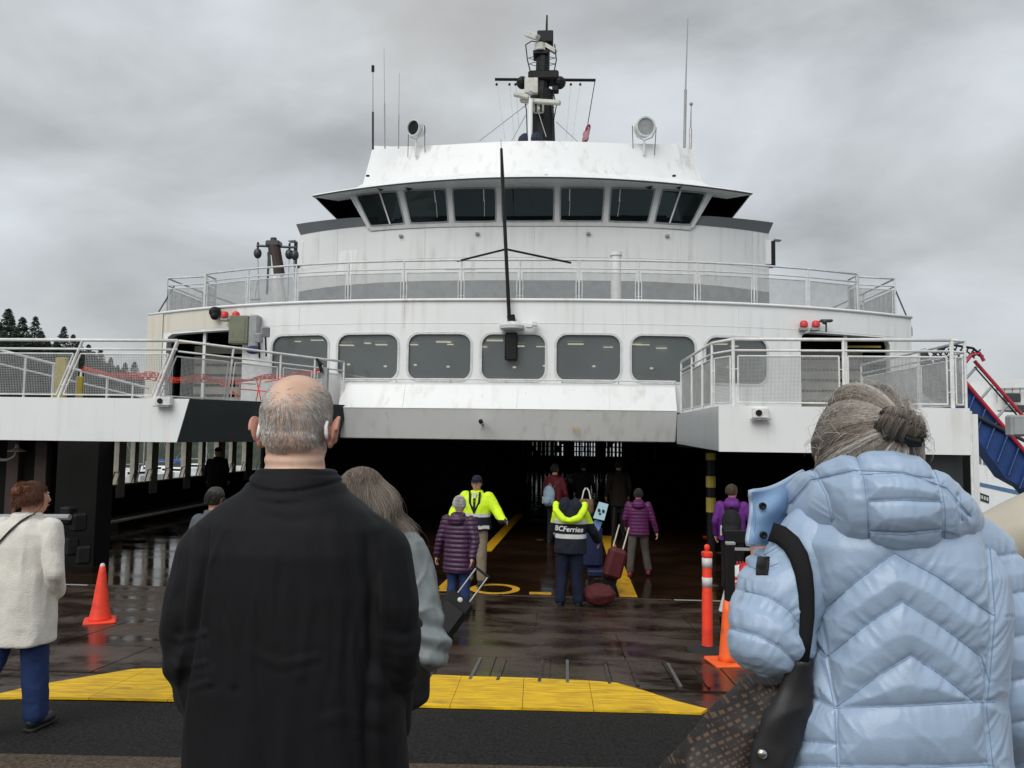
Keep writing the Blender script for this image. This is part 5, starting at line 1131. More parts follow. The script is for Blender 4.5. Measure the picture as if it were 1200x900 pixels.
# stand collar as a thick ring
j.loft([[p for p in r_] for r_ in rings([(kz(583), .130, .112, 0, cx), (kz(570), .112, .100, -.002, cx+.001), (kz(559), .099, .092, -.004, cx+.001), (kz(551), .089, .083, -.004, cx+.001)], n=32, off=(0, YM1, 0), p=2.1)])
armL, armR = px2(240, 700).x, px2(455, 700).x
MF = [([(272, 600), (246, 665), (238, 730), (246, 800)], .007, .008), ([(262, 640), (262, 720), (274, 800)], .006, .007), ([(322, 640), (318, 760), (332, 900)], .005, .012), ([(300, 680), (292, 780), (300, 900)], .005, .010), ([(386, 600), (402, 700), (394, 820), (400, 900)], .0055, .012), ([(437, 650), (424, 720), (432, 800)], .006, .008), ([(420, 680), (412, 760), (418, 860)], .004, .008), ([(354, 610), (362, 700), (354, 790)], .0035, .012),
      ([(440, 742), (470, 752), (502, 738)], .006, .008), ([(446, 772), (474, 784), (500, 772)], .007, .008), ([(448, 800), (470, 810), (492, 800)], .006, .008), ([(470, 640), (482, 700), (476, 735)], .006, .008), ([(190, 735), (212, 750), (240, 742)], .006, .008), ([(192, 765), (214, 782), (240, 776)], .006, .008), ([(204, 800), (224, 806), (242, 800)], .006, .007), ([(222, 650), (206, 700), (208, 735)], .005, .008),
      ([(292, 590), (340, 602), (400, 592)], .003, .009), ([(286, 760), (330, 778), (372, 770)], .003, .010), ([(360, 850), (400, 838), (450, 850)], .003, .010)]
def jd(co, no):
    x, y, z = co.T; back = np.clip(-no[:, 1], 0, 1)
    zsh = kz(600); f = np.clip((kz(560)-z)/.1, 0, 1)
    d = wr(co, 3.2, .010, 21, (1.6, 1, .45)) + wr(co, 8, .0042, 22, (1.4, 1, .35))*f + wr(co, 20, .0014, 23, (1.1, 1, .5))*f
    # arm seams: groove where the sleeve meets the back, with the folds falling from the armpit
    for sx, c in ((-1, px2(262, 640)), (1, px2(437, 640))):
        cxx = c.x + (kz(640)-z)*(-.10 if sx < 0 else .09) + .012*np.sin((z-1.2)*9)
        g_ = np.exp(-((x-cxx)/.010)**2)*np.clip((kz(600)-z)/.08, 0, 1)*np.clip((z-.9)/.1, 0, 1); d -= .011*g_
        d += .006*np.exp(-((x-cxx+sx*-.022)/.014)**2)*np.clip((kz(640)-z)/.1, 0, 1)
        sl = (x-cxx)*sx > 0     # sleeve: diagonal compression folds near the elbow
        ef = np.exp(-((z-(kz(770)))/.11)**2)*sl
        d += .0035*ef*np.sin((z*1.0+ (x*sx)*.55)*2*np.pi/.075 + 5*vn(co*6, 31))
    u_, v_, fz_ = proj(co)
    for pl, am, wd_ in MF:
        dd_, al_ = seamd(u_, v_, fz_/FPX, [pl]); fade = np.clip(al_/.05, 0, 1); dd_ = dd_/(1+.5*vn(co*9, 77))
        am = am*.42; d += (am*np.exp(-(dd_/wd_)**2) - am*.55*np.exp(-((dd_-wd_*1.8)/(wd_*.9))**2))*fade*back
    # seam below the collar, upright centre fold
    d -= .006*np.exp(-((z-kz(574)-.02*((x-cx)/.1)**2)/.004)**2)*(np.abs(x-cx) < .14)
    d -= .004*np.exp(-((z-kz(555))/.0035)**2)
    d += .005*np.exp(-((x-cx-.03-.02*np.sin(z*7))/.02)**2)*np.clip((kz(660)-z)/.2, 0, 1)
    return d
jm_ = remesh(j, .0052, 5, jd); fit(jm_, mo); link(jm_, 'jacket', M['bjack'], man, True)
if 0: MB().tube([px2(300+ i*(95/12), 548+4*math.sin(i*.9), 0) + V((0, -.094*math.sin(math.pi*(i+.5)/13)-.01, 0)) for i in range(13)], .003, 6).build('collar_piping', M['bjack'], man, True)
tq = MB(); tq.loft(rings([(.82, .17, .13), (.92, .19, .145), (1.02, .175, .135)], off=(cx, YM1, 0)))
for h_, s in ((HL, -1), (HR, 1)): chain(tq, [h_, V((h_.x+s*.02, YM1+.03, .48)), V((h_.x+s*.02, YM1, gz+.12))], [.105, .09, .085])
link(fit(remesh(tq, .010, 4, lambda co, no: wr(co, 9, .006, 3)), mo), 'trousers', M['dark'], man, True)
for s in (-1, 1):
    a_ = V((cx+s*.11, YM1, gz+.09)); sm = MB().ell(a_+V((0, .10, -.045)), (.05, .10, .043), 14).ell(a_+V((0, -.02, -.035)), (.045, .065, .053), 14); link(fit(remesh(sm, .009, 2), mo), 'shoe', M['shoe'], man, True)
# ------------------------------------------------------------------ woman with wavy hair behind the man
YW = 2.75; wgz = G(YW)
p0 = at(414, 600, YW)
M['silver'] = mat('pale_grey_satin', (.20, .225, .225), .42, var=.15, vs=5, bump=.2, bs=200, spec=.5, bd=.001)
rw, jw, hpw = person((p0.x, YW, wgz), R(-10), 'woman with wavy grey-brown hair in pale grey jacket half hidden behind the man in black', 1.775,
   dict(head=(.025, .02, 1.60), er=(.31, -.05, 1.13), wr=(.17, .20, 1.13), hd_r=(-.6, .6, .2)), topm=M['silver'], hem=.95, fat=1.0, armr=.070, pants=M['dark'], hair=(M['ghair'], 'fine', .03), voxel=.006, folds=lambda co: np.clip(co[:, 0]-.12, 0, .1)*10*(.010*np.sin((co[:, 2]*1.0+co[:, 0]*.9+.05*vn(co*7, 90))*2*np.pi/.075)*np.exp(-((co[:, 2]-1.18)/.10)**2) + crease(co, 12, .005, 91, (1, 1, .6), 5) + .004*(1-2*np.abs(vn(co*np.array([30, 30, 9]), 92)))))
ps = []; tn = []
for i in range(6500):
    a = RNG.uniform(math.pi*.92, math.pi*2.08); z = RNG.uniform(-.02, .112); r_ = math.sqrt(max(0, 1-(z/.118)**2)); q = V((.088*r_*math.cos(a), .102*r_*math.sin(a), z)); ln = RNG.uniform(.18, .30)
    ph = q.x*60 + q.y*20; path = []; fz_ = RNG.normal()*(1 if RNG.random() < .25 else .3)
    for t in np.linspace(0, 1, 12):
        dz = -ln*t; o_ = V((q.x, q.y, 0)).normalized()*(.010+.030*t+ .016*math.sin(t*11+ph)*t+.02*fz_*t) if (q.x or q.y) else V()
        arch = V((q.x, q.y, 0))*(.9*min(1, t*2.2)*max(0, z)/.11)
        path.append(hpw(*(q + o_ + arch + V((.016*math.sin(t*12+ph*1.3)*t+.05*t*t, 0, dz + .014*math.sin(min(1, t*2)*math.pi)*1))))[:])
    ps.append(path); tn.append(min(1, max(0, .36+.26*math.sin(ph*.7)+.2*RNG.normal())))
strands(ps, .0007, tn, 'wavy_hair', M['ghair'], rw)['kind'] = 'stuff'
tb = thing('shoulder_bag', at(492, 740, YW), 'black shoulder bag at the right elbow of the man in black', 'bag')
bgm = MB(); c = at(462, 765, YW-.12); bgm.loft([[c+V((a_*math.cos(t), .07*math.sin(t), z)) for t in [2*math.pi*k/20 for k in range(20)]] for z, a_ in ((-.17, .09), (-.15, .12), (0, .125), (.12, .11), (.17, .07))])
link(fit(remesh(bgm, .009, 3, lambda co, no: wr(co, 9, .010, 4)), LOC[tb.name]), 'bag_body', M['shoe'], tb, True)
MB().tube([c+V((.02, .02, .15)), c+V((-.03, .03, .24))], .012, 6).build('bag_strap', M['shoe'], tb)
# ------------------------------------------------------------------ foreground woman in the pale blue quilted coat
YB = 1.45; bgz = G(YB)
def bx(u, v, dy=0): return at(u, v, YB+dy)
wom = thing('person', (bx(1050, 700).x, YB, bgz), 'woman with grey hair in a bun and pale blue quilted hooded coat, seen from behind', 'person'); wo_ = LOC[wom.name]
wcx = bx(1048, 700).x; zz = lambda v: bx(1040, v).z
b = MB(); hc = bx(1014, 531, .03)
b.ell(hc, (.078, .098, .108), 22); b.ell(hc+V((-.004, .035, -.065)), (.055, .062, .062), 16); chain(b, [bx(1030, 620, .02), hc+V((0, -.005, -.08))], [.068, .06], 18)
chain(b, [hc+V((-.006, .094, .0)), hc+V((-.007, .108, -.03))], [.011, .015], 8); b.ell(hc+V((0, .09, -.06)), (.026, .012, .011), 10)
for s in (-1, 1): b.ell(hc+V((s*.080, .0, -.012)), (.011, .022, .031), 12)
b.loft(rings([(.82, .17, .12, 0), (.95, .17, .12, 0), (1.08, .13, .11, 0), (1.22, .13, .11, 0), (1.36, .14, .10, 0), (1.44, .13, .09, 0), (1.50, .07, .07, 0)], off=(wcx, YB, 0)))
LS, LE, LW = bx(938, 655, .0), bx(897, 762, .0), bx(893, 668, .13)
RS, RE, RW = bx(1148, 660, .02), bx(1196, 820, .02), bx(1190, 920, .16)
chain(b, [LS, LE, LW], [.05, .042, .028]); hand(b, LW, (.15, .35, .9), (-1, .1, .2), 1, 1.0); chain(b, [RS, RE, RW], [.05, .042, .028]); hand(b, RW, (-.1, .6, -.6), (1, 0, 0), -1, .6)
for s in (-1, 1):
    h_ = V((wcx+s*.09, YB, .9)); kx = V((wcx+s*.10, YB+.03, .47)); ax = V((wcx+s*.10, YB, bgz+.09)); chain(b, [h_, kx, ax], [.09, .06, .038]); chain(b, [ax+V((0, -.03, -.03)), ax+V((0, .14, -.05))], [.035, .028], 10)
link(fit(remesh(b, .0065, 4), wo_), 'body', M['skin2'], wom, True)
for s in (-1, 1): MB().ell(hc+V((.03*s, .088, .005)), .011, 10).build('eye', M['eyew'], wom, True)
def quilt(lines, amp=.014, wid=.030, gather=.0035, fold=.0020, seed=0, back=True):
    def f(co, no):
        u, v, fz = proj(co); d, al_ = seamd(u, v, fz/FPX, lines); q = 1-np.exp(-(d/wid)); g = np.exp(-(d/.022))*(1-np.exp(-(d/.004)))
        x = amp*(q*1.25-.55) - .0022*np.exp(-(d/.0030)**2)
        pk = np.stack([al_*85, d*16, np.full(len(d), 3.+seed)], 1); pk2 = np.stack([al_*38, d*9, np.full(len(d), 8.+seed)], 1)   # puckers run square to the stitching
        x += (gather*.62*(1-2*np.abs(vn(pk, 41+seed))) + gather*.55*(1-2*np.abs(vn(pk2, 43+seed))))*np.exp(-(d/.030))*(1-np.exp(-(d/.003)))
        x += wr(co, 7, fold, 42+seed, (1.2, 1, .8)) + crease(co, 11, fold*.8, 46+seed, (1, 1, 1.3), 7)
        return x
    return f
torso_lines = [[(955, 722), (1000, 684), (1048, 648), (1100, 676), (1166, 722)], [(966, 771), (1010, 736), (1058, 705), (1105, 735), (1150, 769), (1160, 800)], [(980, 828), (1025, 795), (1069, 769), (1108, 795), (1145, 824)],
   [(978, 830), (1060, 828), (1150, 823), (1165, 823)], [(905, 895), (1000, 899), (1100, 899), (1165, 896)], [(950, 670), (958, 720), (966, 771), (972, 800), (978, 830), (981, 900), (982, 960)],
   [(1160, 640), (1166, 722), (1160, 790), (1156, 830), (1164, 900), (1165, 960)], [(905, 790), (940, 812), (978, 830)], [(900, 850), (940, 868), (980, 872)], [(935, 735), (966, 771)], [(915, 668), (955, 722)], [(905, 958), (1165, 955)], [(905, 1015), (1165, 1015)], [(905, 1075), (1165, 1075)]]
M['blue'] = mat('pale_blue_nylon', (.31, .41, .545), .36, var=.05, vs=9, bump=.25, bs=260, spec=.55, bd=.0015, sheen=.15)
M['bluein'] = mat('blue_lining', (.20, .32, .50), .5, var=.08, vs=20, bump=.3, bs=200, bd=.0015)
j = MB(); rg = []
for v, ul, ur, d, yo in ((1150, 893, 1178, .17, .0), (1020, 896, 1176, .17, 0), (900, 912, 1166, .165, 0), (850, 921, 1161, .16, 0), (800, 934, 1158, .155, 0), (750, 943, 1160, .155, 0), (700, 944, 1163, .155, 0), (660, 936, 1160, .145, 0), (632, 932, 1148, .13, 0), (608, 948, 1122, .11, .0), (588, 975, 1090, .09, .01)):
    l, r_ = bx(ul, v), bx(ur, v); rg.append((l.z, (r_.x-l.x)/2, d, yo, (l.x+r_.x)/2))
j.loft(rings(rg, n=44, off=(0, YB, 0), p=2.5))
coat = link(fit(remesh(j, .0031, 8, quilt(torso_lines)), wo_), 'coat', M['blue'], wom, True)
# sleeves
j = MB(); chain(j, [bx(960, 640, 0), LS+V((.0, 0, -.01)), bx(912, 712, -.02), bx(899, 752, -.02)], [.07, .066, .070, .066], 22); chain(j, [bx(899, 752, -.02), bx(893, 705, .035), bx(894, 664, .06)], [.066, .056, .036], 22); j.ell(bx(903, 742, -.03), (.078, .075, .072), 20)
sl_l = [[(862, 690), (895, 697), (925, 715), (950, 748)], [(850, 735), (887, 745), (915, 760), (936, 780)], [(868, 660), (890, 668), (912, 660)], [(872, 645), (893, 652), (912, 640)], [(846, 790), (885, 792), (920, 800)]]
slv = link(fit(remesh(j, .003, 8, quilt(sl_l, .011, .036, .0032, .0020, 3)), wo_), 'sleeve', M['blue'], wom, True)
j = MB(); chain(j, [bx(1120, 640, .0), RS, bx(1176, 740, .0), bx(1192, 820, .0), RW], [.065, .070, .072, .070, .055], 22)
sl_r = [[(1120, 690+dy), (1160, 697+dy), (1215, 686+dy), (1260, 680+dy)] for dy in (-42, 5, 57, 108, 158, 208)]
link(fit(remesh(j, .0035, 8, quilt(sl_r, .011, .034, .003, .0020, 6)), wo_), 'sleeve', M['blue'], wom, True)
# hood lying on the shoulders
j = MB(); HP = [(922, 588, .026, .10), (938, 584, .040, .05), (960, 581, .054, .0), (985, 582, .068, -.035), (1012, 584, .077, -.055), (1045, 587, .081, -.065), (1075, 590, .077, -.06), (1100, 595, .064, -.04), (1122, 601, .043, -.005), (1138, 607, .024, .04)]
sec = []
for i, (u, v, rz_, dy) in enumerate(HP):
    c = bx(u, v, dy-.04); sec.append([c + V((0, .066*math.cos(t)*(1 if i not in (0, 9) else .6), rz_*math.sin(t))) for t in [2*math.pi*k/22 for k in range(22)]])
j.loft(sec)
# rim of the hood round the neck
j.tube([bx(922, 584, .10), bx(938, 564, .06), bx(966, 550, .0), bx(1006, 543, -.035), bx(1052, 546, -.04), bx(1092, 559, -.02), bx(1122, 583, .03), bx(1136, 604, .08)], [.010, .012, .013, .013, .013, .013, .012, .010], 12)
hl = [[(1002, 530), (1012, 560), (1016, 590), (1018, 640)], [(1094, 548), (1104, 575), (1108, 600), (1107, 640)], [(1018, 588), (1060, 586), (1104, 588)], [(1018, 625), (1060, 627), (1108, 622)], [(1008, 556), (1050, 554), (1094, 560)], [(952, 550), (968, 580), (975, 612)], [(1125, 580), (1128, 610)], [(925, 590), (950, 562), (1000, 551), (1060, 553), (1110, 572), (1138, 605)]]
hood = link(fit(remesh(j, .0028, 10, quilt(hl, .009, .024, .0020, .0010, 9)), wo_), 'hood', M['blue'], wom, True)
# collar flap standing off to the left, with snaps and a piped edge
mb = MB(); nU, nV = 22, 16; fr = []; bk = []
TL, TR, BR, BL = (881, 577), (965, 549), (962, 640), (880, 638)
for jv in range(nV+1):
    t = jv/nV; fa, fb = [], []
    for i in range(nU+1):
        s_ = i/nU; u = (TL[0]*(1-s_)+TR[0]*s_)*(1-t)+(BL[0]*(1-s_)+BR[0]*s_)*t; v = (TL[1]*(1-s_)+TR[1]*s_)*(1-t)+(BL[1]*(1-s_)+BR[1]*s_)*t
        dy = .02+.13*s_**1.5 + .007*math.sin(s_*9+t*5)+.004*math.sin(t*11+s_*3); v += 4*math.sin(s_*5.5)*(1-t) - 2*math.sin(s_*4)*t; u += 2.2*math.sin(t*4.5); fa.append(bx(u, v, dy)); fb.append(bx(u, v, dy+.016+.008*math.sin(math.pi*s_)*math.sin(math.pi*t)))
    fr.append(fa); bk.append(fb)
for G_ in (fr, bk):
    mb.add([p for r_ in G_ for p in r_], [(a*(nU+1)+c_, a*(nU+1)+c_+1, (a+1)*(nU+1)+c_+1, (a+1)*(nU+1)+c_) for a in range(nV) for c_ in range(nU)])
flp = mb.build('collar_flap', M['bluein'], wom, True, 'blue lining side of the collar flap with two dark snaps')
ed = fr[0][:17][::-1] + [r_[0] for r_ in fr[1:]] + fr[-1][1:16]
MB().tube([p+V((0, .008, 0)) for p in ed], .0058, 10).build('piping', M['blue'], flp, True)
for u, v in ((893.5, 593), (894.5, 627)):
    c = bx(u, v, .018); Mx = Matrix.Rotation(R(90), 4, 'X'); MB().lathe([(.0070, 0), (.0070, .003), (.005, .0045), (.003, .002)], c, 18, Mx).build('snap', M['black'], flp, True)
for k in range(1):      # stitch line inside the edge
    MB().tube([bx(884+k*1.5, v, .0185) for v in range(586, 636, 6)], .0012, 5).build('stitching', M['bluein'], flp)
def bvh(o, off): return BVHTree.FromPolygons([(v.co+off)[:] for v in o.data.vertices], [tuple(q.vertices) for q in o.data.polygons])
CP = V((0, 0, CAMZ)); M['thread'] = mat('seam_thread', (.20, .29, .42), .7); bvs = [bvh(o, wo_) for o in (coat, slv, hood)]
def surf(u, v, trees=bvs):
    d = ray(u, v).normalized(); best = None
    for t in trees:
        h_ = t.ray_cast(CP, d)
        if h_[0] and (best is None or h_[3] < best[2]): best = (h_[0], h_[1], h_[3])
    return best
for lines_, tr_, par_ in ((torso_lines, bvs[0], coat), (sl_l, bvs[1], slv), (hl, bvs[2], hood)):
    mb = MB()
    for ln in lines_:
        pts_ = []
        for (a_, b_) in zip(ln[:-1], ln[1:]):
            n_ = max(2, int(math.hypot(b_[0]-a_[0], b_[1]-a_[1])/3)); pts_ += [(a_[0]+(b_[0]-a_[0])*k/n_, a_[1]+(b_[1]-a_[1])*k/n_) for k in range(n_)]
        run = []
        for (u, v) in pts_ + [ln[-1], (None, None)]:
            h_ = tr_.ray_cast(CP, ray(u, v).normalized()) if u is not None else (None,)
            if h_[0] and h_[3] < 1.7 and h_[1].dot(ray(u, v)) < 0 and (not run or (h_[0]-run[-1]).length < .02): run.append(h_[0]+h_[1]*.0001)
            else:
                if len(run) > 3: mb.tube(run, .00085, 5)
                run = [h_[0]] if h_[0] else []
    if mb.v: mb.build('stitching', M['thread'], par_, True)['kind'] = 'stuff'
# black patch at the cuff
mb = MB(); n = 6; pts = []
for i in range(n+1):
    for k in range(n+1):
        u = 886+14*i/n+ (n-k)*.35; v = 653+21*k/n; h_ = surf(u, v) or (bx(u, v, .0), V((0, -1, 0)), 0); pts.append(h_[0]+V((0, -.001, 0)))
mb.add(pts, [(i*(n+1)+k, (i+1)*(n+1)+k, (i+1)*(n+1)+k+1, i*(n+1)+k+1) for i in range(n) for k in range(n)]); pt = mb.build('cuff_patch', M['black'], wom, True)
md = pt.modifiers.new('s', 'SOLIDIFY'); md.thickness = .004; md.offset = 0
# hair: dark cap below, thousands of strands swept to the bun
capm = MB().ell(hc+V((0, -.004, .004)), (.0835, .1035, .111), 28); cm = remesh(capm, .005, 2)
bm = bmesh.new(); bm.from_mesh(cm); bmesh.ops.delete(bm, geom=[f for f in bm.faces if (f.calc_center_median()-hc).y > .055 and (f.calc_center_median()-hc).z < .06 or (f.calc_center_median()-hc).z < -.085], context='FACES'); bm.to_mesh(cm); bm.free()
M['bhair'] = hairmat('swept_grey_brown_hair', [(.075, .060, .048), (.17, .142, .117), (.29, .255, .215), (.42, .385, .34), (.62, .59, .55)], .36)
link(fit(tone(cm, .22), wo_), 'hair', M['bhair'], wom, True)
gd = (bx(1056, 506, -.06)-hc).normalized()       # gathering point on the skull
def sk(d, lift=0): return hc + V((d.x*(.085+lift), d.y*(.105+lift)-.004, d.z*(.113+lift)+.004))
e1 = gd.orthogonal().normalized(); e2 = gd.cross(e1)
ps, tn, n_ = [], [], 0
for i in range(15000):
    al = RNG.uniform(0, 2*math.pi); om = RNG.uniform(.35, 2.25); d0 = gd*math.cos(om) + (e1*math.cos(al)+e2*math.sin(al))*math.sin(om)
    if (d0.y > .45 and d0.z < .5) or d0.z < -.75: continue
    lock = float(vn(np.array([[math.cos(al)*4.5, math.sin(al)*4.5, 0]]), 60)[0]); lock2 = float(vn(np.array([[math.cos(al)*14, math.sin(al)*14, 1]]), 61)[0]); path = []
    tw_ = .22*lock
    for t in np.linspace(0, 1, 12):
        o_ = om*(1-t)+.10*t; a_ = al + tw_*math.sin(math.pi*t) - .25*(1-t)*t*2; d_ = gd*math.cos(o_) + (e1*math.cos(a_)+e2*math.sin(a_))*math.sin(o_)
        lf = (.004+.012*max(0, lock)+.0022*max(0, lock2)) * math.sin(math.pi*(.12+.8*t))**.7 + .0012*lock2 + RNG.uniform(0, .0022); path.append(sk(d_, lf)[:])
    ps.append(path); tn.append(min(1, max(0, .46+.34*lock2+.16*lock+.16*RNG.normal())))
strands(ps, .00055, tn, 'hair_strands', M['bhair'], wom, wo_, taper=False)['kind'] = 'stuff'
# bun: a coiled roll of hair with a spiral of strands, dark clip and loose ends
bc = bx(1053, 499, -.085); ax_ = V((.94, -.18, -.34)).normalized(); p1 = ax_.orthogonal().normalized(); p2 = ax_.cross(p1)
bcm = MB(); bcm.ell(bc+ax_*.004, (.030, .024, .022), 16); link(fit(tone(remesh(bcm, .0035, 2, lambda co, no: wr(co, 70, .003)), .12), wo_), 'hair_bun', M['bhair'], wom, True)
ps, tn = [], []
for i in range(4200):
    th0 = RNG.uniform(0, 2*math.pi); w0 = RNG.uniform(-1, 1); ph = RNG.uniform(1.2, 3.0); rr_ = RNG.uniform(.9, 1.10); path = []; lk = float(vn(np.array([[w0*7, th0*.3, 0]]), 70)[0])
    for t in np.linspace(0, 1, 10):
        a_ = th0+ph*t; wv_ = w0+.30*t+.15*math.sin(a_*1.5); r_ = .0255*rr_*math.sqrt(max(.06, 1-(wv_*.78)**2))*(1+.20*lk); path.append((bc + ax_*(.034*wv_) + (p1*math.cos(a_)*1.0+p2*math.sin(a_)*1.12)*r_)[:])
    ps.append(path); tn.append(min(1, max(0, .18+.34*lk+.10*RNG.normal())))
for i in range(700):      # loose tuft at the right of the bun
    s0 = bx(1066, 497, -.085)+V(RNG.normal(size=3))*.006; s1 = bx(1080+RNG.normal()*2.2, 498+RNG.normal()*4, -.08); cpt = s0.lerp(s1, .5)+V((0, 0, .008+RNG.normal()*.004))
    ps.append([(s0*(1-t)**2+cpt*2*t*(1-t)+s1*t*t)[:] for t in np.linspace(0, 1, 10)]); tn.append(min(1, max(0, .4+.18*RNG.normal())))
for i in range(260):      # fly-away hairs
    al = RNG.uniform(0, 6.28); d0 = V((RNG.normal(), -abs(RNG.normal())*.6, abs(RNG.normal()))).normalized(); q = sk(d0, .010); tg = V(RNG.normal(size=3)).cross(d0).normalized()
    ps.append([(q+tg*.035*t+d0*.010*math.sin(t*2.4))[:] for t in np.linspace(0, 1, 10)]); tn.append(RNG.uniform(.4, 1))
rad_ = [.0006]*4900 + [.00035]*260
strands(ps, rad_, tn, 'hair_strands', M['bhair'], wom, wo_)['kind'] = 'stuff'
cl = MB(); 
for k in range(5): cl.tube([bx(1062+k*3.4, 509+k*.8, -.105), bx(1064+k*3.4, 515+k, -.115), bx(1066+k*3, 522, -.10)], .0036, 6)
cl.cyl(bx(1058, 512, -.10), bx(1079, 513, -.10), .0045); cl.ell(bx(1076, 514, -.095), (.010, .010, .010), 10); cl.build('hair_clip', M['black'], wom, True)
tq = MB(); tq.loft(rings([(.80, .17, .13), (.92, .195, .15), (1.02, .175, .135)], off=(wcx, YB, 0)))
for s in (-1, 1): chain(tq, [V((wcx+s*.09, YB, .9)), V((wcx+s*.10, YB+.03, .47)), V((wcx+s*.10, YB, bgz+.12))], [.10, .08, .07])
link(fit(remesh(tq, .010, 4, lambda co, no: wr(co, 9, .006, 3)), wo_), 'trousers', M['jeans'], wom, True)
for s in (-1, 1):
    a_ = V((wcx+s*.10, YB, bgz+.09)); link(fit(remesh(MB().ell(a_+V((0, .09, -.045)), (.045, .09, .04), 14).ell(a_+V((0, -.02, -.035)), (.042, .06, .05), 14), .009, 2), wo_), 'shoe', M['shoe'], wom, True)
# ---- her shoulder bag
M['webbing'] = cloth('black_webbing', (.006, .006, .007), .85)
bag = thing('handbag', bx(860, 880, .05), 'brown woven-pattern handbag with black strap hanging from the arm of the woman in blue', 'handbag'); bo = LOC[bag.name]
mm = bpy.data.materials.new('woven_brown_pattern'); mm.use_nodes = True; N = mm.node_tree.nodes; K = mm.node_tree.links.new; p = N['Principled BSDF']; p.inputs['Roughness'].default_value = .6
t = N.new('ShaderNodeTexCoord'); mp1 = N.new('ShaderNodeMapping'); mp1.inputs['Rotation'].default_value = (R(90), 0, R(0)); K(t.outputs['Object'], mp1.inputs[0])
def brick(sc, w_, h_, mort, rot):
    m1 = N.new('ShaderNodeMapping'); m1.inputs['Rotation'].default_value = (0, 0, R(rot)); K(mp1.outputs[0], m1.inputs[0])
    b_ = N.new('ShaderNodeTexBrick'); b_.inputs['Scale'].default_value = sc; b_.inputs['Brick Width'].default_value = w_; b_.inputs['Row Height'].default_value = h_; b_.inputs['Mortar Size'].default_value = mort
    b_.inputs['Color1'].default_value = (.085, .048, .026, 1); b_.inputs['Color2'].default_value = (.10, .058, .03, 1); b_.inputs['Mortar'].default_value = (.012, .008, .006, 1); K(m1.outputs[0], b_.inputs['Vector']); return b_
b1_ = brick(40, .6, .32, .085, 35); b2_ = brick(40, 1.2, .64, .10, 125); mxx = N.new('ShaderNodeMixRGB'); mxx.blend_type = 'DARKEN'; mxx.inputs[0].default_value = 1; K(b1_.outputs[0], mxx.inputs[1]); K(b2_.outputs[0], mxx.inputs[2]); K(mxx.outputs[0], p.inputs['Base Color'])
j = MB(); sec = []
for (u, v, rx, ry, dy) in ((905, 796, .045, .04, .02), (893, 818, .072, .055, .03), (876, 850, .098, .07, .04), (858, 890, .125, .08, .05), (845, 935, .145, .085, .05), (838, 985, .14, .08, .05), (838, 1010, .11, .06, .05)):
    c = bx(u, v, dy); sec.append([c + V((rx*math.cos(t_), ry*math.sin(t_)*(1+.12*math.sin(3*t_)), .25*rx*math.cos(t_))) for t_ in [2*math.pi*k/28 for k in range(28)]])
j.loft(sec); bg_ = link(fit(remesh(j, .0055, 4, lambda co, no: wr(co, 7, .014, 80, (1, 1, .6))+wr(co, 18, .005, 81)), bo), 'bag_body', mm, bag, True)
j = MB(); j.loft([[bx(u, v, -.07)+V((wd*math.cos(t_), .016*math.sin(t_), 0)) for t_ in [2*math.pi*k/16 for k in range(16)]] for u, v, wd in ((939, 772, .018), (934, 805, .030), (922, 840, .038), (908, 880, .038), (898, 940, .034))])
link(fit(remesh(j, .005, 3, lambda co, no: wr(co, 14, .006, 83)), bo), 'strap_tab', M['shoe'], bag, True)
MB().lathe([(.0085, 0), (.0085, .003), (.006, .006), (.001, .0065)], bx(893, 883, -.093), 18, Matrix.Rotation(R(90), 4, 'X')).build('rivet', mat('polished_metal', (.6, .58, .5), .2, metal=1), bag, True)
# the strap lies on coat and sleeve
path = [(903, 623), (915, 627), (927, 637), (936, 652), (942, 672), (945, 695), (946, 722), (944, 748), (941, 775)]; mb = MB(); L_, R_ = [], []
for i, (u, v) in enumerate(path):
    a0, a1 = path[max(0, i-1)], path[min(len(path)-1, i+1)]; dx, dy = a1[0]-a0[0], a1[1]-a0[1]; l = math.hypot(dx, dy); nx, ny = dy/l, -dx/l; w2 = 11.5-.9*max(0, i-3)
    row_ = []
    for q in (-1, -.5, 0, .5, 1):
        uu_, vv_ = u+nx*w2*q, v+ny*w2*q; h_ = surf(uu_, vv_); row_.append(h_[2] if h_ else 1.5)
    dd = min(row_)*.35 + sum(row_)/5*.65 - .010
    L_.append([CP + ray(u+nx*w2*q, v+ny*w2*q).normalized()*(dd + .004*abs(q)) for q in (-1, -.5, 0, .5, 1)])
mb.add([p for r_ in L_ for p in r_], [(i*5+k, i*5+k+1, (i+1)*5+k+1, (i+1)*5+k) for i in range(len(L_)-1) for k in range(4)]); st = mb.build('bag_strap', M['webbing'], bag, True); md = st.modifiers.new('s', 'SOLIDIFY'); md.thickness = .005; md.offset = -1
# ------------------------------------------------------------------ cones, posts, stand, luggage
def cone(name, loc, h, label, m='orange', cap=True, group=None):
    r = thing(name, loc, label, 'cone', group); k = h/.72
    MB().lathe([(.135*k, .03*k), (.128*k, .06*k), (.10*k, .2*k), (.045*k, .62*k), (.032*k, .70*k), (.020*k, .715*k)], loc, 28).build('cone_shell', M[m], r, True)
    MB().box(V(loc)+V((0, 0, .018*k)), (.37*k, .37*k, .036*k), rz=.5, b=.012).build('base', M[m], r)
    if cap: MB().lathe([(.034*k, .66*k), (.032*k, .70*k), (.022*k, .73*k), (.012*k, .735*k)], loc, 20).build('tip', M['refl'], r, True)
    return r
c = gr(117, 729); cone('traffic_cone', c, .67, 'orange traffic cone with white tip on the wet ramp at left')
c = gr(834, 630); cone('traffic_cone', c, .62, 'small orange cone at the foot of the striped pillar', 'orange', False)
c = gr(829, 763); r = thing('delineator_post', c, 'slim orange delineator post with two grey reflective bands on round black base', 'bollard')
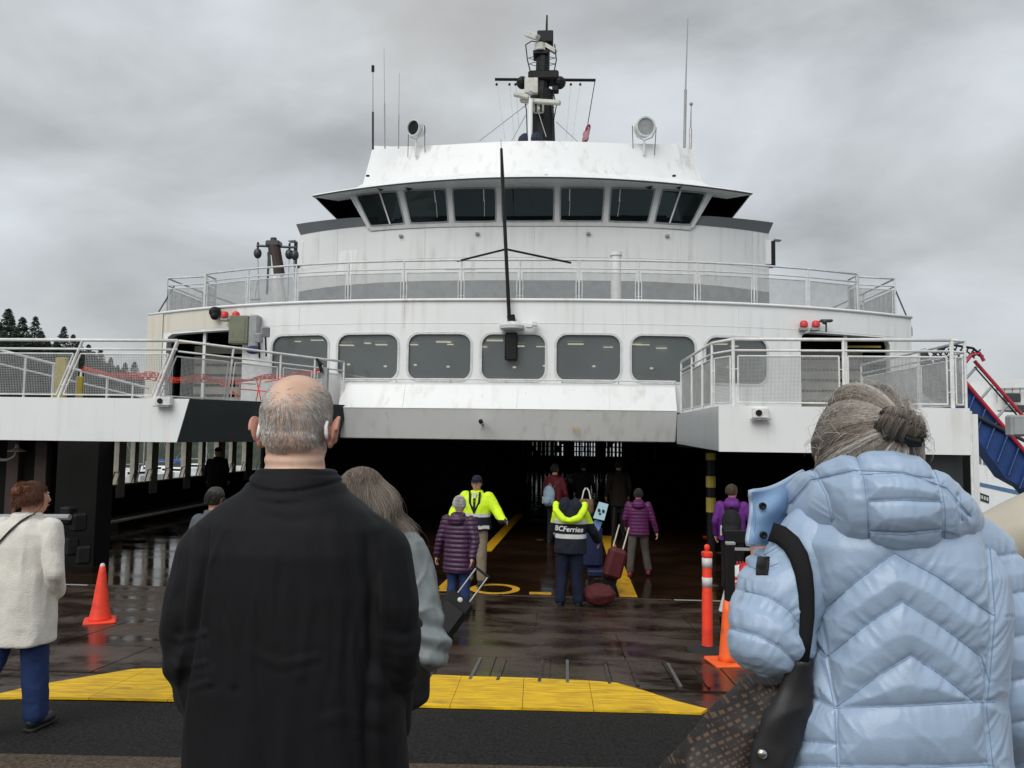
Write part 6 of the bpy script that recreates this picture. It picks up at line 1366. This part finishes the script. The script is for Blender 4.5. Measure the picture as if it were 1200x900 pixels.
MB().lathe([(.21, 0), (.21, .015), (.17, .03), (.08, .045), (.06, .06)], c, 28).build('base', M['blackm'], r, True)
o = MB().lathe([(.060, .05), (.056, .10), (.054, .60), (.050, .62), (.050, .97), (.056, .975), (.060, .99), (.058, 1.02), (.03, 1.03)], c, 24).build('post', M['orange'], r); auto(o, 30)
MB().lathe([(.02, 1.02), (.018, 1.04), (.03, 1.055), (.028, 1.085), (.012, 1.10)], c, 16).build('knob', M['orange'], r, True)
for z in (.66, .86): MB().cyl(c+V((0, 0, z)), c+V((0, 0, z+.10)), .0525, n=24).build('reflective_band', M['refl'], r, True)
# square based orange post carrying the stand
c = gr(853, 778); r = thing('barrier_post', c, 'orange tapered barrier post with square base beside the delineator', 'bollard')
MB().lathe([(.10, .03), (.085, .08), (.05, .50), (.042, .60)], c, 20).build('cone_shell', M['orange2'], r, True); MB().box(c+V((0, 0, .018)), (.36, .34, .036), rz=.2, b=.012).build('base', M['orange2'], r)
MB().box(c+V((.03, 0, .84)), (.075, .06, .62), b=.006).build('black_sleeve', M['black'], r); MB().box(c+V((.03, 0, 1.155)), (.09, .07, .03), b=.006).build('post_cap', M['mgrey'], r)
c = gr(872, 760); r = thing('sign_stand', c, 'black metal stand with red lamp between the orange post and the woman in blue', 'stand')
MB().box(c+V((.02, .1, 1.16)), (.40, .05, .14), b=.01).build('top_bar', M['black'], r); MB().box(c+V((.02, .1, 1.03)), (.40, .02, .03)).build('lower_bar', M['mgrey'], r)
for dx in (-.16, .20): MB().box(c+V((dx, .1, .6)), (.04, .04, 1.15)).build('leg', M['black'], r)
MB().lathe([(.055, -.07), (.07, -.03), (.07, .04), (.05, .07), (.02, .08)], c+V((.02, -.02, .82)), 18).build('red_lamp', M['red'], r, True); MB().box(c+V((-.02, -.02, .735)), (.22, .06, .03)).build('lamp_bracket', M['red'], r)
for k in range(5): MB().box(c+V((-.02+.03*(k-2), -.06, .90)), (.014, .012, .04)).build('lamp_rib', M['red'], r)
# white folding board with pink print
c = gr(851, 745); r = thing('folding_board', c+V((0, .4, 0)), 'white leaning notice board with faded pink print behind the barrier post', 'board')
q = [at(843, 716, 8.6), at(862, 722, 8.6), at(868, 662, 9.0), at(857, 664, 9.0)]; MB().prism(q, (0, .04, 0)).build('panel', M['railw'], r)
q2 = [at(853, 702, 8.68), at(862, 706, 8.68), at(866, 680, 8.86), at(858, 684, 8.86)]; MB().prism([p-V((0, .012, 0)) for p in q2], (0, .006, 0)).build('print', mat('faded_pink_print', (.45, .10, .16), .7), r)
MB().tube([at(845, 722, 8.6)+V((0, .03, 0)), gr(846, 742)]+[gr(850, 742)], .015, 6).build('leg', M['black'], r)
# ---- rolling suitcase
M['webbing'] = M.get('webbing'); c = gr(514, 748); r = thing('suitcase', c, 'black rolling suitcase tilted behind the woman in the plum coat', 'suitcase')
Mx = Matrix.Scale(.84, 4) @ Matrix.Rotation(R(-8), 4, 'Z') @ Matrix.Rotation(R(34), 4, 'Y') @ Matrix.Rotation(R(-22), 4, 'X')
o0 = c+V((-.02, 0, .06)); T_ = lambda x, y, z: o0 + (Mx @ V((x, y, z)))
MB().box(T_(0, 0, .29), (.38, .22, .54), M=Mx, b=.035).build('case', cloth('black_luggage_cloth', (.007, .007, .008), .7), r)
MB().box(T_(0, -.12, .24), (.30, .04, .34), M=Mx, b=.015).build('front_pocket', M['black'], r)
for s in (-1, 1):
    MB().cyl(T_(s*.10, .08, .55), T_(s*.10, .08, .98), .009).build('handle_tube', M['steel'], r); MB().cyl(T_(s*.15-.02, .08, .02), T_(s*.15+.02, .08, .02), .04, n=16).build('wheel', M['blackm'], r)
MB().cyl(T_(-.12, .08, .98), T_(.12, .08, .98), .014).build('grip', M['black'], r); MB().ell(T_(.0, -.11, .50), (.03, .012, .03)).build('badge', M['refl'], r)
# red suitcase, blue bag, red duffel and placard on the trolley beside the worker
c = gr(716, 700); r = thing('suitcase', c, 'dark red suitcase with pale telescopic handle beside the ferry worker seen from behind', 'suitcase')
Mx = Matrix.Rotation(R(10), 4, 'Z') @ Matrix.Rotation(R(16), 4, 'Y'); o0 = c+V((-.08, 0, .03)); T_ = lambda x, y, z: o0 + (Mx @ V((x, y, z)))
MB().box(T_(0, 0, .50), (.27, .24, .46), M=Mx, b=.05).build('case', mat('red_luggage', (.085, .005, .007), .55, bump=.2, bs=90), r)
for s in (-1, 1): MB().cyl(T_(s*.08, .05, .70), T_(s*.08, .05, 1.08), .011).build('handle_tube', mat('pale_handle', (.7, .62, .5), .4) if s < 0 else bpy.data.materials['pale_handle'], r)
MB().cyl(T_(-.09, .05, .71), T_(.09, .05, .71), .03).build('handle_base', M['black'], r)
for s in (-1, 1): MB().cyl(T_(s*.12, .05, .0), T_(s*.12+.04, .05, .0), .05, n=16).build('wheel', M['blackm'], r)
MB().box(T_(0, .05, .14), (.24, .05, .3), M=Mx, b=.01).build('stand_frame', M['black'], r)
c = gr(702, 712); r = thing('duffel_bag', c, 'low red duffel bag lying by the feet of the worker', 'bag'); link(fit(remesh(MB().ell(c+V((0, .1, .16)), (.24, .17, .15), 18), .010, 2, lambda co, no: wr(co, 9, .015, 5)), LOC[r.name]), 'bag_body', M['red'] if False else mat('dull_red_cloth', (.07, .005, .006), .8), r, True)
MB().tube([c+V((-.12, .1, .30)), c+V((-.05, .08, .38)), c+V((.05, .08, .38)), c+V((.12, .1, .30))], .012, 6).build('bag_handle', M['black'], r)
c = gr(703, 695); r = thing('luggage_trolley', c, 'blue framed luggage trolley with light blue notice plate on its mast', 'trolley')
mb_ = mat('blue_trolley_paint', (.006, .012, .05), .5); MB().box(c+V((.02, .15, .30)), (.42, .38, .10), b=.02).build('tray', mb_, r)
MB().box(c+V((-.10, .30, .68)), (.30, .20, .66), b=.05).build('blue_holdall', mb_, r)
for s in (-1, 1): MB().cyl(c+V((s*.16, .28, .1)), c+V((s*.13+.12, .34, 1.30)), .016).build('mast_tube', M['black'], r); MB().lathe([(.09, -.02), (.10, 0), (.09, .02)], c+V((s*.20, .05, .10)), 18, Matrix.Rotation(R(90), 4, 'Y')).build('wheel', M['blackm'], r)
q = [at(695, 607, 11.9), at(708, 610, 11.9), at(713, 591, 12.0), at(702, 588, 12.0)]; pl = MB().prism(q, (0, .02, 0)).build('notice_plate', mat('pale_blue_plate', (.30, .45, .50), .4), r)
for du, dv in ((-1, 0), (4, 1), (0, 5)): MB().box(at(703+du, 598+dv, 11.93), (.035, .01, .045)).build('notice_mark', M['navy'], pl)
MB().prism([at(690, 625, 11.95), at(699, 628, 11.95), at(706, 612, 12.0), at(697, 609, 12.0)], (0, .02, 0)).build('lower_plate', mat('blue_white_plate', (.12, .2, .42), .4), r)
c = at(687, 592, 15.5); r = thing('tote_bag', c, 'tan canvas tote bag with two pale handles inside the bow', 'bag')
MB().loft([[c+V((a_*math.cos(t_), .06*math.sin(t_), z)) for t_ in [2*math.pi*k/16 for k in range(16)]] for z, a_ in ((-.18, .12), (-.12, .15), (0, .15), (.12, .13))]).build('bag_body', cloth('tan_canvas', (.16, .10, .05)), r, True)
for s in (-1, 1): MB().tube([c+V((s*.09, 0, .1)), c+V((s*.05, 0, .28)), c+V((s*.01, 0, .34))], .014, 6).build('bag_handle', M['cream_knit'], r)
c = gr(522, 700); r = thing('yellow_wedge', c, 'small yellow wedge beside the suitcase', 'wheel chock'); MB().prism([at(514, 688, 10.6), at(518, 693, 10.6), at(527, 688, 10.6), at(526, 677, 10.6)], (0, .12, 0)).build('wedge', M['yline'], r)  # solid wedge put in for a small yellow shape of unknown kind
# backpacks
def backpack(root_p, name, label, m, s=1.0):
    T = root_p.matrix_basis if False else (Matrix.Translation(root_p.location) @ Matrix.Rotation(root_p.rotation_euler.z, 4, 'Z'))
    r = empty(name, T @ V((0, -.20, 1.1))); r.rotation_euler.z = root_p.rotation_euler.z; tag(r, label, 'backpack'); LOC[r.name] = V((0, 0, 0))
    link(remesh(MB().ell((0, -.03, .02), (.15*s, .10*s, .22*s), 18).ell((0, -.05, -.10), (.15*s, .11*s, .13*s), 16), .010, 3, lambda co, no: wr(co, 9, .008, 15)), 'pack', m, r, True)
    link(remesh(MB().ell((0, -.13*s, -.10), (.11*s, .05*s, .09*s), 14), .009, 2), 'front_pocket', m, r, True)
    for q in (-1, 1): MB().tube([(q*.09, .05, .20), (q*.12, .14, .30), (q*.12, .22, .33)], .018, 6).build('shoulder_strap', m, r, True)
    MB().tube([(-.04, .0, .23), (0, -.02, .28), (.04, .0, .23)], .01, 6).build('grab_loop', m, r); MB().box((-.15*s, -.03, -.10), (.03, .07, .16), b=.01).build('side_bottle', M['refl'], r)
ppl = {o['label']: o for o in bpy.data.objects if o.name.startswith('person')}
for k_, o in ppl.items():
    if 'pale blue backpack' in k_: backpack(o, 'backpack', 'pale blue-grey backpack on the person in dark red jacket', cloth('pale_blue_nylon_pack', (.22, .30, .36)))
    if 'black backpack' in k_: backpack(o, 'backpack', 'black backpack on the person in purple jacket by the barrier', cloth('black_pack', (.012, .012, .013)))
c = bpy.data.objects  # red shoes for the walker
for ch in [q for k_, o in ppl.items() if 'grey trousers' in k_ and 'purple puffer' in k_ for q in o.children if q.name.startswith('shoe')]: ch.data.materials[0] = mat('red_trainer', (.30, .01, .03), .5) if 'red_trainer' not in bpy.data.materials else bpy.data.materials['red_trainer']
# shoulder strap of the cream coat woman
cb_ = bvh(jkc, V((0, 0, 0))); r = thing('crossbody_bag', (rtc.location.x, rtc.location.y, 1.0), 'black crossbody strap over the back of the cream coat', 'bag'); LOC[r.name] = V((0, 0, 0)); r.location = rtc.location; r.rotation_euler = rtc.rotation_euler
mb = MB(); rows_ = []
for i in range(15):
    t = i/14; x, z = .13-.36*t, 1.50-.42*t; row_ = []
    for q in (-.03, .03):
        h_ = cb_.ray_cast(V((x+q*.6, -.6, z+q)), V((0, 1, 0))); row_.append((h_[0] if h_[0] else V((x, -.02, z)))+V((0, -.007, 0)))
    rows_.append(row_)
mb.add([p for r__ in rows_ for p in r__], [(2*i, 2*i+1, 2*i+3, 2*i+2) for i in range(14)]); o = mb.build('bag_strap', M['shoe'], r, True); md = o.modifiers.new('s', 'SOLIDIFY'); md.thickness = .006
link(remesh(MB().box((-.30, .06, .98), (.08, .26, .20), b=.02), .009, 2), 'bag_body', M['shoe'], r, True)
# ------------------------------------------------------------------ right hand side: gangway, pipe, other ferry
YG = 21
gw = thing('boarding_gangway', at(1165, 500, YG), 'blue enclosed gangway with red rails sloping down beyond the right platform', 'gangway')
def gp(u, v, dy=0): return at(u, v, YG+dy)
gb = mat('gangway_blue', (.012, .045, .17), .4, var=.2, vs=2, bump=.2, bs=3); gr_ = mat('gangway_red', (.40, .02, .04), .5)
MB().prism([gp(1105, 420), gp(1200, 531), gp(1290, 636), gp(1290, 668), gp(1200, 572), gp(1178, 560), gp(1105, 458)], (0, .5, 0)).build('gangway_side', gb, gw)
for u0, v0, u1, v1, r__, m__ in ((1142, 423, 1290, 591, .045, gr_), (1105, 417, 1290, 633, .05, gr_), (1142, 430, 1290, 598, .02, M['black'])): MB().cyl(gp(u0, v0, -.1), gp(u1, v1, -.1), r__).build('rail', m__, gw)
for i in range(8):
    a0 = gp(1146+19*i, 428+21.5*i, -.08); a1 = gp(1130+19*i, 446+22*i, -.08); MB().cyl(a0, a1, .035).build('rung', M['mgrey'], gw)
for i in range(8): 
    a0 = gp(1142+13*i, 464+15.2*i, -.06); MB().cyl(a0, a0+V((-.28, 0, -.72)), .025).build('panel_rib', gb, gw)
MB().cyl(gp(1125, 478, -.1), gp(1290, 562, -.1), .05).build('diagonal_tube', M['dgrey'], gw)
lt = MB()
for i in range(8):
    lt.cyl(gp(1092+7*i, 425-abs(i-3.5)*2.0, -.3), gp(1100+7*i, 406+abs(i-3.5)*1.0, -.3), .02, n=5); lt.cyl(gp(1100+7*i, 425-abs(i-3.5)*2.0, -.3), gp(1090+7*i, 408+abs(i-3.5)*1.0, -.3), .02, n=5)
lt.tube([gp(1088, 424, -.3), gp(1100, 410, -.3), gp(1115, 404, -.3), gp(1140, 408, -.3), gp(1152, 418, -.3)], .035, 6); lt.build('lattice_head', M['black'], gw)
MB().tube([gp(1130, 426, -.3), gp(1138, 416, -.3), gp(1148, 414, -.3), gp(1153, 423, -.3)], .05, 6).build('red_hoop', gr_, gw)
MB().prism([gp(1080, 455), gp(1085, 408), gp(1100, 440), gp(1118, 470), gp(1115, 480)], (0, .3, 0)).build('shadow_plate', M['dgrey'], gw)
c = at(1194, 499, 9.0); r = thing('quay_floodlight', c, 'silver framed floodlight hanging near the blue gangway at the right edge', 'lamp')
MB().box(c, (.24, .14, .24), b=.02).build('housing', M['mgrey'], r); MB().box(c+V((0, -.075, 0)), (.19, .01, .19)).build('lens', M['lens'], r); MB().cyl(c+V((.12, 0, 0)), c+V((1.2, .2, -.4)), .03).build('arm', M['black'], r)
c = at(1205, 655, 7); r = thing('fender_pipe', V((c.x, 7, 0)), 'big pale beige pipe rising beside the blue coat at the right edge', 'pipe')
MB().tube([at(1110, 668, 7.4), at(1150, 648, 7.2), at(1200, 625, 7), at(1290, 590, 6.8)], [.27, .285, .30, .33], 36).build('pipe', mat('beige_pipe_paint', (.45, .41, .33), .4, var=.08, vs=2), r, True)
MB().box(at(1200, 680, 7)+V((.3, .3, -.1)), (1.3, .5, .12)).build('cradle', M['dgrey'], r); MB().cyl(at(1140, 672, 7), V((at(1140, 672, 7).x, 7, G(7))), .05).build('cradle_leg', M['dgrey'], r); MB().cyl(at(1230, 690, 7), V((at(1230, 690, 7).x, 7, G(7))), .05).build('cradle_leg', M['dgrey'], r)
r = thing('lifebuoy', at(1197, 706, 6.6), 'bright red lifebuoy hung low at the right edge behind the blue coat', 'lifebuoy'); tor = MB(); cc = at(1204, 708, 6.6)
tor.tube([cc+V((.11*math.cos(t_), .0, .11*math.sin(t_))) for t_ in [2*math.pi*k/18 for k in range(19)]], .035, 8, cap=False); tor.build('ring', mat('lifebuoy_red', (.6, .01, .05), .5), r, True); MB().cyl(cc, cc+V((0, .1, -.9)), .02).build('bracket', M['dgrey'], r)
# the other ferry
YO = 60
of = thing('second_ferry', at(1230, 560, YO), 'distant white ferry with a blue stripe moored behind the gangway on the right', 'ferry')
def ob(u, v, dy=0): return at(u, v, YO+dy)
MB().prism([ob(1128, 540), ob(1132, 640), ob(1180, 690), ob(1500, 700), ob(1500, 500), ob(1128, 480)], (0, 12, 0)).build('hull', M['white'], of)
MB().prism([ob(1150, 440), ob(1150, 545), ob(1500, 560), ob(1500, 440)], (0, 10, 0)).build('superstructure', M['white2'], of) if False else MB().prism([ob(1128, 448, 3), ob(1128, 545, 3), ob(1500, 560, 3), ob(1500, 432, 3)], (0, 8, 0)).build('superstructure', M['white2'], of)
sb = mat('ship_blue_stripe', (.09, .17, .30), .4)
MB().prism([ob(1128, 561, -.05), ob(1500, 640, -.05), ob(1500, 648, -.05), ob(1128, 565, -.05)], (0, .04, 0)).build('blue_stripe', sb, of)
for i in range(12):
    if i < 4: u0 = 1147+i*5.4; o = MB().prism([ob(u0, 527+i, -.06), ob(u0+3.1, 528+i, -.06), ob(u0+3.1, 544+i, -.06), ob(u0, 543+i, -.06)], (0, .05, 0)).build('louvre', M['greyband'], of)
o = MB().prism([ob(1142, 575, -.06), ob(1159, 581, -.06), ob(1159, 590, -.06), ob(1142, 584, -.06)], (0, .05, 0)).build('name_board', M['dgrey'], of)
for i in range(5): MB().box(ob(1145+i*3, 580.5+i*1.1, -.10), (.11, .04, .26)).build('board_slot', M['refl'], o)
MB().prism([ob(1165, 455, 2.5), ob(1500, 446, 2.5), ob(1500, 449, 2.5), ob(1165, 458, 2.5)], (0, .05, 0)).build('deck_rail', M['mgrey'], of)
for i in range(10): MB().prism([ob(1168+i*9, 455, 2.5), ob(1169+i*9, 455, 2.5), ob(1169+i*9, 472, 2.5), ob(1168+i*9, 472, 2.5)], (0, .05, 0)).build('rail_post', M['mgrey'], of)
for u, v in ((1186, 466), (1200, 480), (1178, 486)): MB().box(ob(u, v, 2.3), (1.1, .6, .7), b=.1).build('deck_equipment', M['dgrey'], of)
# ------------------------------------------------------------------ far shore and marina on the left
hl_ = MB(); n = 40; top_ = []
for i in range(n+1):
    x = -260+ i*6.5; top_.append(V((x, 190+6*math.sin(i*.9), 5.5+18.0*(1/(1+math.exp((x+112)/4.5)))+.8*math.sin(i*1.3))))
hl_.loft([[V((p.x, 170, -5)) for p in top_], top_, [V((p.x*1.6, 420, p.z*.6)) for p in top_]], closed=False); ho = hl_.build('hillside', mat('hill_scrub', (.030, .040, .026), .95, var=.4, vs=.4), smooth=True); tag(ho, kind='structure')
M['needle'] = mat('conifer_needles', (.028, .042, .028), .9, var=.5, vs=1.2); M['bark'] = mat('bark', (.06, .045, .035), .9)
def conifer_mesh(h, seed):
    rn = random.Random(seed); mb = MB(); vs, fs = [], []
    for k in range(1500):
        t = rn.random()**.8; z = h*(.12+.88*t); rad = (1-t)**.7*h*.27*(.5+.5*abs(math.sin(z*2.1+seed)))+.12; a = rn.uniform(0, 6.28); rr_ = rad*math.sqrt(rn.random())
        c = V((rr_*math.cos(a), rr_*math.sin(a), z-.25*rr_)); s_ = rn.uniform(.25, .62); out_ = V((math.cos(a), math.sin(a), rn.uniform(-.5, .15))); sd_ = V((-math.sin(a), math.cos(a), rn.uniform(-.3, .3)))
        mb.add([c-sd_*s_*.5, c+out_*s_*1.1, c+sd_*s_*.5, c+V((0, 0, s_*.4))], [(0, 1, 2), (0, 1, 3), (1, 2, 3)])
    return mb
protos = []
specs = [(-8, 365, 175, 19), (10, 362, 176, 18), (27, 372, 178, 17), (42, 371, 180, 15), (56, 398, 185, 12), (75, 383, 182, 15), (86, 392, 186, 13), (-30, 358, 174, 19), (104, 404, 184, 14), (118, 409, 190, 12), (130, 419, 192, 11), (147, 425, 195, 10), (158, 424, 196, 10), (-60, 360, 176, 19), (0, 378, 172, 16), (20, 384, 171, 15), (36, 392, 173, 13), (66, 400, 180, 12), (-18, 372, 171, 17), (5, 388, 168, 14), (14, 372, 174, 17), (31, 396, 170, 12), (48, 388, 175, 13), (93, 398, 188, 12), (110, 412, 186, 11), (138, 428, 190, 9)]
sh = ['broad dark tree', 'ragged dark tree', 'slim pointed tree']
for i, (u, v, Y, h) in enumerate(specs):
    tp = at(u, v, Y); pos = V((tp.x, Y, tp.z-h)); q = i % 3; rank = sorted(range(len(specs)), key=lambda k_: specs[k_][0]).index(i); lab_ = '%s, %s conifer from the left of the row beyond the left platform' % (sh[q], ['first', 'second', 'third', 'fourth', 'fifth', 'sixth', 'seventh', 'eighth', 'ninth', 'tenth', 'eleventh', 'twelfth', 'thirteenth', 'fourteenth', 'fifteenth', 'sixteenth', 'seventeenth', 'eighteenth', 'nineteenth', 'twentieth', 'twenty-first', 'twenty-second', 'twenty-third', 'twenty-fourth', 'twenty-fifth', 'twenty-sixth'][rank])
    if i < 3:
        r = thing('conifer_tree', pos, lab_, 'tree', 'conifers on the far shore', local=True)
        MB().cyl((0, 0, -4), (0, 0, h*.8), h*.022, h*.006, 8).build('trunk', M['bark'], r); conifer_mesh(h, i).build('crown', M['needle'], r); protos.append((r, h))
    else:
        src, h0 = protos[q]; r = copy_tree(src); r['label'] = lab_; r.location = pos; r.scale = (h/h0*(1.0+.15*((i*7) % 5-2)/2),)*2 + (h/h0,); r.rotation_euler.z = i*1.7
for t in ():
    pass
def boat(loc, rz, hue, L_=9, lab='', cover=None, mastH=11):
    r = thing('moored_boat', loc, lab, 'boat', None, rz, local=True); n = 11; secs = []
    for i in range(n):
        t = i/(n-1); wd = 1.45*math.sin(math.pi*(.12+.86*t)**.8)**.6 if t < 1 else .05; wd = max(.06, 1.45*(1-max(0, t-.45)**2*3.2)*(.86+.14*min(1, t*5))); x = (t-.5)*L_; zt = 1.0+.35*t*t
        secs.append([V((x, -wd, zt)), V((x, -wd*.9, .35)), V((x, -wd*.35, -.25)), V((x, wd*.35, -.25)), V((x, wd*.9, .35)), V((x, wd, zt))])
    MB().loft(secs).build('hull', hue, r, False)
    MB().box((-.03*L_, 0, 1.35), (L_*.42, 1.6, .75), b=.15).build('cabin', M['white'], r); MB().box((-.03*L_, 0, 1.42), (L_*.36, 1.63, .28)).build('cabin_windows', M['bglass'], r)
    if mastH:
        MB().cyl((.05*L_, 0, 1.2), (.05*L_, 0, mastH), .07, .04).build('mast', M['steel'], r); MB().cyl((.05*L_, 0, 2.5), (-.38*L_, 0, 2.45), .06).build('boom', M['steel'], r); MB().cyl((.05*L_, 0, mastH), (.48*L_, 0, 1.4), .015).cyl((.05*L_, 0, mastH), (-.5*L_, 0, 1.3), .015).build('rigging', M['steel'], r)
        if cover: MB().cyl((.02*L_, 0, 2.62), (-.36*L_, 0, 2.6), .2, .12).build('sail_cover', cover, r)
    return r
bc_ = mat('blue_sail_cover', (.02, .09, .42), .7)
for i, (u, Y, rz, L_, mh, hv, lab) in enumerate(((118, 88, .2, 9, 11, 'white', 'white sailing boat with bright blue sail cover seen through the first side opening'), (141, 100, -.4, 8, 10, 'white', 'white sailing boat seen through the second side opening'), (164, 95, 1.1, 10, 12, 'white2', 'grey-white yacht lying end on beyond the third side opening'),
      (186, 108, .3, 9, 0, 'white', 'small white motor cruiser beyond the middle side opening'), (212, 104, -.2, 11, 12, 'white', 'long white sailing yacht moored beyond the fifth side opening'), (238, 118, .5, 9, 10, 'white2', 'pale yacht moored behind the silhouetted person'), (262, 125, -.3, 10, 0, 'white', 'white motor boat farthest along the side openings'))):
    boat(at(u, 540, Y)*1.0 - V((0, 0, at(u, 540, Y).z+4.8)), rz, M[hv], L_, lab, bc_ if i in (0, 4) else None, mh)
pn_ = thing('floating_pontoon', (-60, 84, -4.8), 'long grey floating pontoon with piles beside the moored boats', 'pontoon')
MB().box((-40, 84, -4.6), (70, 2, .5)).build('walkway', M['mgrey'], pn_)
for i in range(14): MB().cyl((-74+i*4.6, 85.3, -6), (-74+i*4.6, 85.3, -1.6-.3*(i % 3)), .16).build('pile', M['bark'] if i % 2 else M['mgrey'], pn_)
